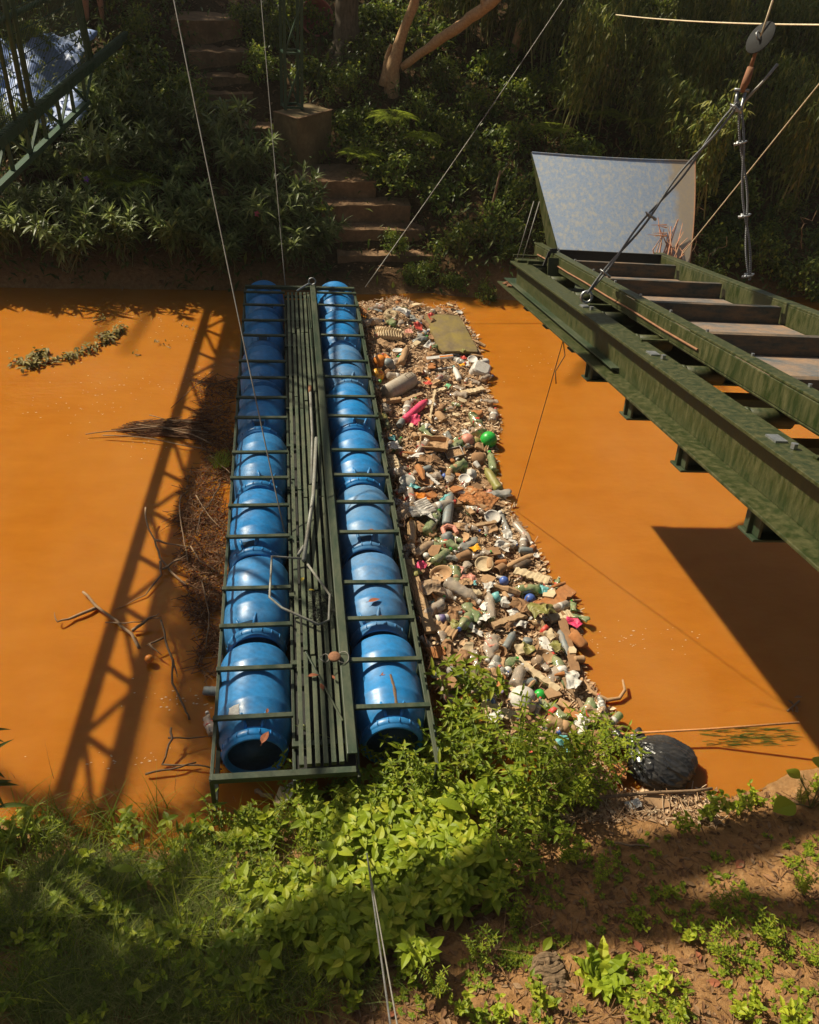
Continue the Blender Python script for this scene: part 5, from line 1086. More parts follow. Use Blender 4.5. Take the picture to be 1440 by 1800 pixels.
# individual big dry leaves on the soil
for i, (px, py, l_, a, lb) in enumerate([(1300, 1520, .10, .6, 'large curled tan leaf in the sunny strip at right'), (1350, 1545, .07, 2.2, 'reddish leaf right of the curled tan leaf'), (1400, 1480, .05, .2, 'small orange leaf near the right edge'), (1225, 1680, .07, 1.5, 'upright reddish-brown leaf right of the serrated weed'), (1235, 1700, .08, .2, 'pale leaf under the upright reddish-brown leaf'), (1195, 1660, .045, .4, 'small orange-red leaf below the right shadow band'), (1120, 1665, .08, 1.9, 'orange curved leaf standing at the top of the serrated weed'), (1105, 1790, .09, 2.6, 'brown leaf at the bottom edge below the serrated weed'), (1060, 1485, .05, .9, 'yellow leaf on the bank below the long pale stick'), (690, 1785, .05, .4, 'pinkish leaf beside the bright wires at the bottom'), (780, 1780, .06, 1, 'purple-brown round leaf right of the wires at the bottom'), (860, 1722, .045, .2, 'small dark red pod left of the old stump'), (1250, 1730, .09, 3, 'long pale leaf lying lower right of the serrated weed'), (985, 1700, .07, .8, 'tan leaf resting on the old stump'), (900, 1480, .09, 2.2, 'pinkish dry leaf on the bare red soil right of the green clump'), (20, 1560, .08, .5, 'pinkish dry leaf in the grass at the left edge'), (395, 1680, .10, .3, 'orange dry leaf heap in the grass at lower left'), (45, 1700, .06, 1.2, 'pale yellow leaf in the left shade'), (1150, 1500, .05, 1.9, 'small brown leaf between the two shadow bands')]):
    p = hit(px, py); p.z += .02; leaf_thing(p, l_, l_ * .5, a, md if i % 3 == 0 else L['dry'], lb, curl=rnd(.2, .6))
_at = at
def lz(px, py):
    rx = 628 + (py - 525) * .1746; t_ = min(1, max(0, (px - rx) / (130. + (py - 525) * .11))); return .10 * (1 - t_ * t_)
def at(x, y, z=0.):
    rx = 628 + (y - 525) * .1746
    if 515 < y < 1300 and rx - 12 < x < 1110 and not (x > 1095): return _at(x, y, z + lz(x, y))
    return _at(x, y, z)
# ------------------------------------------------------------------ floating litter raft
def plm(name, col, d=.45, rough=.4): return dirty('litter_' + name, col, (.33, .19, .10), d, rough, 9, 0, .25, 40)
P_ = dict(orange=plm('orange', (.80, .24, .02), .3), yellow=plm('yellow', (.85, .38, .02), .15, .25), green=plm('green', (.02, .42, .06), .08, .2), pink=plm('pink', (.80, .04, .16), .25), white=plm('white', (.72, .70, .66), .4), cream=plm('cream', (.66, .52, .33), .45, .8), red=plm('red', (.65, .05, .04), .35), blue=plm('blue', (.03, .12, .45), .25, .3), teal=plm('teal', (.12, .45, .47), .3), grey=plm('grey', (.42, .38, .31), .5), brown=plm('brown', (.27, .14, .065), .6, .9), tan=plm('tan', (.45, .27, .14), .5, .85), olive=plm('olive', (.22, .22, .05), .4), purple=plm('purple', (.14, .12, .30), .4), black=plm('black', (.03, .028, .026), .5, .5), salmon=plm('salmon', (.68, .27, .20), .4), lightgrey=plm('lightgrey', (.60, .58, .54), .35), slate=plm('slate', (.16, .22, .24), .5), rustc=plm('rust', (.42, .15, .04), .5, .9), mint=plm('mint', (.20, .60, .30), .3))
C_m = dict(clear=clearmat('clear_plastic', (.86, .80, .72), .3, .5), greenclear=clearmat('green_plastic', (.35, .62, .30), .3, .45), amber=clearmat('amber_plastic', (.72, .45, .20), .3, .35), muddy=clearmat('muddy_plastic', (.60, .42, .28), .4, .25), blueclear=clearmat('bluish_plastic', (.62, .74, .78), .3, .5))
ALLM = dict(P_); ALLM.update(C_m)
MC = {}
def crumple(g, amt, sc_=18):
    sd = random.randint(0, 999); out = []
    for p in g.v:
        p = Vector(p); k = Vector((vnoise(p.y * sc_ + p.z * 7, p.x * sc_, sd) - .5, vnoise(p.x * sc_, p.z * sc_ + p.y * 9, sd + 1) - .5, vnoise(p.y * sc_, p.x * sc_ + 3, sd + 2) - .5)); out.append(tuple(p + k * amt))
    g.v = out; return g
def bottle_mb(l_, r_, neck=.32, cr=0):
    g = MB(); pr = [(.001, -l_ / 2), (r_ * .7, -l_ / 2), (r_ * .95, -l_ * .47), (r_, -l_ * .40), (r_ * .96, -l_ * .30), (r_, -l_ * .2), (r_ * .92, -l_ * .12), (r_ * .92, .03 * l_), (r_, .08 * l_), (r_ * .97, .16 * l_), (r_ * .85, .26 * l_), (r_ * .55, .36 * l_), (r_ * neck, .42 * l_), (r_ * neck, .47 * l_), (.001, .475 * l_)]
    g.lathe(pr, 14, 'Y', (0, 0, 0)); return crumple(g, cr * r_, 1.4 / r_) if cr else g
def variants(kind, mat):
    key = (kind, mat)
    if key in MC: return MC[key]
    out = []; m_ = ALLM[mat]
    for v in range(3):
        pr = {}
        if kind == 'bottle': pr['body'] = bottle_mb(.23, .038, .34, .5 * v).mesh('body', m_, True); g = MB(); g.lathe([(.001, .105), (.015, .105), (.015, .121), (.001, .122)], 10); pr['cap'] = g.mesh('cap', P_[['red', 'blue', 'white'][v]], False); g = MB(); g.lathe([(.0362, -.03), (.0366, -.03), (.0366, .012), (.0362, .012)], 14) if v == 1 else g.lathe([(.0375, -.03), (.038, -.03), (.038, .005), (.0375, .005)], 14); pr['label_band'] = g.mesh('label_band', P_[['white', 'tan', 'red'][v]], True)
        if kind == 'crushed bottle': g = bottle_mb(.2, .04, .34, .9); g.v = [(x, y, z * .45) for x, y, z in g.v]; pr['body'] = g.mesh('body', m_, True); g = MB(); g.lathe([(.001, .092), (.014, .092), (.014, .107), (.001, .108)], 10); pr['cap'] = g.mesh('cap', P_[['white', 'green', 'red'][v]])
        if kind == 'cup': g = MB(); g.lathe([(.001, -.05), (.028, -.05), (.03, -.045), (.038, .04), (.041, .05), (.038, .05), (.035, .04), (.027, -.042), (.001, -.044)], 16); pr[None] = crumple(g, .012 * v, 25).mesh('cup', m_, True)
        if kind == 'ball': g = MB(); g.lathe([(math.cos(t) * .04 + 1e-4, math.sin(t) * .04) for t in [-1.5708 + i * math.pi / 14 for i in range(15)]], 20, 'Z'); pr[None] = g.mesh('ball', m_, True)
        if kind == 'foam block': g = MB(); s_ = (rnd(.08, .14), rnd(.05, .09), rnd(.02, .045)); K = 5; g.box((0, 0, 0), s_); pr[None] = None; me = MB(); 
        if kind == 'foam block':
            me = MB(); n_ = 6
            for f in range(6):
                ax = f // 2; sg = 1 if f % 2 else -1; vs = []
                for i in range(n_ + 1):
                    for j in range(n_ + 1):
                        a, b_ = i / n_ * 2 - 1, j / n_ * 2 - 1; q = [0, 0, 0]; q[ax] = sg; q[(ax + 1) % 3] = a; q[(ax + 2) % 3] = b_; q = Vector(q); ln = max(q.length, 1); q = q * (1 - .12 * (ln - 1)); vs.append((q.x * s_[0] / 2, q.y * s_[1] / 2, q.z * s_[2] / 2))
                me.add(vs, [(i * (n_ + 1) + j, i * (n_ + 1) + j + 1, (i + 1) * (n_ + 1) + j + 1, (i + 1) * (n_ + 1) + j) for i in range(n_) for j in range(n_)])
            pr[None] = crumple(me, .022, 30).mesh('foam_block', m_, False)
        if kind == 'wood piece': g = MB(); limb(g, [(0, -.09, 0), (rnd(-.01, .01), 0, .006), (rnd(-.015, .015), .09, 0)], [.012 + .006 * v, .014 + .006 * v, .010], 7, .003); pr[None] = g.mesh('wood_piece', m_, False)
        if kind == 'board scrap': g = MB(); g.add([(-.05, -.03, 0), (.055, -.035, .004), (.05, .03, 0), (.01, .045, .002), (-.045, .03, 0), (-.05, -.03, .012), (.055, -.035, .016), (.05, .03, .012), (.01, .045, .014), (-.045, .03, .012)], [(4, 3, 2, 1, 0), (5, 6, 7, 8, 9), (0, 1, 6, 5), (1, 2, 7, 6), (2, 3, 8, 7), (3, 4, 9, 8), (4, 0, 5, 9)]); pr[None] = g.mesh('board_scrap', m_)
        if kind == 'packet':
            g = MB(); n_ = 9; vs = []
            for i in range(n_ + 1):
                for j in range(n_ + 1): x, y = (i / n_ - .5) * .12, (j / n_ - .5) * .085; vs.append((x, y, .03 * fbm(x * 30 + v * 9, y * 30, 3, v) + .004))
            g.add(vs, [(i * (n_ + 1) + j, i * (n_ + 1) + j + 1, (i + 1) * (n_ + 1) + j + 1, (i + 1) * (n_ + 1) + j) for i in range(n_) for j in range(n_)]); pr[None] = crumple(g, .03, 20).mesh('packet', m_, False)
        if kind == 'plate': g = MB(); g.lathe([(.001, .004), (.045, .004), (.048, .010), (.056, .012), (.058, .008), (.056, .004), (.05, -.004), (.001, -.004)], 24, 'Z'); pr[None] = crumple(g, .008 * v, 20).mesh('plate', m_, True)
        if kind == 'bag scrap':
            g = MB(); n_ = 12; vs = []
            for i in range(n_ + 1):
                for j in range(n_ + 1): x, y = (i / n_ - .5) * .16, (j / n_ - .5) * .12; r2 = (x * x + y * y) * 60; vs.append((x, y, .05 * math.exp(-r2) + .035 * fbm(x * 25 + v * 9, y * 25, 4, v + 20)))
            g.add(vs, [(i * (n_ + 1) + j, i * (n_ + 1) + j + 1, (i + 1) * (n_ + 1) + j + 1, (i + 1) * (n_ + 1) + j) for i in range(n_) for j in range(n_)]); pr[None] = crumple(g, .05, 22).mesh('bag_scrap', m_, False)
        if kind == 'can': g = MB(); g.lathe([(.001, -.058), (.026, -.06), (.028, -.056), (.033, -.048), (.033, .046), (.027, .056), (.026, .06), (.023, .055), (.001, .055)], 18); pr[None] = crumple(g, .014 * v, 30).mesh('can', m_, True)
        out.append(pr)
    MC[key] = out; return out
NAMES = {'bottle': 'plastic_bottle', 'crushed bottle': 'crushed_bottle', 'cup': 'plastic_cup', 'ball': 'toy_ball', 'foam block': 'foam_block', 'wood piece': 'wood_piece', 'board scrap': 'board_scrap', 'packet': 'packet', 'plate': 'disposable_plate', 'bag scrap': 'crumpled_bag', 'can': 'drink_can'}
PROTO = {}
def item(kind, mat, loc, rz, s, label, group=None, tilt=.15, v=None, rx=0):
    vv = random.randrange(3) if v is None else v; pr = variants(kind, mat)[vv]; nm = NAMES[kind]
    if None in pr: o = bpy.data.objects.new(nm, pr[None]); COL.objects.link(o)
    else:
        o = empty(nm)
        for k_, me in pr.items(): part(k_, me, o)
    o.location = loc; o.rotation_euler = (rx + rnd(-tilt, tilt), rnd(-tilt, tilt), rz); o.scale = (s,) * 3 if isinstance(s, (int, float)) else s
    tag(o, label, kind.replace('crushed bottle', 'bottle').replace('board scrap', 'scrap').replace('bag scrap', 'plastic bag'), group or 'floating litter'); return o
placed = []
LM = []
def put(px, py, r_): p = at(px, py, .03); placed.append((p.x, p.y, r_)); return p
def lm(px, py, name, r_): p = put(px, py, r_); LM.append((p.x, p.y, name)); return p
def uv_ball(px, py, r_, mat, label, name='toy_ball'):
    p = lm(px, py, label_short(label), r_ * .9); p = at(px, py, r_ * .75); g = MB(); g.lathe([(math.cos(t) * r_ + 1e-4, math.sin(t) * r_) for t in [-1.5708 + i * math.pi / 18 for i in range(19)]], 28, 'Z'); o = g.build(name, P_[mat] if isinstance(mat, str) else mat, None, True); o.location = p; tag(o, label, 'ball', 'balls in the floating litter'); return o
def label_short(l): return 'the ' + ' '.join(l.split(',')[0].split()[:4])
uv_ball(859, 773, .092, 'green', 'shiny green ball floating at the outer edge of the litter')
sb = uv_ball(663, 660, .082, 'yellow', 'yellow-orange face ball beside the big grey canister')
for x, y, z, a, b_ in ((.3, -.42, .80, .010, .02), (.62, -.38, .66, .010, .02)):
    g = MB(); n_ = Vector((x, y, z)).normalized(); u = n_.orthogonal().normalized(); w_ = n_.cross(u); g.add([n_ * .0835 + u * a * math.cos(q) + w_ * b_ * math.sin(q) for q in [i * .7854 for i in range(8)]], [tuple(range(8))]); g.build('eye', P_['red'], sb)
g = MB(); g.tube([Vector((.45 + .32 * math.sin(q), -.62 - .1 * math.cos(q * 2), .5 + .0 * q)).normalized() * .084 for q in [-1 + i * .25 for i in range(9)]], .004, 5); g.build('mouth', P_['red'], sb)
uv_ball(668, 636, .085, 'orange', 'orange ball behind the yellow-orange face ball'); uv_ball(682, 640, .075, 'slate', 'grey-blue ball touching the orange ball')
uv_ball(822, 775, .08, 'salmon', 'salmon-pink ball with a red top left of the green ball'); uv_ball(836, 779, .062, 'olive', 'olive half-sunk ball between the pink and the green balls')
uv_ball(782, 838, .036, 'blue', 'small blue ball below the black tray'); uv_ball(861, 866, .034, 'salmon', 'small salmon ball at the outer edge beside the rusty mat'); uv_ball(826, 900, .036, 'mint', 'light green small ball right of the blue-grey sleeve')
uv_ball(932, 1053, .048, 'blue', 'dented blue ball beside the rusty carton'); uv_ball(861, 1234, .042, 'blue', 'bright blue ball near the weeds at the near end'); uv_ball(949, 1222, .046, 'green', 'dark green ball by the pale dome container'); uv_ball(765, 672, .022, 'blue', 'tiny blue ball next to the red and white packet'); uv_ball(840, 707, .03, 'cream', 'yellowish speckled ball at the outer edge')
uv_ball(1008, 1195, .03, 'tan', 'small tan ball at the right edge of the near litter')
# big grey canister
def cyl_between(p, q, r_, mat, name, label, cat, prof=None, n=24):
    p = Vector(p); q = Vector(q); t_ = tag(empty(name, (p + q) / 2), label, cat, 'floating litter'); l_ = (q - p).length
    d = (q - p).normalized(); t_.rotation_euler = d.to_track_quat('Y', 'Z').to_euler(); g = MB(); prof = prof or [(.001, -.5), (.8, -.5), (1, -.46), (1, .3), (.85, .42), (.5, .49), (.001, .5)]
    g.lathe([(a * r_ if a > .01 else .001, b_ * l_) for a, b_ in prof], n); g.build('body', ALLM[mat], t_, True); LM.append((t_.location.x, t_.location.y, label_short(label))); 
    for k in range(4): c_ = p.lerp(q, .12 + .25 * k); placed.append((c_.x, c_.y, r_ * .9))
    return t_, l_
t_, l_ = cyl_between(at(679, 692, .07), at(728, 664, .08), .10, 'grey', 'plastic_canister', 'big dirty grey canister lying across the litter near the pontoon rail', 'canister')
g = MB(); g.tube([(.07, .04, .105), (.02, .04, .128), (.02, .14, .13), (.07, .14, .105), (.07, .04, .105)], .0035, 5); g.build('outline_rib', P_['black'], t_)
t_, l_ = cyl_between(at(712, 738, .06), at(748, 706, .06), .045, 'pink', 'sleeve_bottle', 'hot pink wrapped bottle slanting below the grey canister', 'bottle'); g = MB(); g.lathe([(.001, l_ * .5), (.024, l_ * .5), (.024, l_ * .56), (.001, l_ * .57)], 12); g.build('cap', P_['red'], t_)
t_, l_ = cyl_between(at(785, 924, .05), at(792, 868, .07), .048, 'slate', 'cloth_sleeve', 'blue-grey crumpled sleeve standing upright among the bottles', 'sleeve')
for a in [((680, 752, .05), (672, 722, .05), .042, 'greenclear', 'green clear bottle against the pontoon rail below the canister'), ((868, 828, .04), (861, 795, .04), .045, 'greenclear', 'light green ribbed bottle just under the green ball'), ((878, 862, .05), (853, 822, .05), .05, 'olive', 'muddy olive bottle at the outer edge under the light green bottle'), ((750, 936, .06), (772, 898, .06), .055, 'greenclear', 'green bottle in the middle left of the blue-grey sleeve'),
          ((722, 956, .06), (724, 912, .06), .05, 'amber', 'upright amber bottle by the pontoon rail'), ((727, 975, .05), (765, 952, .05), .048, 'muddy', 'crumpled muddy bottle right below the amber bottle'), ((762, 988, .06), (792, 966, .05), .046, 'greenclear', 'deep green bottle above the beige bowl'), ((784, 1022, .06), (842, 1058, .06), .062, 'clear', 'large clear wrinkled bottle below the beige bowl'), ((755, 1030, .05), (800, 1052, .04), .05, 'clear', 'dull clear bottle between the long plank and the large wrinkled bottle'),
          ((864, 1090, .06), (859, 1040, .05), .044, 'clear', 'clear bottle standing upright beside the teal cup'), ((900, 960, .04), (870, 942, .04), .03, 'clear', 'small clear bottle at the outer edge'), ((940, 975, .03), (885, 1000, .03), .034, 'tan', 'tan tube pointing at the water'), ((905, 660, .04), (835, 900, .04), .0, '', ''),
          ((905, 1205, .06), (918, 1170, .06), .052, 'clear', 'clear jar with reddish contents left of the long cream foam'), ((888, 1140, .05), (905, 1110, .05), .036, 'slate', 'dull grey tube near the brown cup'), ((893, 1130, .05), (850, 1185, .05), .0, '', ''), ((985, 1110, .04), (1000, 1155, .05), .034, 'slate', 'slate grey can at the right edge beside the curled sole'), ((690, 640, .04), (735, 600, .05), .0, '', ''),
          ((705, 640, .05), (715, 610, .06), .05, 'tan', 'pale tan pouch bottle right of the orange ball'), ((880, 905, .03), (895, 940, .03), .036, 'blueclear', 'clear bottle with bluish cap at the outer edge beside the string'), ((905, 920, .03), (935, 955, .04), .042, 'clear', 'clear crinkled bottle floating outside the green-white packet'), ((740, 1120, .05), (758, 1138, .05), .03, 'clear', 'muddy clear bottle under the lower end of the plank'),
          ((808, 668, .06), (798, 645, .07), .036, 'white', 'white bottle with teal top right of the white tray'), ((700, 758, .05), (760, 730, .05), .0, '', ''), ((905, 1000, .04), (935, 985, .05), .038, 'black', 'dark grey can beside the cream plastic grid'), ((690, 792, .04), (705, 770, .05), .030, 'greenclear', 'slim green bottle beneath the grey-white packet by the rail')]:
    if not a[3]: continue
    t_, l_ = cyl_between(at(*a[0]), at(*a[1]), a[2], a[3], 'plastic_bottle', a[4], 'bottle', [(.001, -.5), (.7, -.5), (.96, -.46), (1, -.38), (.94, -.3), (1, -.22), (.93, -.12), (1, -.02), (.94, .08), (1, .18), (.8, .3), (.45, .40), (.32, .44), (.32, .49), (.001, .5)], 18)
    ch = t_.children[0].data
    for v_ in ch.vertices: 
        k_ = vnoise(v_.co.y * 45, math.atan2(v_.co.z, v_.co.x) * 2, 5); v_.co.x *= .82 + .3 * k_; v_.co.z *= .78 + .3 * vnoise(v_.co.y * 38 + 9, v_.co.x * 40, 8)
    g = MB(); g.lathe([(.001, l_ * .47), (a[2] * .38, l_ * .47), (a[2] * .38, l_ * .54), (.001, l_ * .545)], 10); g.build('cap', P_[{'clear': 'white', 'greenclear': 'green', 'white': 'teal', 'blueclear': 'blue', 'amber': 'yellow'}.get(a[3], 'tan')], t_)
def thing_mesh(g, name, mat, px, py, z, rz, label, cat, r_=.06, rx=0, ry=0, smooth=False):
    o = g.build(name, ALLM[mat] if isinstance(mat, str) else mat, None, smooth); o.location = at(px, py, z); o.rotation_euler = (rx, ry, rz); tag(o, label, cat, 'floating litter'); lm(px, py, label_short(label), r_); return o
def grid_sheet(lx, ly, hf, n1=16, n2=16, th=0):
    g = MB(); g.add([((i / n1 - .5) * lx, (j / n2 - .5) * ly, hf(i / n1, j / n2)) for i in range(n1 + 1) for j in range(n2 + 1)], [(i * (n2 + 1) + j, i * (n2 + 1) + j + 1, (i + 1) * (n2 + 1) + j + 1, (i + 1) * (n2 + 1) + j) for i in range(n1) for j in range(n2)])
    if th:
        n0 = (n1 + 1) * (n2 + 1); g.v += [(x, y, z - th) for x, y, z in g.v]; fs = list(g.f); g.f += [tuple(q + n0 for q in f[::-1]) for f in fs]
        bd = [i * (n2 + 1) for i in range(n1 + 1)] + [n1 * (n2 + 1) + j for j in range(1, n2 + 1)] + [i * (n2 + 1) + n2 for i in range(n1 - 1, -1, -1)] + [j for j in range(n2 - 1, 0, -1)]
        g.f += [(bd[i], bd[(i + 1) % len(bd)], bd[(i + 1) % len(bd)] + n0, bd[i] + n0) for i in range(len(bd))]
    return g
# ribbed white basket
bk = tag(empty('ribbed_basket', at(845, 652, .05), (R(25), R(12), R(-20))), 'translucent white ribbed basket upturned at the outer edge of the litter', 'basket', 'floating litter'); lm(845, 652, 'the white ribbed basket', .12)
g = MB(); pr = []; n_ = 48
for r_, h_ in ((.085, .09), (.105, .07), (.118, .0), (.125, -.07), (.13, -.075)):
    for j in range(n_):
        a = 2 * math.pi * j / n_; e = 1 / (abs(math.cos(a)) ** 4 + abs(math.sin(a)) ** 4) ** .25; k_ = r_ * e * (1 + .02 * (j % 4 < 2)); pr.append((k_ * math.cos(a), k_ * .85 * math.sin(a), h_))
g.add(pr, [(k * n_ + j, k * n_ + (j + 1) % n_, (k + 1) * n_ + (j + 1) % n_, (k + 1) * n_ + j) for k in range(4) for j in range(n_)] + [tuple(range(n_))]); g.build('shell', P_['lightgrey'], bk, False)
# white tray with orange stripe
wt = tag(empty('appliance_tray', at(770, 634, .07), (R(15), R(-4), R(6))), 'white plastic appliance part with an orange stripe lying across the litter', 'plastic part', 'floating litter'); lm(770, 634, 'the white orange-striped tray', .16)
g = MB(); g.box((.03, .03, .02), (.34, .05, .03)); g.box((-.14, -.05, 0), (.03, .2, .035)); g.box((.0, -.13, -.015), (.3, .02, .02)); wt_o = g.build('frame', P_['white'], wt, False, .004); g = MB(); g.box((.11, .028, .0365), (.17, .022, .003)); g.build('stripe', P_['orange'], wt)
# foam and cloth pieces
g = grid_sheet(.36, .22, lambda a, b_: .05 * math.sin(math.pi * a) * math.sin(math.pi * b_) + .012 * math.sin(a * 70 + 3 * math.sin(b_ * 6)) + .02 * fbm(a * 7, b_ * 5, 3, 4), 60, 24, .05); thing_mesh(g, 'shaggy_foam', 'cream', 682, 585, .07, R(-6), 'shaggy cream fibre cushion near the far end of the litter', 'cushion', .17)
g = MB()
for k in range(5): g.tube([(math.cos(q) * (.03 + .016 * k), math.sin(q) * (.03 + .016 * k), .01 * k - .004 * k * k + .01 * math.sin(q * 2 + k)) for q in [i * .35 for i in range(19)]], .011, 6)
thing_mesh(g, 'fibre_coil', 'cream', 688, 553, .08, 0, 'round cream fibre coil above the shaggy cushion', 'coil', .09, R(30))
g = grid_sheet(.50, 1.05, lambda a, b_: .015 * fbm(a * 4, b_ * 6, 3, 9) + .012 * math.sin(a * 3), 14, 20, .035)
g.v = [(x * (1 - .18 * max(0, (abs(y) - .35) / .17) ** 2 * .5), y, z) for x, y, z in g.v]
thing_mesh(g, 'mattress_board', dirty('algae_board', (.15, .105, .06), (.26, .19, .04), .9, .7, 3.5, 0, .5, 20), 792, 586, .085, R(4), 'large dark algae-stained foam board at the far outer corner of the litter', 'board', .3, 0, R(2)); 
for dy in (-.35, 0, .3): p = at(792, 588, .03); placed.append((p.x, p.y + dy, .26))
g = grid_sheet(.12, .34, lambda a, b_: .02 + .012 * (1 if (b_ * 7) % 1 < .5 else 0) * (1 if .25 < a < .75 else .3), 12, 42, .03); thing_mesh(g, 'ridged_foam', 'cream', 694, 820, .05, R(12), 'cream ridged foam slab leaning along the pontoon rail', 'foam slab', .09)
g = grid_sheet(.25, .2, lambda a, b_: .05 * abs(a - .5) + .008 * math.sin(b_ * 40) + .02 * fbm(a * 5, b_ * 5, 3, 14), 24, 24, .01); thing_mesh(g, 'foam_tray', 'white', 737, 896, .08, R(20), 'bright white ribbed foam tray broken open by the rail', 'foam tray', .12)
g = grid_sheet(.34, .26, lambda a, b_: .045 * fbm(a * 9, b_ * 9, 4, 24) + .02 * math.sin(a * 3), 40, 30, .03); thing_mesh(g, 'coir_mat', 'rustc', 840, 880, .05, R(-35), 'fuzzy rust-coloured mat at the outer edge of the middle litter', 'mat', .15)
g = grid_sheet(.30, .22, lambda a, b_: .05 * (1 if abs(a - .5) > .42 or abs(b_ - .5) > .4 else 0) + .03 * fbm(a * 5, b_ * 5, 3, 34), 24, 18, .015); thing_mesh(g, 'broken_crate', 'tan', 762, 785, .06, R(-12), 'broken brown crate panel left of the salmon ball', 'crate', .15)
# black tray
bt = tag(empty('food_tray', at(798, 798, .06), (R(10), R(-10), R(10))), 'rectangular black tray filled with brown mud', 'tray', 'floating litter'); lm(798, 798, 'the mud-filled black tray', .09)
g = MB()
for c_, d_ in (((0, 0, -.02), (.17, .12, .006)), ((.085, 0, .0), (.006, .12, .05)), ((-.085, 0, 0), (.006, .12, .05)), ((0, .06, 0), (.17, .006, .05)), ((0, -.06, 0), (.17, .006, .05))): g.box(c_, d_)
g.build('shell', P_['black'], bt, False, .002); g = grid_sheet(.16, .11, lambda a, b_: .006 + .016 * fbm(a * 6, b_ * 6, 3, 44), 12, 10); g.build('mud', P_['tan'], bt)
g = MB()
for a, b_ in ((0, 0), (1, 0), (0, 1), (1, 1)): pass
g.tube([(.088, .063, .027), (-.088, .063, .027), (-.088, -.063, .027), (.088, -.063, .027), (.088, .063, .027)], .004, 5); g.build('rim', P_['lightgrey'], bt)
def bowl(px, py, r_, mat, label, rx=.3, z=.06, d=.4):
    g = MB(); g.lathe([(.001, -r_ * d), (r_ * .6, -r_ * d), (r_ * .85, -r_ * d * .3), (r_ * .95, r_ * .12), (r_ * 1.04, r_ * .16), (r_ * 1.05, r_ * .12), (r_ * .98, r_ * .05), (r_ * .9, -r_ * d * .45), (r_ * .62, -r_ * d * 1.12), (.001, -r_ * d * 1.12)], 32, 'Z'); return thing_mesh(g, 'bowl', mat, px, py, z, rnd(0, 6), label, 'bowl', r_, -rx, rnd(-.15, .15), True)
bowl(775, 1010, .098, 'tan', 'round beige bowl at the head of the long plank'); bowl(851, 992, .078, 'cream', 'cream plate with stained rim right of the beige bowl', .25, .06, .12); bowl(716, 845, .075, 'lightgrey', 'stacked white lids beside the ridged foam slab', .1, .07, .15); bowl(747, 846, .085, 'brown', 'brown muddy bowl beside the stacked white lids', .25); bowl(958, 1158, .085, 'tan', 'broken cream plate behind the brown bulb', .2, .05, .15); bowl(880, 1146, .05, 'brown', 'small brown cup filled with mud', .3, .06, .8)
uv_ball(945, 1163, .055, C_m['muddy'], 'brown glassy bulb lying on the broken cream plate', 'glass_bulb')
g = MB(); g.lathe([(.001, .075), (.04, .075), (.075, .055), (.105, -.01), (.115, -.05), (.11, -.055), (.001, -.05)], 28, 'Z'); thing_mesh(g, 'dome_container', 'lightgrey', 920, 1226, .06, 0, 'pale dome-shaped container at the near end of the litter', 'container', .11, R(-15), R(10), True)
g = MB(); g.lathe([(.001, .045), (.036, .045), (.04, .035), (.042, -.03), (.001, -.032)], 20, 'Z'); thing_mesh(g, 'screw_cap', 'slate', 927, 1132, .06, 0, 'greyish green screw cap right of the small brown cup', 'cap', .045, R(-20), R(8), True)
g = MB(); g.lathe([(.001, -.05), (.03, -.05), (.034, -.045), (.04, .04), (.042, .05), (.001, .048)], 20); thing_mesh(g, 'yoghurt_cup', 'white', 778, 1088, .06, R(100), 'white cup with a purple band lying on the plank', 'cup', .055, 0, 0, True)
cpb = bpy.data.objects[-1] if False else None
o = [q for q in COL.objects if q.name.startswith('yoghurt_cup')][0]; g = MB(); g.lathe([(.0365, -.02), (.0372, -.02), (.0405, .03), (.040, .03)], 20); g.build('band', P_['purple'], o, True)
g = MB(); g.lathe([(.001, -.04), (.03, -.04), (.034, .04), (.03, .04), (.026, -.03), (.001, -.032)], 18); thing_mesh(g, 'teal_cup', 'teal', 873, 1050, .07, R(20), 'small teal ribbed cup leaning on the upright clear bottle', 'cup', .04, R(30), 0, True)
# planks, boards, foam pieces, soles
def plank(p, q, wd, th, mat, name, label, cat, jag=.01):
    p = Vector(p); q = Vector(q); l_ = (q - p).length; g = MB(); n_ = 14; vs = []
    for i in range(n_ + 1):
        y = (i / n_ - .5) * l_; w2 = wd / 2 + rnd(-jag, jag) * .5; xo = rnd(-jag, jag) * .3
        for x, z in ((-w2 + xo, -th / 2), (w2 + xo, -th / 2), (w2 + xo, th / 2 + rnd(-.2, .2) * jag), (-w2 + xo, th / 2 + rnd(-.2, .2) * jag)): vs.append((x, y, z))
    g.add(vs, [(i * 4 + j, i * 4 + (j + 1) % 4, i * 4 + 4 + (j + 1) % 4, i * 4 + 4 + j) for i in range(n_) for j in range(4)] + [(3, 2, 1, 0), tuple(n_ * 4 + j for j in range(4))])
    o = g.build(name, ALLM[mat] if isinstance(mat, str) else mat, None, False, .002); o.location = (p + q) / 2; o.rotation_euler = (q - p).to_track_quat('Y', 'Z').to_euler(); tag(o, label, cat, 'floating litter'); LM.append((o.location.x, o.location.y, label_short(label)))
    for k in range(5): c_ = p.lerp(q, .1 + .2 * k); placed.append((c_.x, c_.y, wd * .6))
    return o
wood = dirty('weathered_plank', (.48, .32, .18), (.30, .17, .085), .7, .9, 8, 0, .8, 40, (6, 1, 6))
plank(at(716, 985, .08), at(757, 1112, .07), .10, .035, wood, 'plank', 'long weathered plank lying beside the pontoon rail', 'plank')
plank(at(866, 1100, .06), at(932, 1078, .06), .055, .04, wood, 'plank', 'thick brown board below the upright clear bottle', 'board'); plank(at(908, 1158, .06), at(982, 1215, .06), .055, .03, 'cream', 'foam_strip', 'long cream foam strip pointing to the near right corner', 'foam strip', .02)
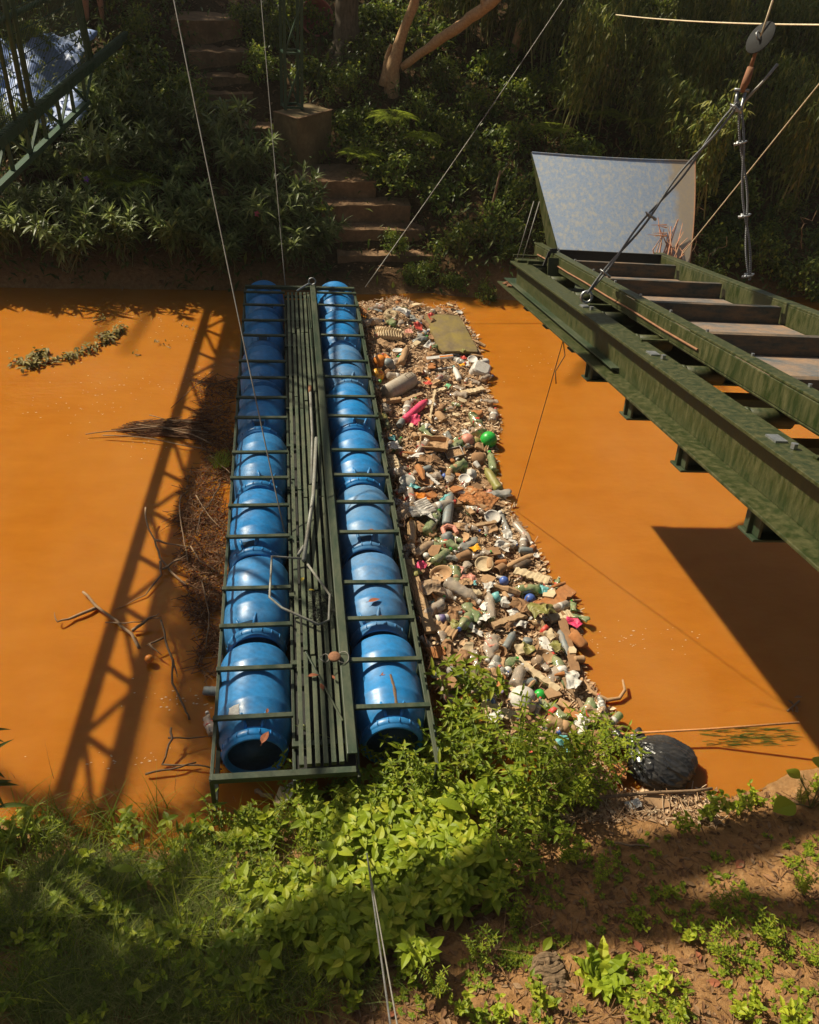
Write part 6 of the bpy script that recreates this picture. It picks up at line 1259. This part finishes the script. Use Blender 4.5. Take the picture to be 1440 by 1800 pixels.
plank(at(950, 1070, .05), at(1003, 1035, .05), .13, .03, 'rustc', 'carton_sheet', 'rusty orange carton sheet at the outer edge', 'carton', .02); plank(at(965, 1088, .05), at(1004, 1080, .05), .09, .035, 'cream', 'foam_strip', 'mustard cream foam lump under the rusty carton', 'foam', .02)
plank(at(905, 1002, .06), at(965, 1022, .06), .10, .02, 'cream', 'plastic_grid', 'cream plastic pallet grid near the outer edge', 'plastic grid', .03); plank(at(988, 1088, .06), at(1012, 1180, .06), .07, .02, 'brown', 'shoe_sole', 'long dark brown shoe sole along the right edge', 'sole', .008)
plank(at(800, 1118, .05), at(760, 1100, .05), .10, .05, 'tan', 'foam_chunk', 'tan crumbling foam chunk right of the purple-banded cup', 'foam', .03); plank(at(845, 1240, .05), at(905, 1262, .05), .09, .03, 'cream', 'foam_chunk', 'cream foam slab by the bright blue ball', 'foam', .03); plank(at(668, 708, .05), at(705, 702, .05), .05, .05, 'tan', 'wood_block', 'short brown roller directly below the big grey canister', 'roller')
plank(at(706, 706, .05), at(742, 692, .06), .05, .03, wood, 'plank', 'short wooden slat right of the brown roller', 'plank'); plank(at(812, 692, .05), at(850, 683, .05), .08, .03, 'cream', 'foam_strip', 'orange-cream foam strip below the tiny blue ball', 'foam strip', .02); plank(at(755, 740, .05), at(765, 685, .06), .025, .01, 'cream', 'spatula', 'yellow wooden spatula right of the pink bottle', 'spatula')
plank(at(748, 832, .07), at(772, 852, .06), .03, .015, 'white', 'foam_strip', 'slim white stick across the brown muddy bowl', 'stick'); plank(at(830, 926, .05), at(872, 918, .05), .04, .03, wood, 'plank', 'short pale plank above the small clear bottle', 'plank')
g = MB(); g.tube([(-.06, -.05, 0), (-.055, .03, 0), (0, .06, 0), (.055, .03, 0), (.06, -.05, 0)], [.02, .024, .026, .024, .02], 8); thing_mesh(g, 'curved_foam', 'salmon', 790, 932, .06, R(8), 'orange-cream horseshoe-shaped foam piece', 'foam', .07)
g = MB(); g.tube([(-.16, .12, 0), (-.12, -.02, 0), (-.02, -.1, 0), (.08, -.09, 0), (.14, -.03, .02), (.15, .06, .03)], [.012, .016, .016, .014, .012, .008], 8); thing_mesh(g, 'curved_hose', 'tan', 1065, 1212, .03, R(0), 'pale curved hose floating beyond the near right corner', 'hose', .12, 0, 0, True)
g = MB(); limb(g, [(-.2, .3, 0), (-.1, .1, .01), (.0, -.1, 0), (.05, -.35, 0)], [.014, .018, .016, .01], 7, .01); thing_mesh(g, 'bark_strip', M['twig'], 1025, 1230, .04, R(-12), 'curved bark strip along the right edge of the near litter', 'bark', .08)
def rock(px, py, r_, mat, label, name='mud_lump'):
    g = MB(); g.lathe([(math.cos(t) * r_ + 1e-4, math.sin(t) * r_ * .7) for t in [-1.5708 + i * math.pi / 10 for i in range(11)]], 14, 'Z'); crumple(g, r_ * .5, 1.2 / r_); return thing_mesh(g, name, mat, px, py, .05, rnd(0, 6), label, 'lump', r_, 0, 0, True)
rock(842, 806, .085, 'brown', 'dark brown rounded lump left of the light green ribbed bottle'); rock(787, 945, .06, 'slate', 'dark crumpled ball under the horseshoe foam'); rock(838, 728, .075, 'rustc', 'rust-brown spongy lump at the outer edge above the green ball', 'sponge'); rock(828, 832, .06, 'lightgrey', 'light grey broken foam cube', 'foam_cube')
for kind, mat, px, py, s, rz, lb in [('packet', 'red', 752, 675, .9, .5, 'red and white drink packet right of the canister'), ('packet', 'white', 733, 803, 1.1, -.4, 'white packet with blue print under the brown crate'), ('packet', 'pink', 738, 997, 1.0, .8, 'reddish pink packet at the head of the plank'), ('packet', 'salmon', 822, 1020, 1.2, .3, 'salmon red packet right of the beige bowl'), ('packet', 'orange', 778, 612, .8, .2, 'orange packet above the white striped tray'), ('plate', 'white', 700, 617, 1.2, 0, 'white crumpled lid with blue edge above the tan pouch'),
    ('packet', 'teal', 706, 624, .7, 1.2, 'blue printed wrapper beside the white crumpled lid'), ('packet', 'red', 815, 630, .7, .6, 'red wrapper left of the white ribbed basket'), ('packet', 'yellow', 812, 642, .6, .1, 'yellow wrapper below the red wrapper near the basket'), ('packet', 'lightgrey', 884, 960, 1.3, -.6, 'white and green folded packet near the outer edge'), ('plate', 'purple', 875, 1213, .8, 0, 'bluish grey lid near the bright blue ball'), ('plate', 'white', 880, 978, .6, 0, 'white bottle base between dark can and cream plate'), ('plate', 'white', 943, 977, .5, 1, 'white oval lid with blue mark floating at the outer edge'), ('packet', 'mint', 787, 680, .7, 1.0, 'lime green wrapper below the white orange-striped part'), ('packet', 'yellow', 835, 965, .8, .4, 'orange-yellow wrapper above the cream plate'), ('bag scrap', 'white', 690, 790, 1.0, .3, 'grey-white crumpled bag by the pontoon rail'), ('packet', 'red', 664, 590, .5, .4, 'small red scrap near the shaggy cushion'), ('packet', 'orange', 868, 1206, .5, .4, 'orange-red scrap left of the bluish grey lid'), ('packet', 'yellow', 838, 1265, .6, .4, 'yellow scrap in the weeds at the near end'), ('bag scrap', 'white', 870, 1262, .6, .4, 'white scrap in the weeds right of the yellow scrap')]:
    item(kind, mat, at(px, py, .06), rz, s, lb); lm(px, py, 'the ' + ' '.join(lb.split()[:4]), .05 * s)
# filler pieces: every one its own object, labelled by its look and its nearest landmark
RAFT = [(632, 532), (700, 520), (760, 540), (800, 532), (842, 600), (850, 640), (862, 700), (880, 745), (868, 800), (882, 860), (905, 900), (942, 965), (965, 1010), (1005, 1050), (1022, 1100), (1012, 1150), (1030, 1195), (1078, 1260), (1100, 1300), (1060, 1330), (950, 1320), (860, 1300), (770, 1210), (745, 1110), (715, 1010), (690, 850), (655, 700), (640, 600)]
kinds = [('bottle', ['clear', 'muddy', 'clear', 'greenclear', 'amber', 'clear', 'clear', 'blueclear', 'greenclear'], 34), ('crushed bottle', ['clear', 'muddy', 'clear', 'greenclear', 'clear', 'blueclear'], 30), ('cup', ['white', 'tan', 'lightgrey', 'brown'], 8), ('foam block', ['cream', 'tan', 'tan', 'lightgrey', 'brown', 'cream'], 20), ('wood piece', ['brown', 'tan', 'brown', 'rustc'], 18), ('board scrap', ['tan', 'brown', 'rustc', 'cream'], 20), ('packet', ['tan', 'white', 'salmon', 'slate', 'brown', 'lightgrey', 'orange', 'teal', 'white', 'pink', 'red', 'white'], 20), ('plate', ['white', 'lightgrey', 'tan'], 7), ('bag scrap', ['muddy', 'brown', 'lightgrey', 'tan', 'olive'], 12), ('can', ['lightgrey', 'slate', 'tan', 'rustc'], 7), ('ball', ['tan', 'white', 'rustc', 'blue'], 4)]
colw = dict(clear='clear', muddy='mud-stained', greenclear='green', amber='amber', blueclear='bluish', rustc='rust-coloured', lightgrey='light grey', slate='dark grey')
bag_k = [k for k in kinds for _ in range(k[2])]
n_ = 0; tries = 0; seen = {}
while n_ < 430 and tries < 30000:
    tries += 1; px, py = rnd(630, 1100), rnd(520, 1330)
    if not pip(px, py, RAFT): continue
    k = random.choice(bag_k); p = at(px, py, .03); s = (rnd(1.05, 1.6) if n_ < 190 else rnd(.6, 1.0)) * (.9 if k[0] != 'ball' else .7); rr = {'bottle': .055, 'crushed bottle': .055, 'wood piece': .035, 'bag scrap': .05}.get(k[0], .045) * s
    lim = .66 if n_ < 160 else .45 if n_ < 300 else .33
    if any((p.x - a) ** 2 + (p.y - b_) ** 2 < ((rr + r_) * lim) ** 2 for a, b_, r_ in placed): continue
    placed.append((p.x, p.y, rr)); mat = random.choice(k[1])
    near = sorted(LM, key=lambda q: (q[0] - p.x) ** 2 + (q[1] - p.y) ** 2)[0]; dx, dy = p.x - near[0], p.y - near[1]
    pos = ('beyond' if dy > 0 else 'in front of') if abs(dy) > abs(dx) else ('right of' if dx > 0 else 'left of'); dd = math.hypot(dx, dy)
    small = 'tiny' if s < .6 else 'small' if s < .78 else 'large' if s > 1.2 else ''
    shp = {'bottle': 'plastic bottle lying', 'crushed bottle': 'flattened plastic bottle', 'cup': 'plastic cup', 'foam block': 'broken foam block', 'wood piece': 'piece of wood', 'board scrap': 'board scrap', 'packet': 'crumpled packet', 'plate': 'small round plate', 'bag scrap': 'crumpled plastic bag', 'can': 'drink can', 'ball': 'little ball'}[k[0]]
    lb = ' '.join(('%s %s %s %s %s %s' % (small, colw.get(mat, mat), shp, 'just' if dd < .13 else 'a bit' if dd > .22 else '', pos, near[2])).split())
    seen[lb] = seen.get(lb, 0) + 1
    if seen[lb] > 1: lb = ' '.join(lb.replace(' just ', ' ').replace(' a bit ', ' ').split()[:12]) + [' and nearer the rail', ' and nearer the open water', ' among brown scraps', ' half sunk'][min(seen[lb] - 2, 3)]
    item(k[0], mat, p + Vector((0, 0, rnd(-.005, .04))), rnd(0, 6.28), s, lb, None, .25, None); n_ += 1
print('filler', n_)
g = MB(); ii = [(px, py) for py in range(522, 1330, 9) for px in range(626, 1100, 9)]
idx = {}
for (px, py) in ii:      # soaked bed of fine debris the litter rests on
    if pip(px, py, RAFT) and pip(px + 9, py, RAFT) and pip(px, py + 9, RAFT) and pip(px + 9, py + 9, RAFT):
        f = []
        for c_ in ((px, py + 9), (px + 9, py + 9), (px + 9, py), (px, py)):
            if c_ not in idx: p = _at(c_[0] + rnd(-2, 2), c_[1] + rnd(-2, 2), max(.006, lz(*c_) - .006 + rnd(-.012, .014))); idx[c_] = len(g.v); g.v.append(tuple(p))
            f.append(idx[c_])
        g.f.append(tuple(f))
tag(g.build('debris_bed', dirty('debris_bed', (.36, .22, .125), (.18, .10, .05), .7, .95, 16, 0, 1, 50), None, False), 'soaked bed of fine brown debris under the floating litter', 'debris', None, 'stuff')
# loose brown debris between the pieces (uncountable)
g = MB(); n_ = 0
while n_ < 23000:
    px, py = rnd(625, 1105), rnd(515, 1335) if n_ < 17000 else rnd(515, 800)
    if not pip(px, py, RAFT): continue
    p = _at(px, py, lz(px, py) + rnd(-.02, .03)); p.z = max(p.z, .004); d = sph(); d.z *= .3; d.normalize()
    if random.random() < .6: g.leaf(p, d, (0, 0, 1), rnd(.02, .075), rnd(.015, .04), 3, rnd(-.4, .6), .3, .5)
    else: g.bar(p, p + d * rnd(.02, .09), rnd(.003, .009), rnd(.003, .008))
    n_ += 1
tag(g.build('floating_debris', M['chips']), 'brown wood chips and scraps packed between the floating litter', 'debris', None, 'stuff')
# grass and muck caught along the right rail
g = MB()
for i in range(1500):
    y = rnd(3.3, 10.3); p = Vector((rnd(.95, 1.04), y, rnd(.12, .26))); d = Vector((rnd(-.3, .5), rnd(-1, 1), rnd(-1, .2))).normalized(); g.bar(p, p + d * rnd(.03, .12), .003, .003)
tag(g.build('caught_grass', M['mat_brown']), 'dry grass and muck caught along the outer pontoon rail', 'debris', None, 'stuff')

# ------------------------------------------------------------------ black bag
bgp = tag(empty('rubbish_bag', at(1162, 1340, .07), (0, 0, 0), 1.16), 'shiny black plastic rubbish bag lying at the waterline at lower right', 'rubbish bag'); NK = Vector((-.62, .62, .48)).normalized(); NK2 = NK.orthogonal().normalized(); NK3 = NK.cross(NK2); g = MB(); n1, n2 = 160, 90; vs = []
for i in range(n1):
    for j in range(n2 + 1):
        a = 2 * math.pi * i / n1; t_ = -1.5708 + math.pi * j / n2; x = math.cos(t_) * math.cos(a); y = math.cos(t_) * math.sin(a); z = math.sin(t_)
        pv_ = Vector((x, y, z)); c0 = pv_.dot(NK); ph = math.atan2(pv_.dot(NK2), pv_.dot(NK3)); sn_ = math.sqrt(max(0, 1 - c0 * c0))
        def rdg(u_, v_, s_): return (1 - abs(2 * vnoise(u_, v_, s_) - 1)) ** 2
        cx_, sx_ = math.cos(ph) , math.sin(ph)
        wr = .085 * rdg(cx_ * 5.5 + 9, sx_ * 5.5 + c0 * .9, 41) + .05 * rdg(cx_ * 13 + 9, sx_ * 13 + c0 * 1.6, 42) + .03 * rdg(x * 5, y * 7 + z * 5, 43)
        k_ = .90 + wr * (.35 + .65 * sn_) + .12 * (fbm(x * 1.4 + 4, y * 1.4 + z, 2, 44) - .5) + .25 * max(0, c0 - .86)
        vs.append((x * .215 * k_ * (1.06 if x > 0 else 1), y * .185 * k_, z * .115 * k_))
g.add(vs, [(i * (n2 + 1) + j, ((i + 1) % n1) * (n2 + 1) + j, ((i + 1) % n1) * (n2 + 1) + j + 1, i * (n2 + 1) + j + 1) for i in range(n1) for j in range(n2)]); g.build('sack', M['bag'], bgp, True)
g = grid_sheet(.20, .12, lambda a, b_: .03 * math.sin(a * 9) * b_ + .04 * fbm(a * 6, b_ * 6, 3, 3), 16, 12); g.v = [(x - .14, y + .17, z - .01) for x, y, z in g.v]; g.build('loose_neck', M['bag'], bgp, True)
# ------------------------------------------------------------------ left debris jam
JAM = [(352, 665), (418, 660), (412, 800), (404, 930), (395, 1050), (388, 1120), (375, 1190), (350, 1180), (345, 1080), (325, 1000), (312, 930), (325, 870), (352, 820), (372, 790), (345, 770), (250, 765), (200, 758), (240, 742), (330, 735), (350, 700)]
g = MB(); n_ = 0
while n_ < 8000:
    px, py = rnd(195, 425), rnd(655, 1195)
    jx = 60 * (vnoise(px / 26., py / 26., 3) - .5)
    if not pip(px + jx, py, JAM): continue
    p = at(px, py, rnd(.0, .05)); d = sph(); d.z *= .25; d.normalize()
    if px < 345 and py < 790: d = Vector((1, rnd(-.35, .25), rnd(-.05, .1))).normalized(); g.bar(p, p + d * rnd(.1, .3), rnd(.002, .005), rnd(.002, .005)); n_ += 6; continue
    r_ = random.random()
    if r_ < .4: g.leaf(p, d, (0, 0, 1), rnd(.012, .045), rnd(.006, .02), 3, rnd(-.4, .6), .3, .5)
    else: g.bar(p, p + d * rnd(.03, .16), rnd(.002, .005), rnd(.002, .005))
    n_ += 1
tag(g.build('debris_jam', M['mat_brown']), 'brown mat of bark and leaf debris jammed against the left side of the pontoon', 'debris', None, 'stuff')
def branch(pts, r0, r1, label, mat='twig_dark', name='branch', forks=(), z=.02, cat='branch'):
    P = [at(a, b_, z + (c_[0] if c_ else 0)) for a, b_, *c_ in pts]; o_ = P[0].copy(); g = MB(); k = len(P); r0 *= .75; r1 *= .75; limb(g, [p - o_ for p in P], [r0 + (r1 - r0) * i / (k - 1) for i in range(k)], 7, .006)
    for f in forks: Q = [at(a, b_, z + (c_[0] if c_ else 0)) - o_ for a, b_, *c_ in f]; limb(g, Q, [r1 * 1.3 + (.002 - r1 * 1.3) * i / (len(Q) - 1) for i in range(len(Q))], 6, .006)
    o = g.build(name, M[mat], None, True); o.location = o_; tag(o, label, cat); return o
branch([(255, 893, .12), (258, 920, .08), (272, 950, .05), (282, 980, .03), (300, 1005), (330, 1030, .03)], .010, .012, 'upright forked twig rising from the water left of the debris jam', 'twig', forks=[[(272, 950, .05), (300, 956, .06), (345, 965, .04)], [(282, 985, .03), (283, 1010, .02), (255, 1045, 0), (200, 1072, -.01)], [(285, 1000, .03), (310, 985, .05), (330, 975, .06)]])
branch([(145, 1040, .02), (170, 1065, .02), (205, 1092, .02), (232, 1115, .01), (245, 1140, -.02)], .014, .016, 'half-sunken branch slanting down in the lower left water', 'twig', forks=[[(170, 1068, 0), (130, 1085, .01), (100, 1092, .03), (96, 1076, .05)], [(232, 1110, .01), (262, 1088, .06), (280, 1078, .08)]])
branch([(185, 1094, .02), (220, 1096, .04), (260, 1090, .05), (284, 1086, .06)], .007, .005, 'thin horizontal twig crossing the half-sunken branch', 'twig')
branch([(283, 1090, .06), (292, 1125, .08), (303, 1160, .08), (304, 1200, .05), (325, 1245, .03), (333, 1265, 0)], .012, .010, 'crooked dark branch standing in the shaded water', forks=[[(290, 1120, .08), (262, 1132, .08), (256, 1135, .03)], [(262, 1132, .08), (285, 1152, .05)], [(303, 1160, .08), (312, 1190, .04)]])
branch([(300, 1280, .10), (302, 1300, .08), (290, 1330, .04), (285, 1345, 0), (345, 1346, .02), (390, 1352, .02)], .011, .007, 'dark angular twig in the shaded corner left of the nearest drum', forks=[[(296, 1298, .08), (350, 1296, .05), (375, 1292, .04)]])
branch([(256, 1360, .01), (300, 1352, .02), (345, 1340, .02)], .010, .008, 'short dark stick low in the water near the bottom left of the pontoon', name='stick')
branch([(150, 762, .02), (210, 757, .03), (280, 750, .04), (340, 765, .03), (372, 780, .02)], .007, .011, 'longest reed stalk of the floating bundle pointing left', 'twig', 'reed')
branch([(180, 765, .02), (250, 768, .03), (320, 782, .02), (362, 790, .02)], .008, .009, 'lower pale reed stalk of the floating bundle', 'twig', 'reed'); branch([(262, 730, .04), (300, 738, .05), (350, 742, .04)], .006, .007, 'upper reed stalk of the floating bundle', 'twig', 'reed'); branch([(240, 745, .04), (300, 752, .05), (366, 760, .04)], .006, .008, 'middle reed stalk of the floating bundle', 'twig', 'reed')
branch([(335, 960, .05), (350, 985, .06), (375, 1000, .05), (383, 1004, .05)], .008, .006, 'pale stick lying on the debris jam', 'twig', 'stick'); branch([(318, 870, .05), (315, 900, .06), (322, 940, .04), (330, 985, .03)], .009, .006, 'pale crooked stick on the left edge of the debris jam', 'twig', 'stick'); branch([(370, 800, .05), (392, 820, .06), (405, 832, .08)], .007, .005, 'thin yellow stick beside the green tuft', 'twig', 'stick')
branch([(350, 672, .06), (375, 675, .05), (405, 668, .06)], .008, .006, 'dark twig at the top of the debris jam', name='stick'); branch([(300, 718, .0), (330, 690, .02), (352, 672, .04)], .005, .006, 'slim twig reaching into the water above the reed bundle'); branch([(355, 1020, .05), (368, 1080, .06), (362, 1140, .05)], .008, .006, 'dark vine lying along the lower debris jam'); branch([(388, 850, .03), (372, 880, .05), (352, 905, .04), (345, 940, .03)], .008, .006, 'dark crooked stick in the middle of the debris jam'); branch([(345, 870, .04), (365, 905, .05), (390, 930, .04)], .007, .005, 'thin stick crossing the middle of the debris jam', 'twig', 'stick')
g = MB()
p0 = at(393, 812, .05)
for i in range(220): blade(g, Vector((rnd(-.09, .06), rnd(-.12, .12), 0)), rnd(.04, .11), rnd(.002, .004), rnd(.4, 1.3))
o = g.build('grass_tuft', L['fern']); o.location = p0; tag(o, 'bright green grass tuft growing on the debris jam beside the drums', 'grass')
# floating leafy branches
def leafy(pts, nl, label, lmt, sz=.06, z=.02):
    P = [at(a, b_, z) for a, b_ in pts]; t_ = tag(empty('leafy_branch', P[0]), label, 'branch'); s = MB(); limb(s, [p - P[0] for p in P], [.008] * len(P), 6, .01); s.build('twig', M['twig'], t_); g = MB()
    for i in range(nl):
        k = rnd(0, len(P) - 1.001); j = int(k); p = P[j].lerp(P[j + 1], k - j) - P[0] + Vector((rnd(-.05, .05), rnd(-.06, .06), rnd(-.01, .05))); d = sph(); d.z *= .5; g.leaf(p, d.normalized(), (0, 0, 1), sz * rnd(.6, 1.2), sz * .4, 4, .4, .3, .5)
    g.build('leaves', lmt, t_)
lfm = leafmat('wet_leaf', (.11, .085, .016), (.25, .19, .035), (.40, .31, .09), .2, .6, .3)
leafy([(22, 636), (60, 640), (105, 632), (150, 616), (190, 598), (215, 580)], 230, 'long floating leafy branch in the upper left water', lfm, .085)
leafy([(50, 650), (62, 625), (80, 618)], 70, 'cluster of larger yellowish leaves at the left end of the floating branch', lfm, .10); leafy([(172, 590), (195, 590), (218, 572)], 70, 'curled leaf cluster at the right end of the floating branch', lfm, .07)
leafy([(165, 565), (185, 560)], 16, 'small half-sunken leafy tip above the floating branch', lfm, .05); leafy([(272, 598), (300, 612)], 14, 'small half-sunken leaf clump right of the floating branch', lfm, .04, .0); leafy([(325, 572), (340, 580)], 10, 'dark scrap floating near the truss shadow', lfm, .04, .0); leafy([(238, 622), (248, 624)], 3, 'single dark leaf floating below the branch', lfm, .05, .005); leafy([(1385, 1250), (1405, 1232)], 5, 'small reddish leaf floating in the dark right shadow', L['dry'], .06, .01)
g = MB(); p0 = at(1310, 1290, .0)
for i in range(130):
    a_ = at(rnd(1225, 1390), 1278 + rnd(0, 34), rnd(.001, .005)) - p0; d_ = Vector((1, rnd(-.25, .12), 0)).normalized(); l_ = rnd(.05, .2); w_ = Vector((0, rnd(.0012, .003), 0))
    g.add([a_ - w_, a_ + w_, a_ + d_ * l_ * .6 + w_, a_ + d_ * l_ + Vector((0, rnd(-.01, .01), -.001)), a_ + d_ * l_ * .6 - w_], [(0, 1, 2, 3, 4)])
o = g.build('drowned_grass', L['dark']); o.location = p0; tag(o, 'drowned green grass drifting under the orange rod', 'grass')
# sticks and scraps along the near shore
branch([(990, 1406, .12), (1080, 1400, .10), (1160, 1392, .10), (1252, 1386, .08)], .017, .014, 'long pale stick lying along the near shore under the black bag', 'twig', 'stick'); branch([(1180, 1402, .05), (1205, 1410, .05), (1222, 1412, .04)], .010, .008, 'short pale stick below the right end of the long stick', 'twig', 'stick'); branch([(965, 1385, .12), (1010, 1386, .12), (1055, 1390, .10)], .007, .006, 'thin stick just above the left end of the long pale stick', 'twig', 'stick')
branch([(1060, 1320, .12), (1090, 1350, .10), (1115, 1345, .08)], .007, .004, 'thin dark twig between the weeds and the black bag', 'twig', 'stick'); branch([(1080, 1480, .18), (1110, 1485, .18), (1140, 1488, .16)], .010, .008, 'flat brown bark piece on the bank below the bag', 'twig', 'bark')
branch([(450, 1390, .03), (462, 1396, .04), (480, 1400, .04)], .022, .02, 'pale round log end poking from the mud below the nearest drum', 'twig', 'log')
g = MB(); n_ = 0
while n_ < 2200:
    px, py = rnd(960, 1260), rnd(1330, 1450); p = at(px, py, .05)
    if p.y > near_edge(p.x) + .35 or px > 1120 + (py < 1385) * -40 + 140 * (py > 1385): continue
    p.z = max(0, ground_z(p.x, p.y)) + rnd(0, .02); d = sph(); d.z *= .25; d.normalize()
    (g.leaf(p, d, (0, 0, 1), rnd(.02, .06), rnd(.01, .03), 4, rnd(-.3, .6), .3, .5) if random.random() < .5 else g.bar(p, p + d * rnd(.03, .13), .004, .004)); n_ += 1
tag(g.build('shore_debris', M['chips']), 'chips, straw and dry leaves washed up along the near shore', 'debris', None, 'stuff')
for kind, mat, px, py, s, rz, lb in [('packet', 'white', 515, 1392, 1.3, .4, 'torn white and blue packet in the mud at the near end of the walkway'), ('packet', 'cream', 497, 1402, 1.0, 1.0, 'yellowish torn packet beside the white and blue one'), ('packet', 'pink', 537, 1420, .7, .3, 'pink scrap under the torn packets'), ('bag scrap', 'white', 545, 1395, .7, .3, 'white plastic scrap at the end of the walkway'), ('packet', 'white', 1110, 1422, .8, .1, 'white scrap stuck under the long pale stick'), ('board scrap', 'rustc', 1088, 1355, 1.6, 1.2, 'orange-brown bark slab left of the black bag'), ('board scrap', 'tan', 1150, 1415, 1.6, .2, 'pale curled bark slab under the long pale stick'), ('packet', 'white', 955, 1320, .7, .1, 'white scrap among the weeds near the litter'), ('foam block', 'cream', 1070, 1308, .9, .3, 'cream foam bit left of the bag neck'), ('can', 'slate', 372, 1215, 1.0, 1.4, 'dark can wedged left of the nearest left-hand drum'), ('bottle', 'clear', 368, 1272, .9, .2, 'clear bottle caught outside the left rail by the nearest drum'), ('ball', 'orange', 262, 1158, .8, 0, 'orange pulp ball floating beside the crooked dark branch')]:
    p = at(px, py, .05); p.z = max(p.z, ground_z(p.x, p.y) + .03); item(kind, mat, p, rz, s, lb, 'scraps along the shore')

g = MB()
for i in range(420):      # pale flecks drawn for drifting foam and for white sparkles of light
    c_ = random.choice([(110, 545), (330, 590), (200, 680), (130, 720), (250, 775), (60, 620), (290, 560), (350, 660), (960, 640), (1120, 1120), (330, 1230), (220, 1340)]); px = random.gauss(c_[0], 55); py = random.gauss(c_[1], 14)
    p = at(px, py, .004)
    if not (-3.9 < p.x < 3.6 and 3.4 < p.y < 10.8): continue
    r_ = rnd(.002, .006); g.add([p + Vector((r_ * rnd(1, 3), 0, 0)), p + Vector((0, r_, .001)), p + Vector((-r_ * rnd(1, 3), 0, 0)), p + Vector((0, -r_, .001))], [(0, 1, 2, 3)])
tag(g.build('pale_flecks', P_['cream']), 'tiny pale flecks standing in for foam and sparkles on the muddy water', 'foam', None, 'stuff')
# ------------------------------------------------------------------ haze volume, added as a stand-in for lens flare veil
g = MB(); g.box((0, 0, 0), (660, 680, 11.6)); m = bpy.data.materials.new('haze'); m.use_nodes = True; n = m.node_tree
for nd in list(n.nodes):
    if nd.type != 'OUTPUT_MATERIAL': n.nodes.remove(nd)
pv = n.nodes.new('ShaderNodeVolumePrincipled'); pv.inputs['Color'].default_value = (1, .93, .82, 1); pv.inputs['Density'].default_value = .0008; pv.inputs['Anisotropy'].default_value = .2
n.links.new(pv.outputs[0], n.nodes[0].inputs['Volume']) if n.nodes[0].type == 'OUTPUT_MATERIAL' else None
o = g.build('haze', m); o.location = (0, 10, 4.1); tag(o, 'thin warm haze volume added to stand in for the veil of lens flare', 'haze', None, 'stuff')
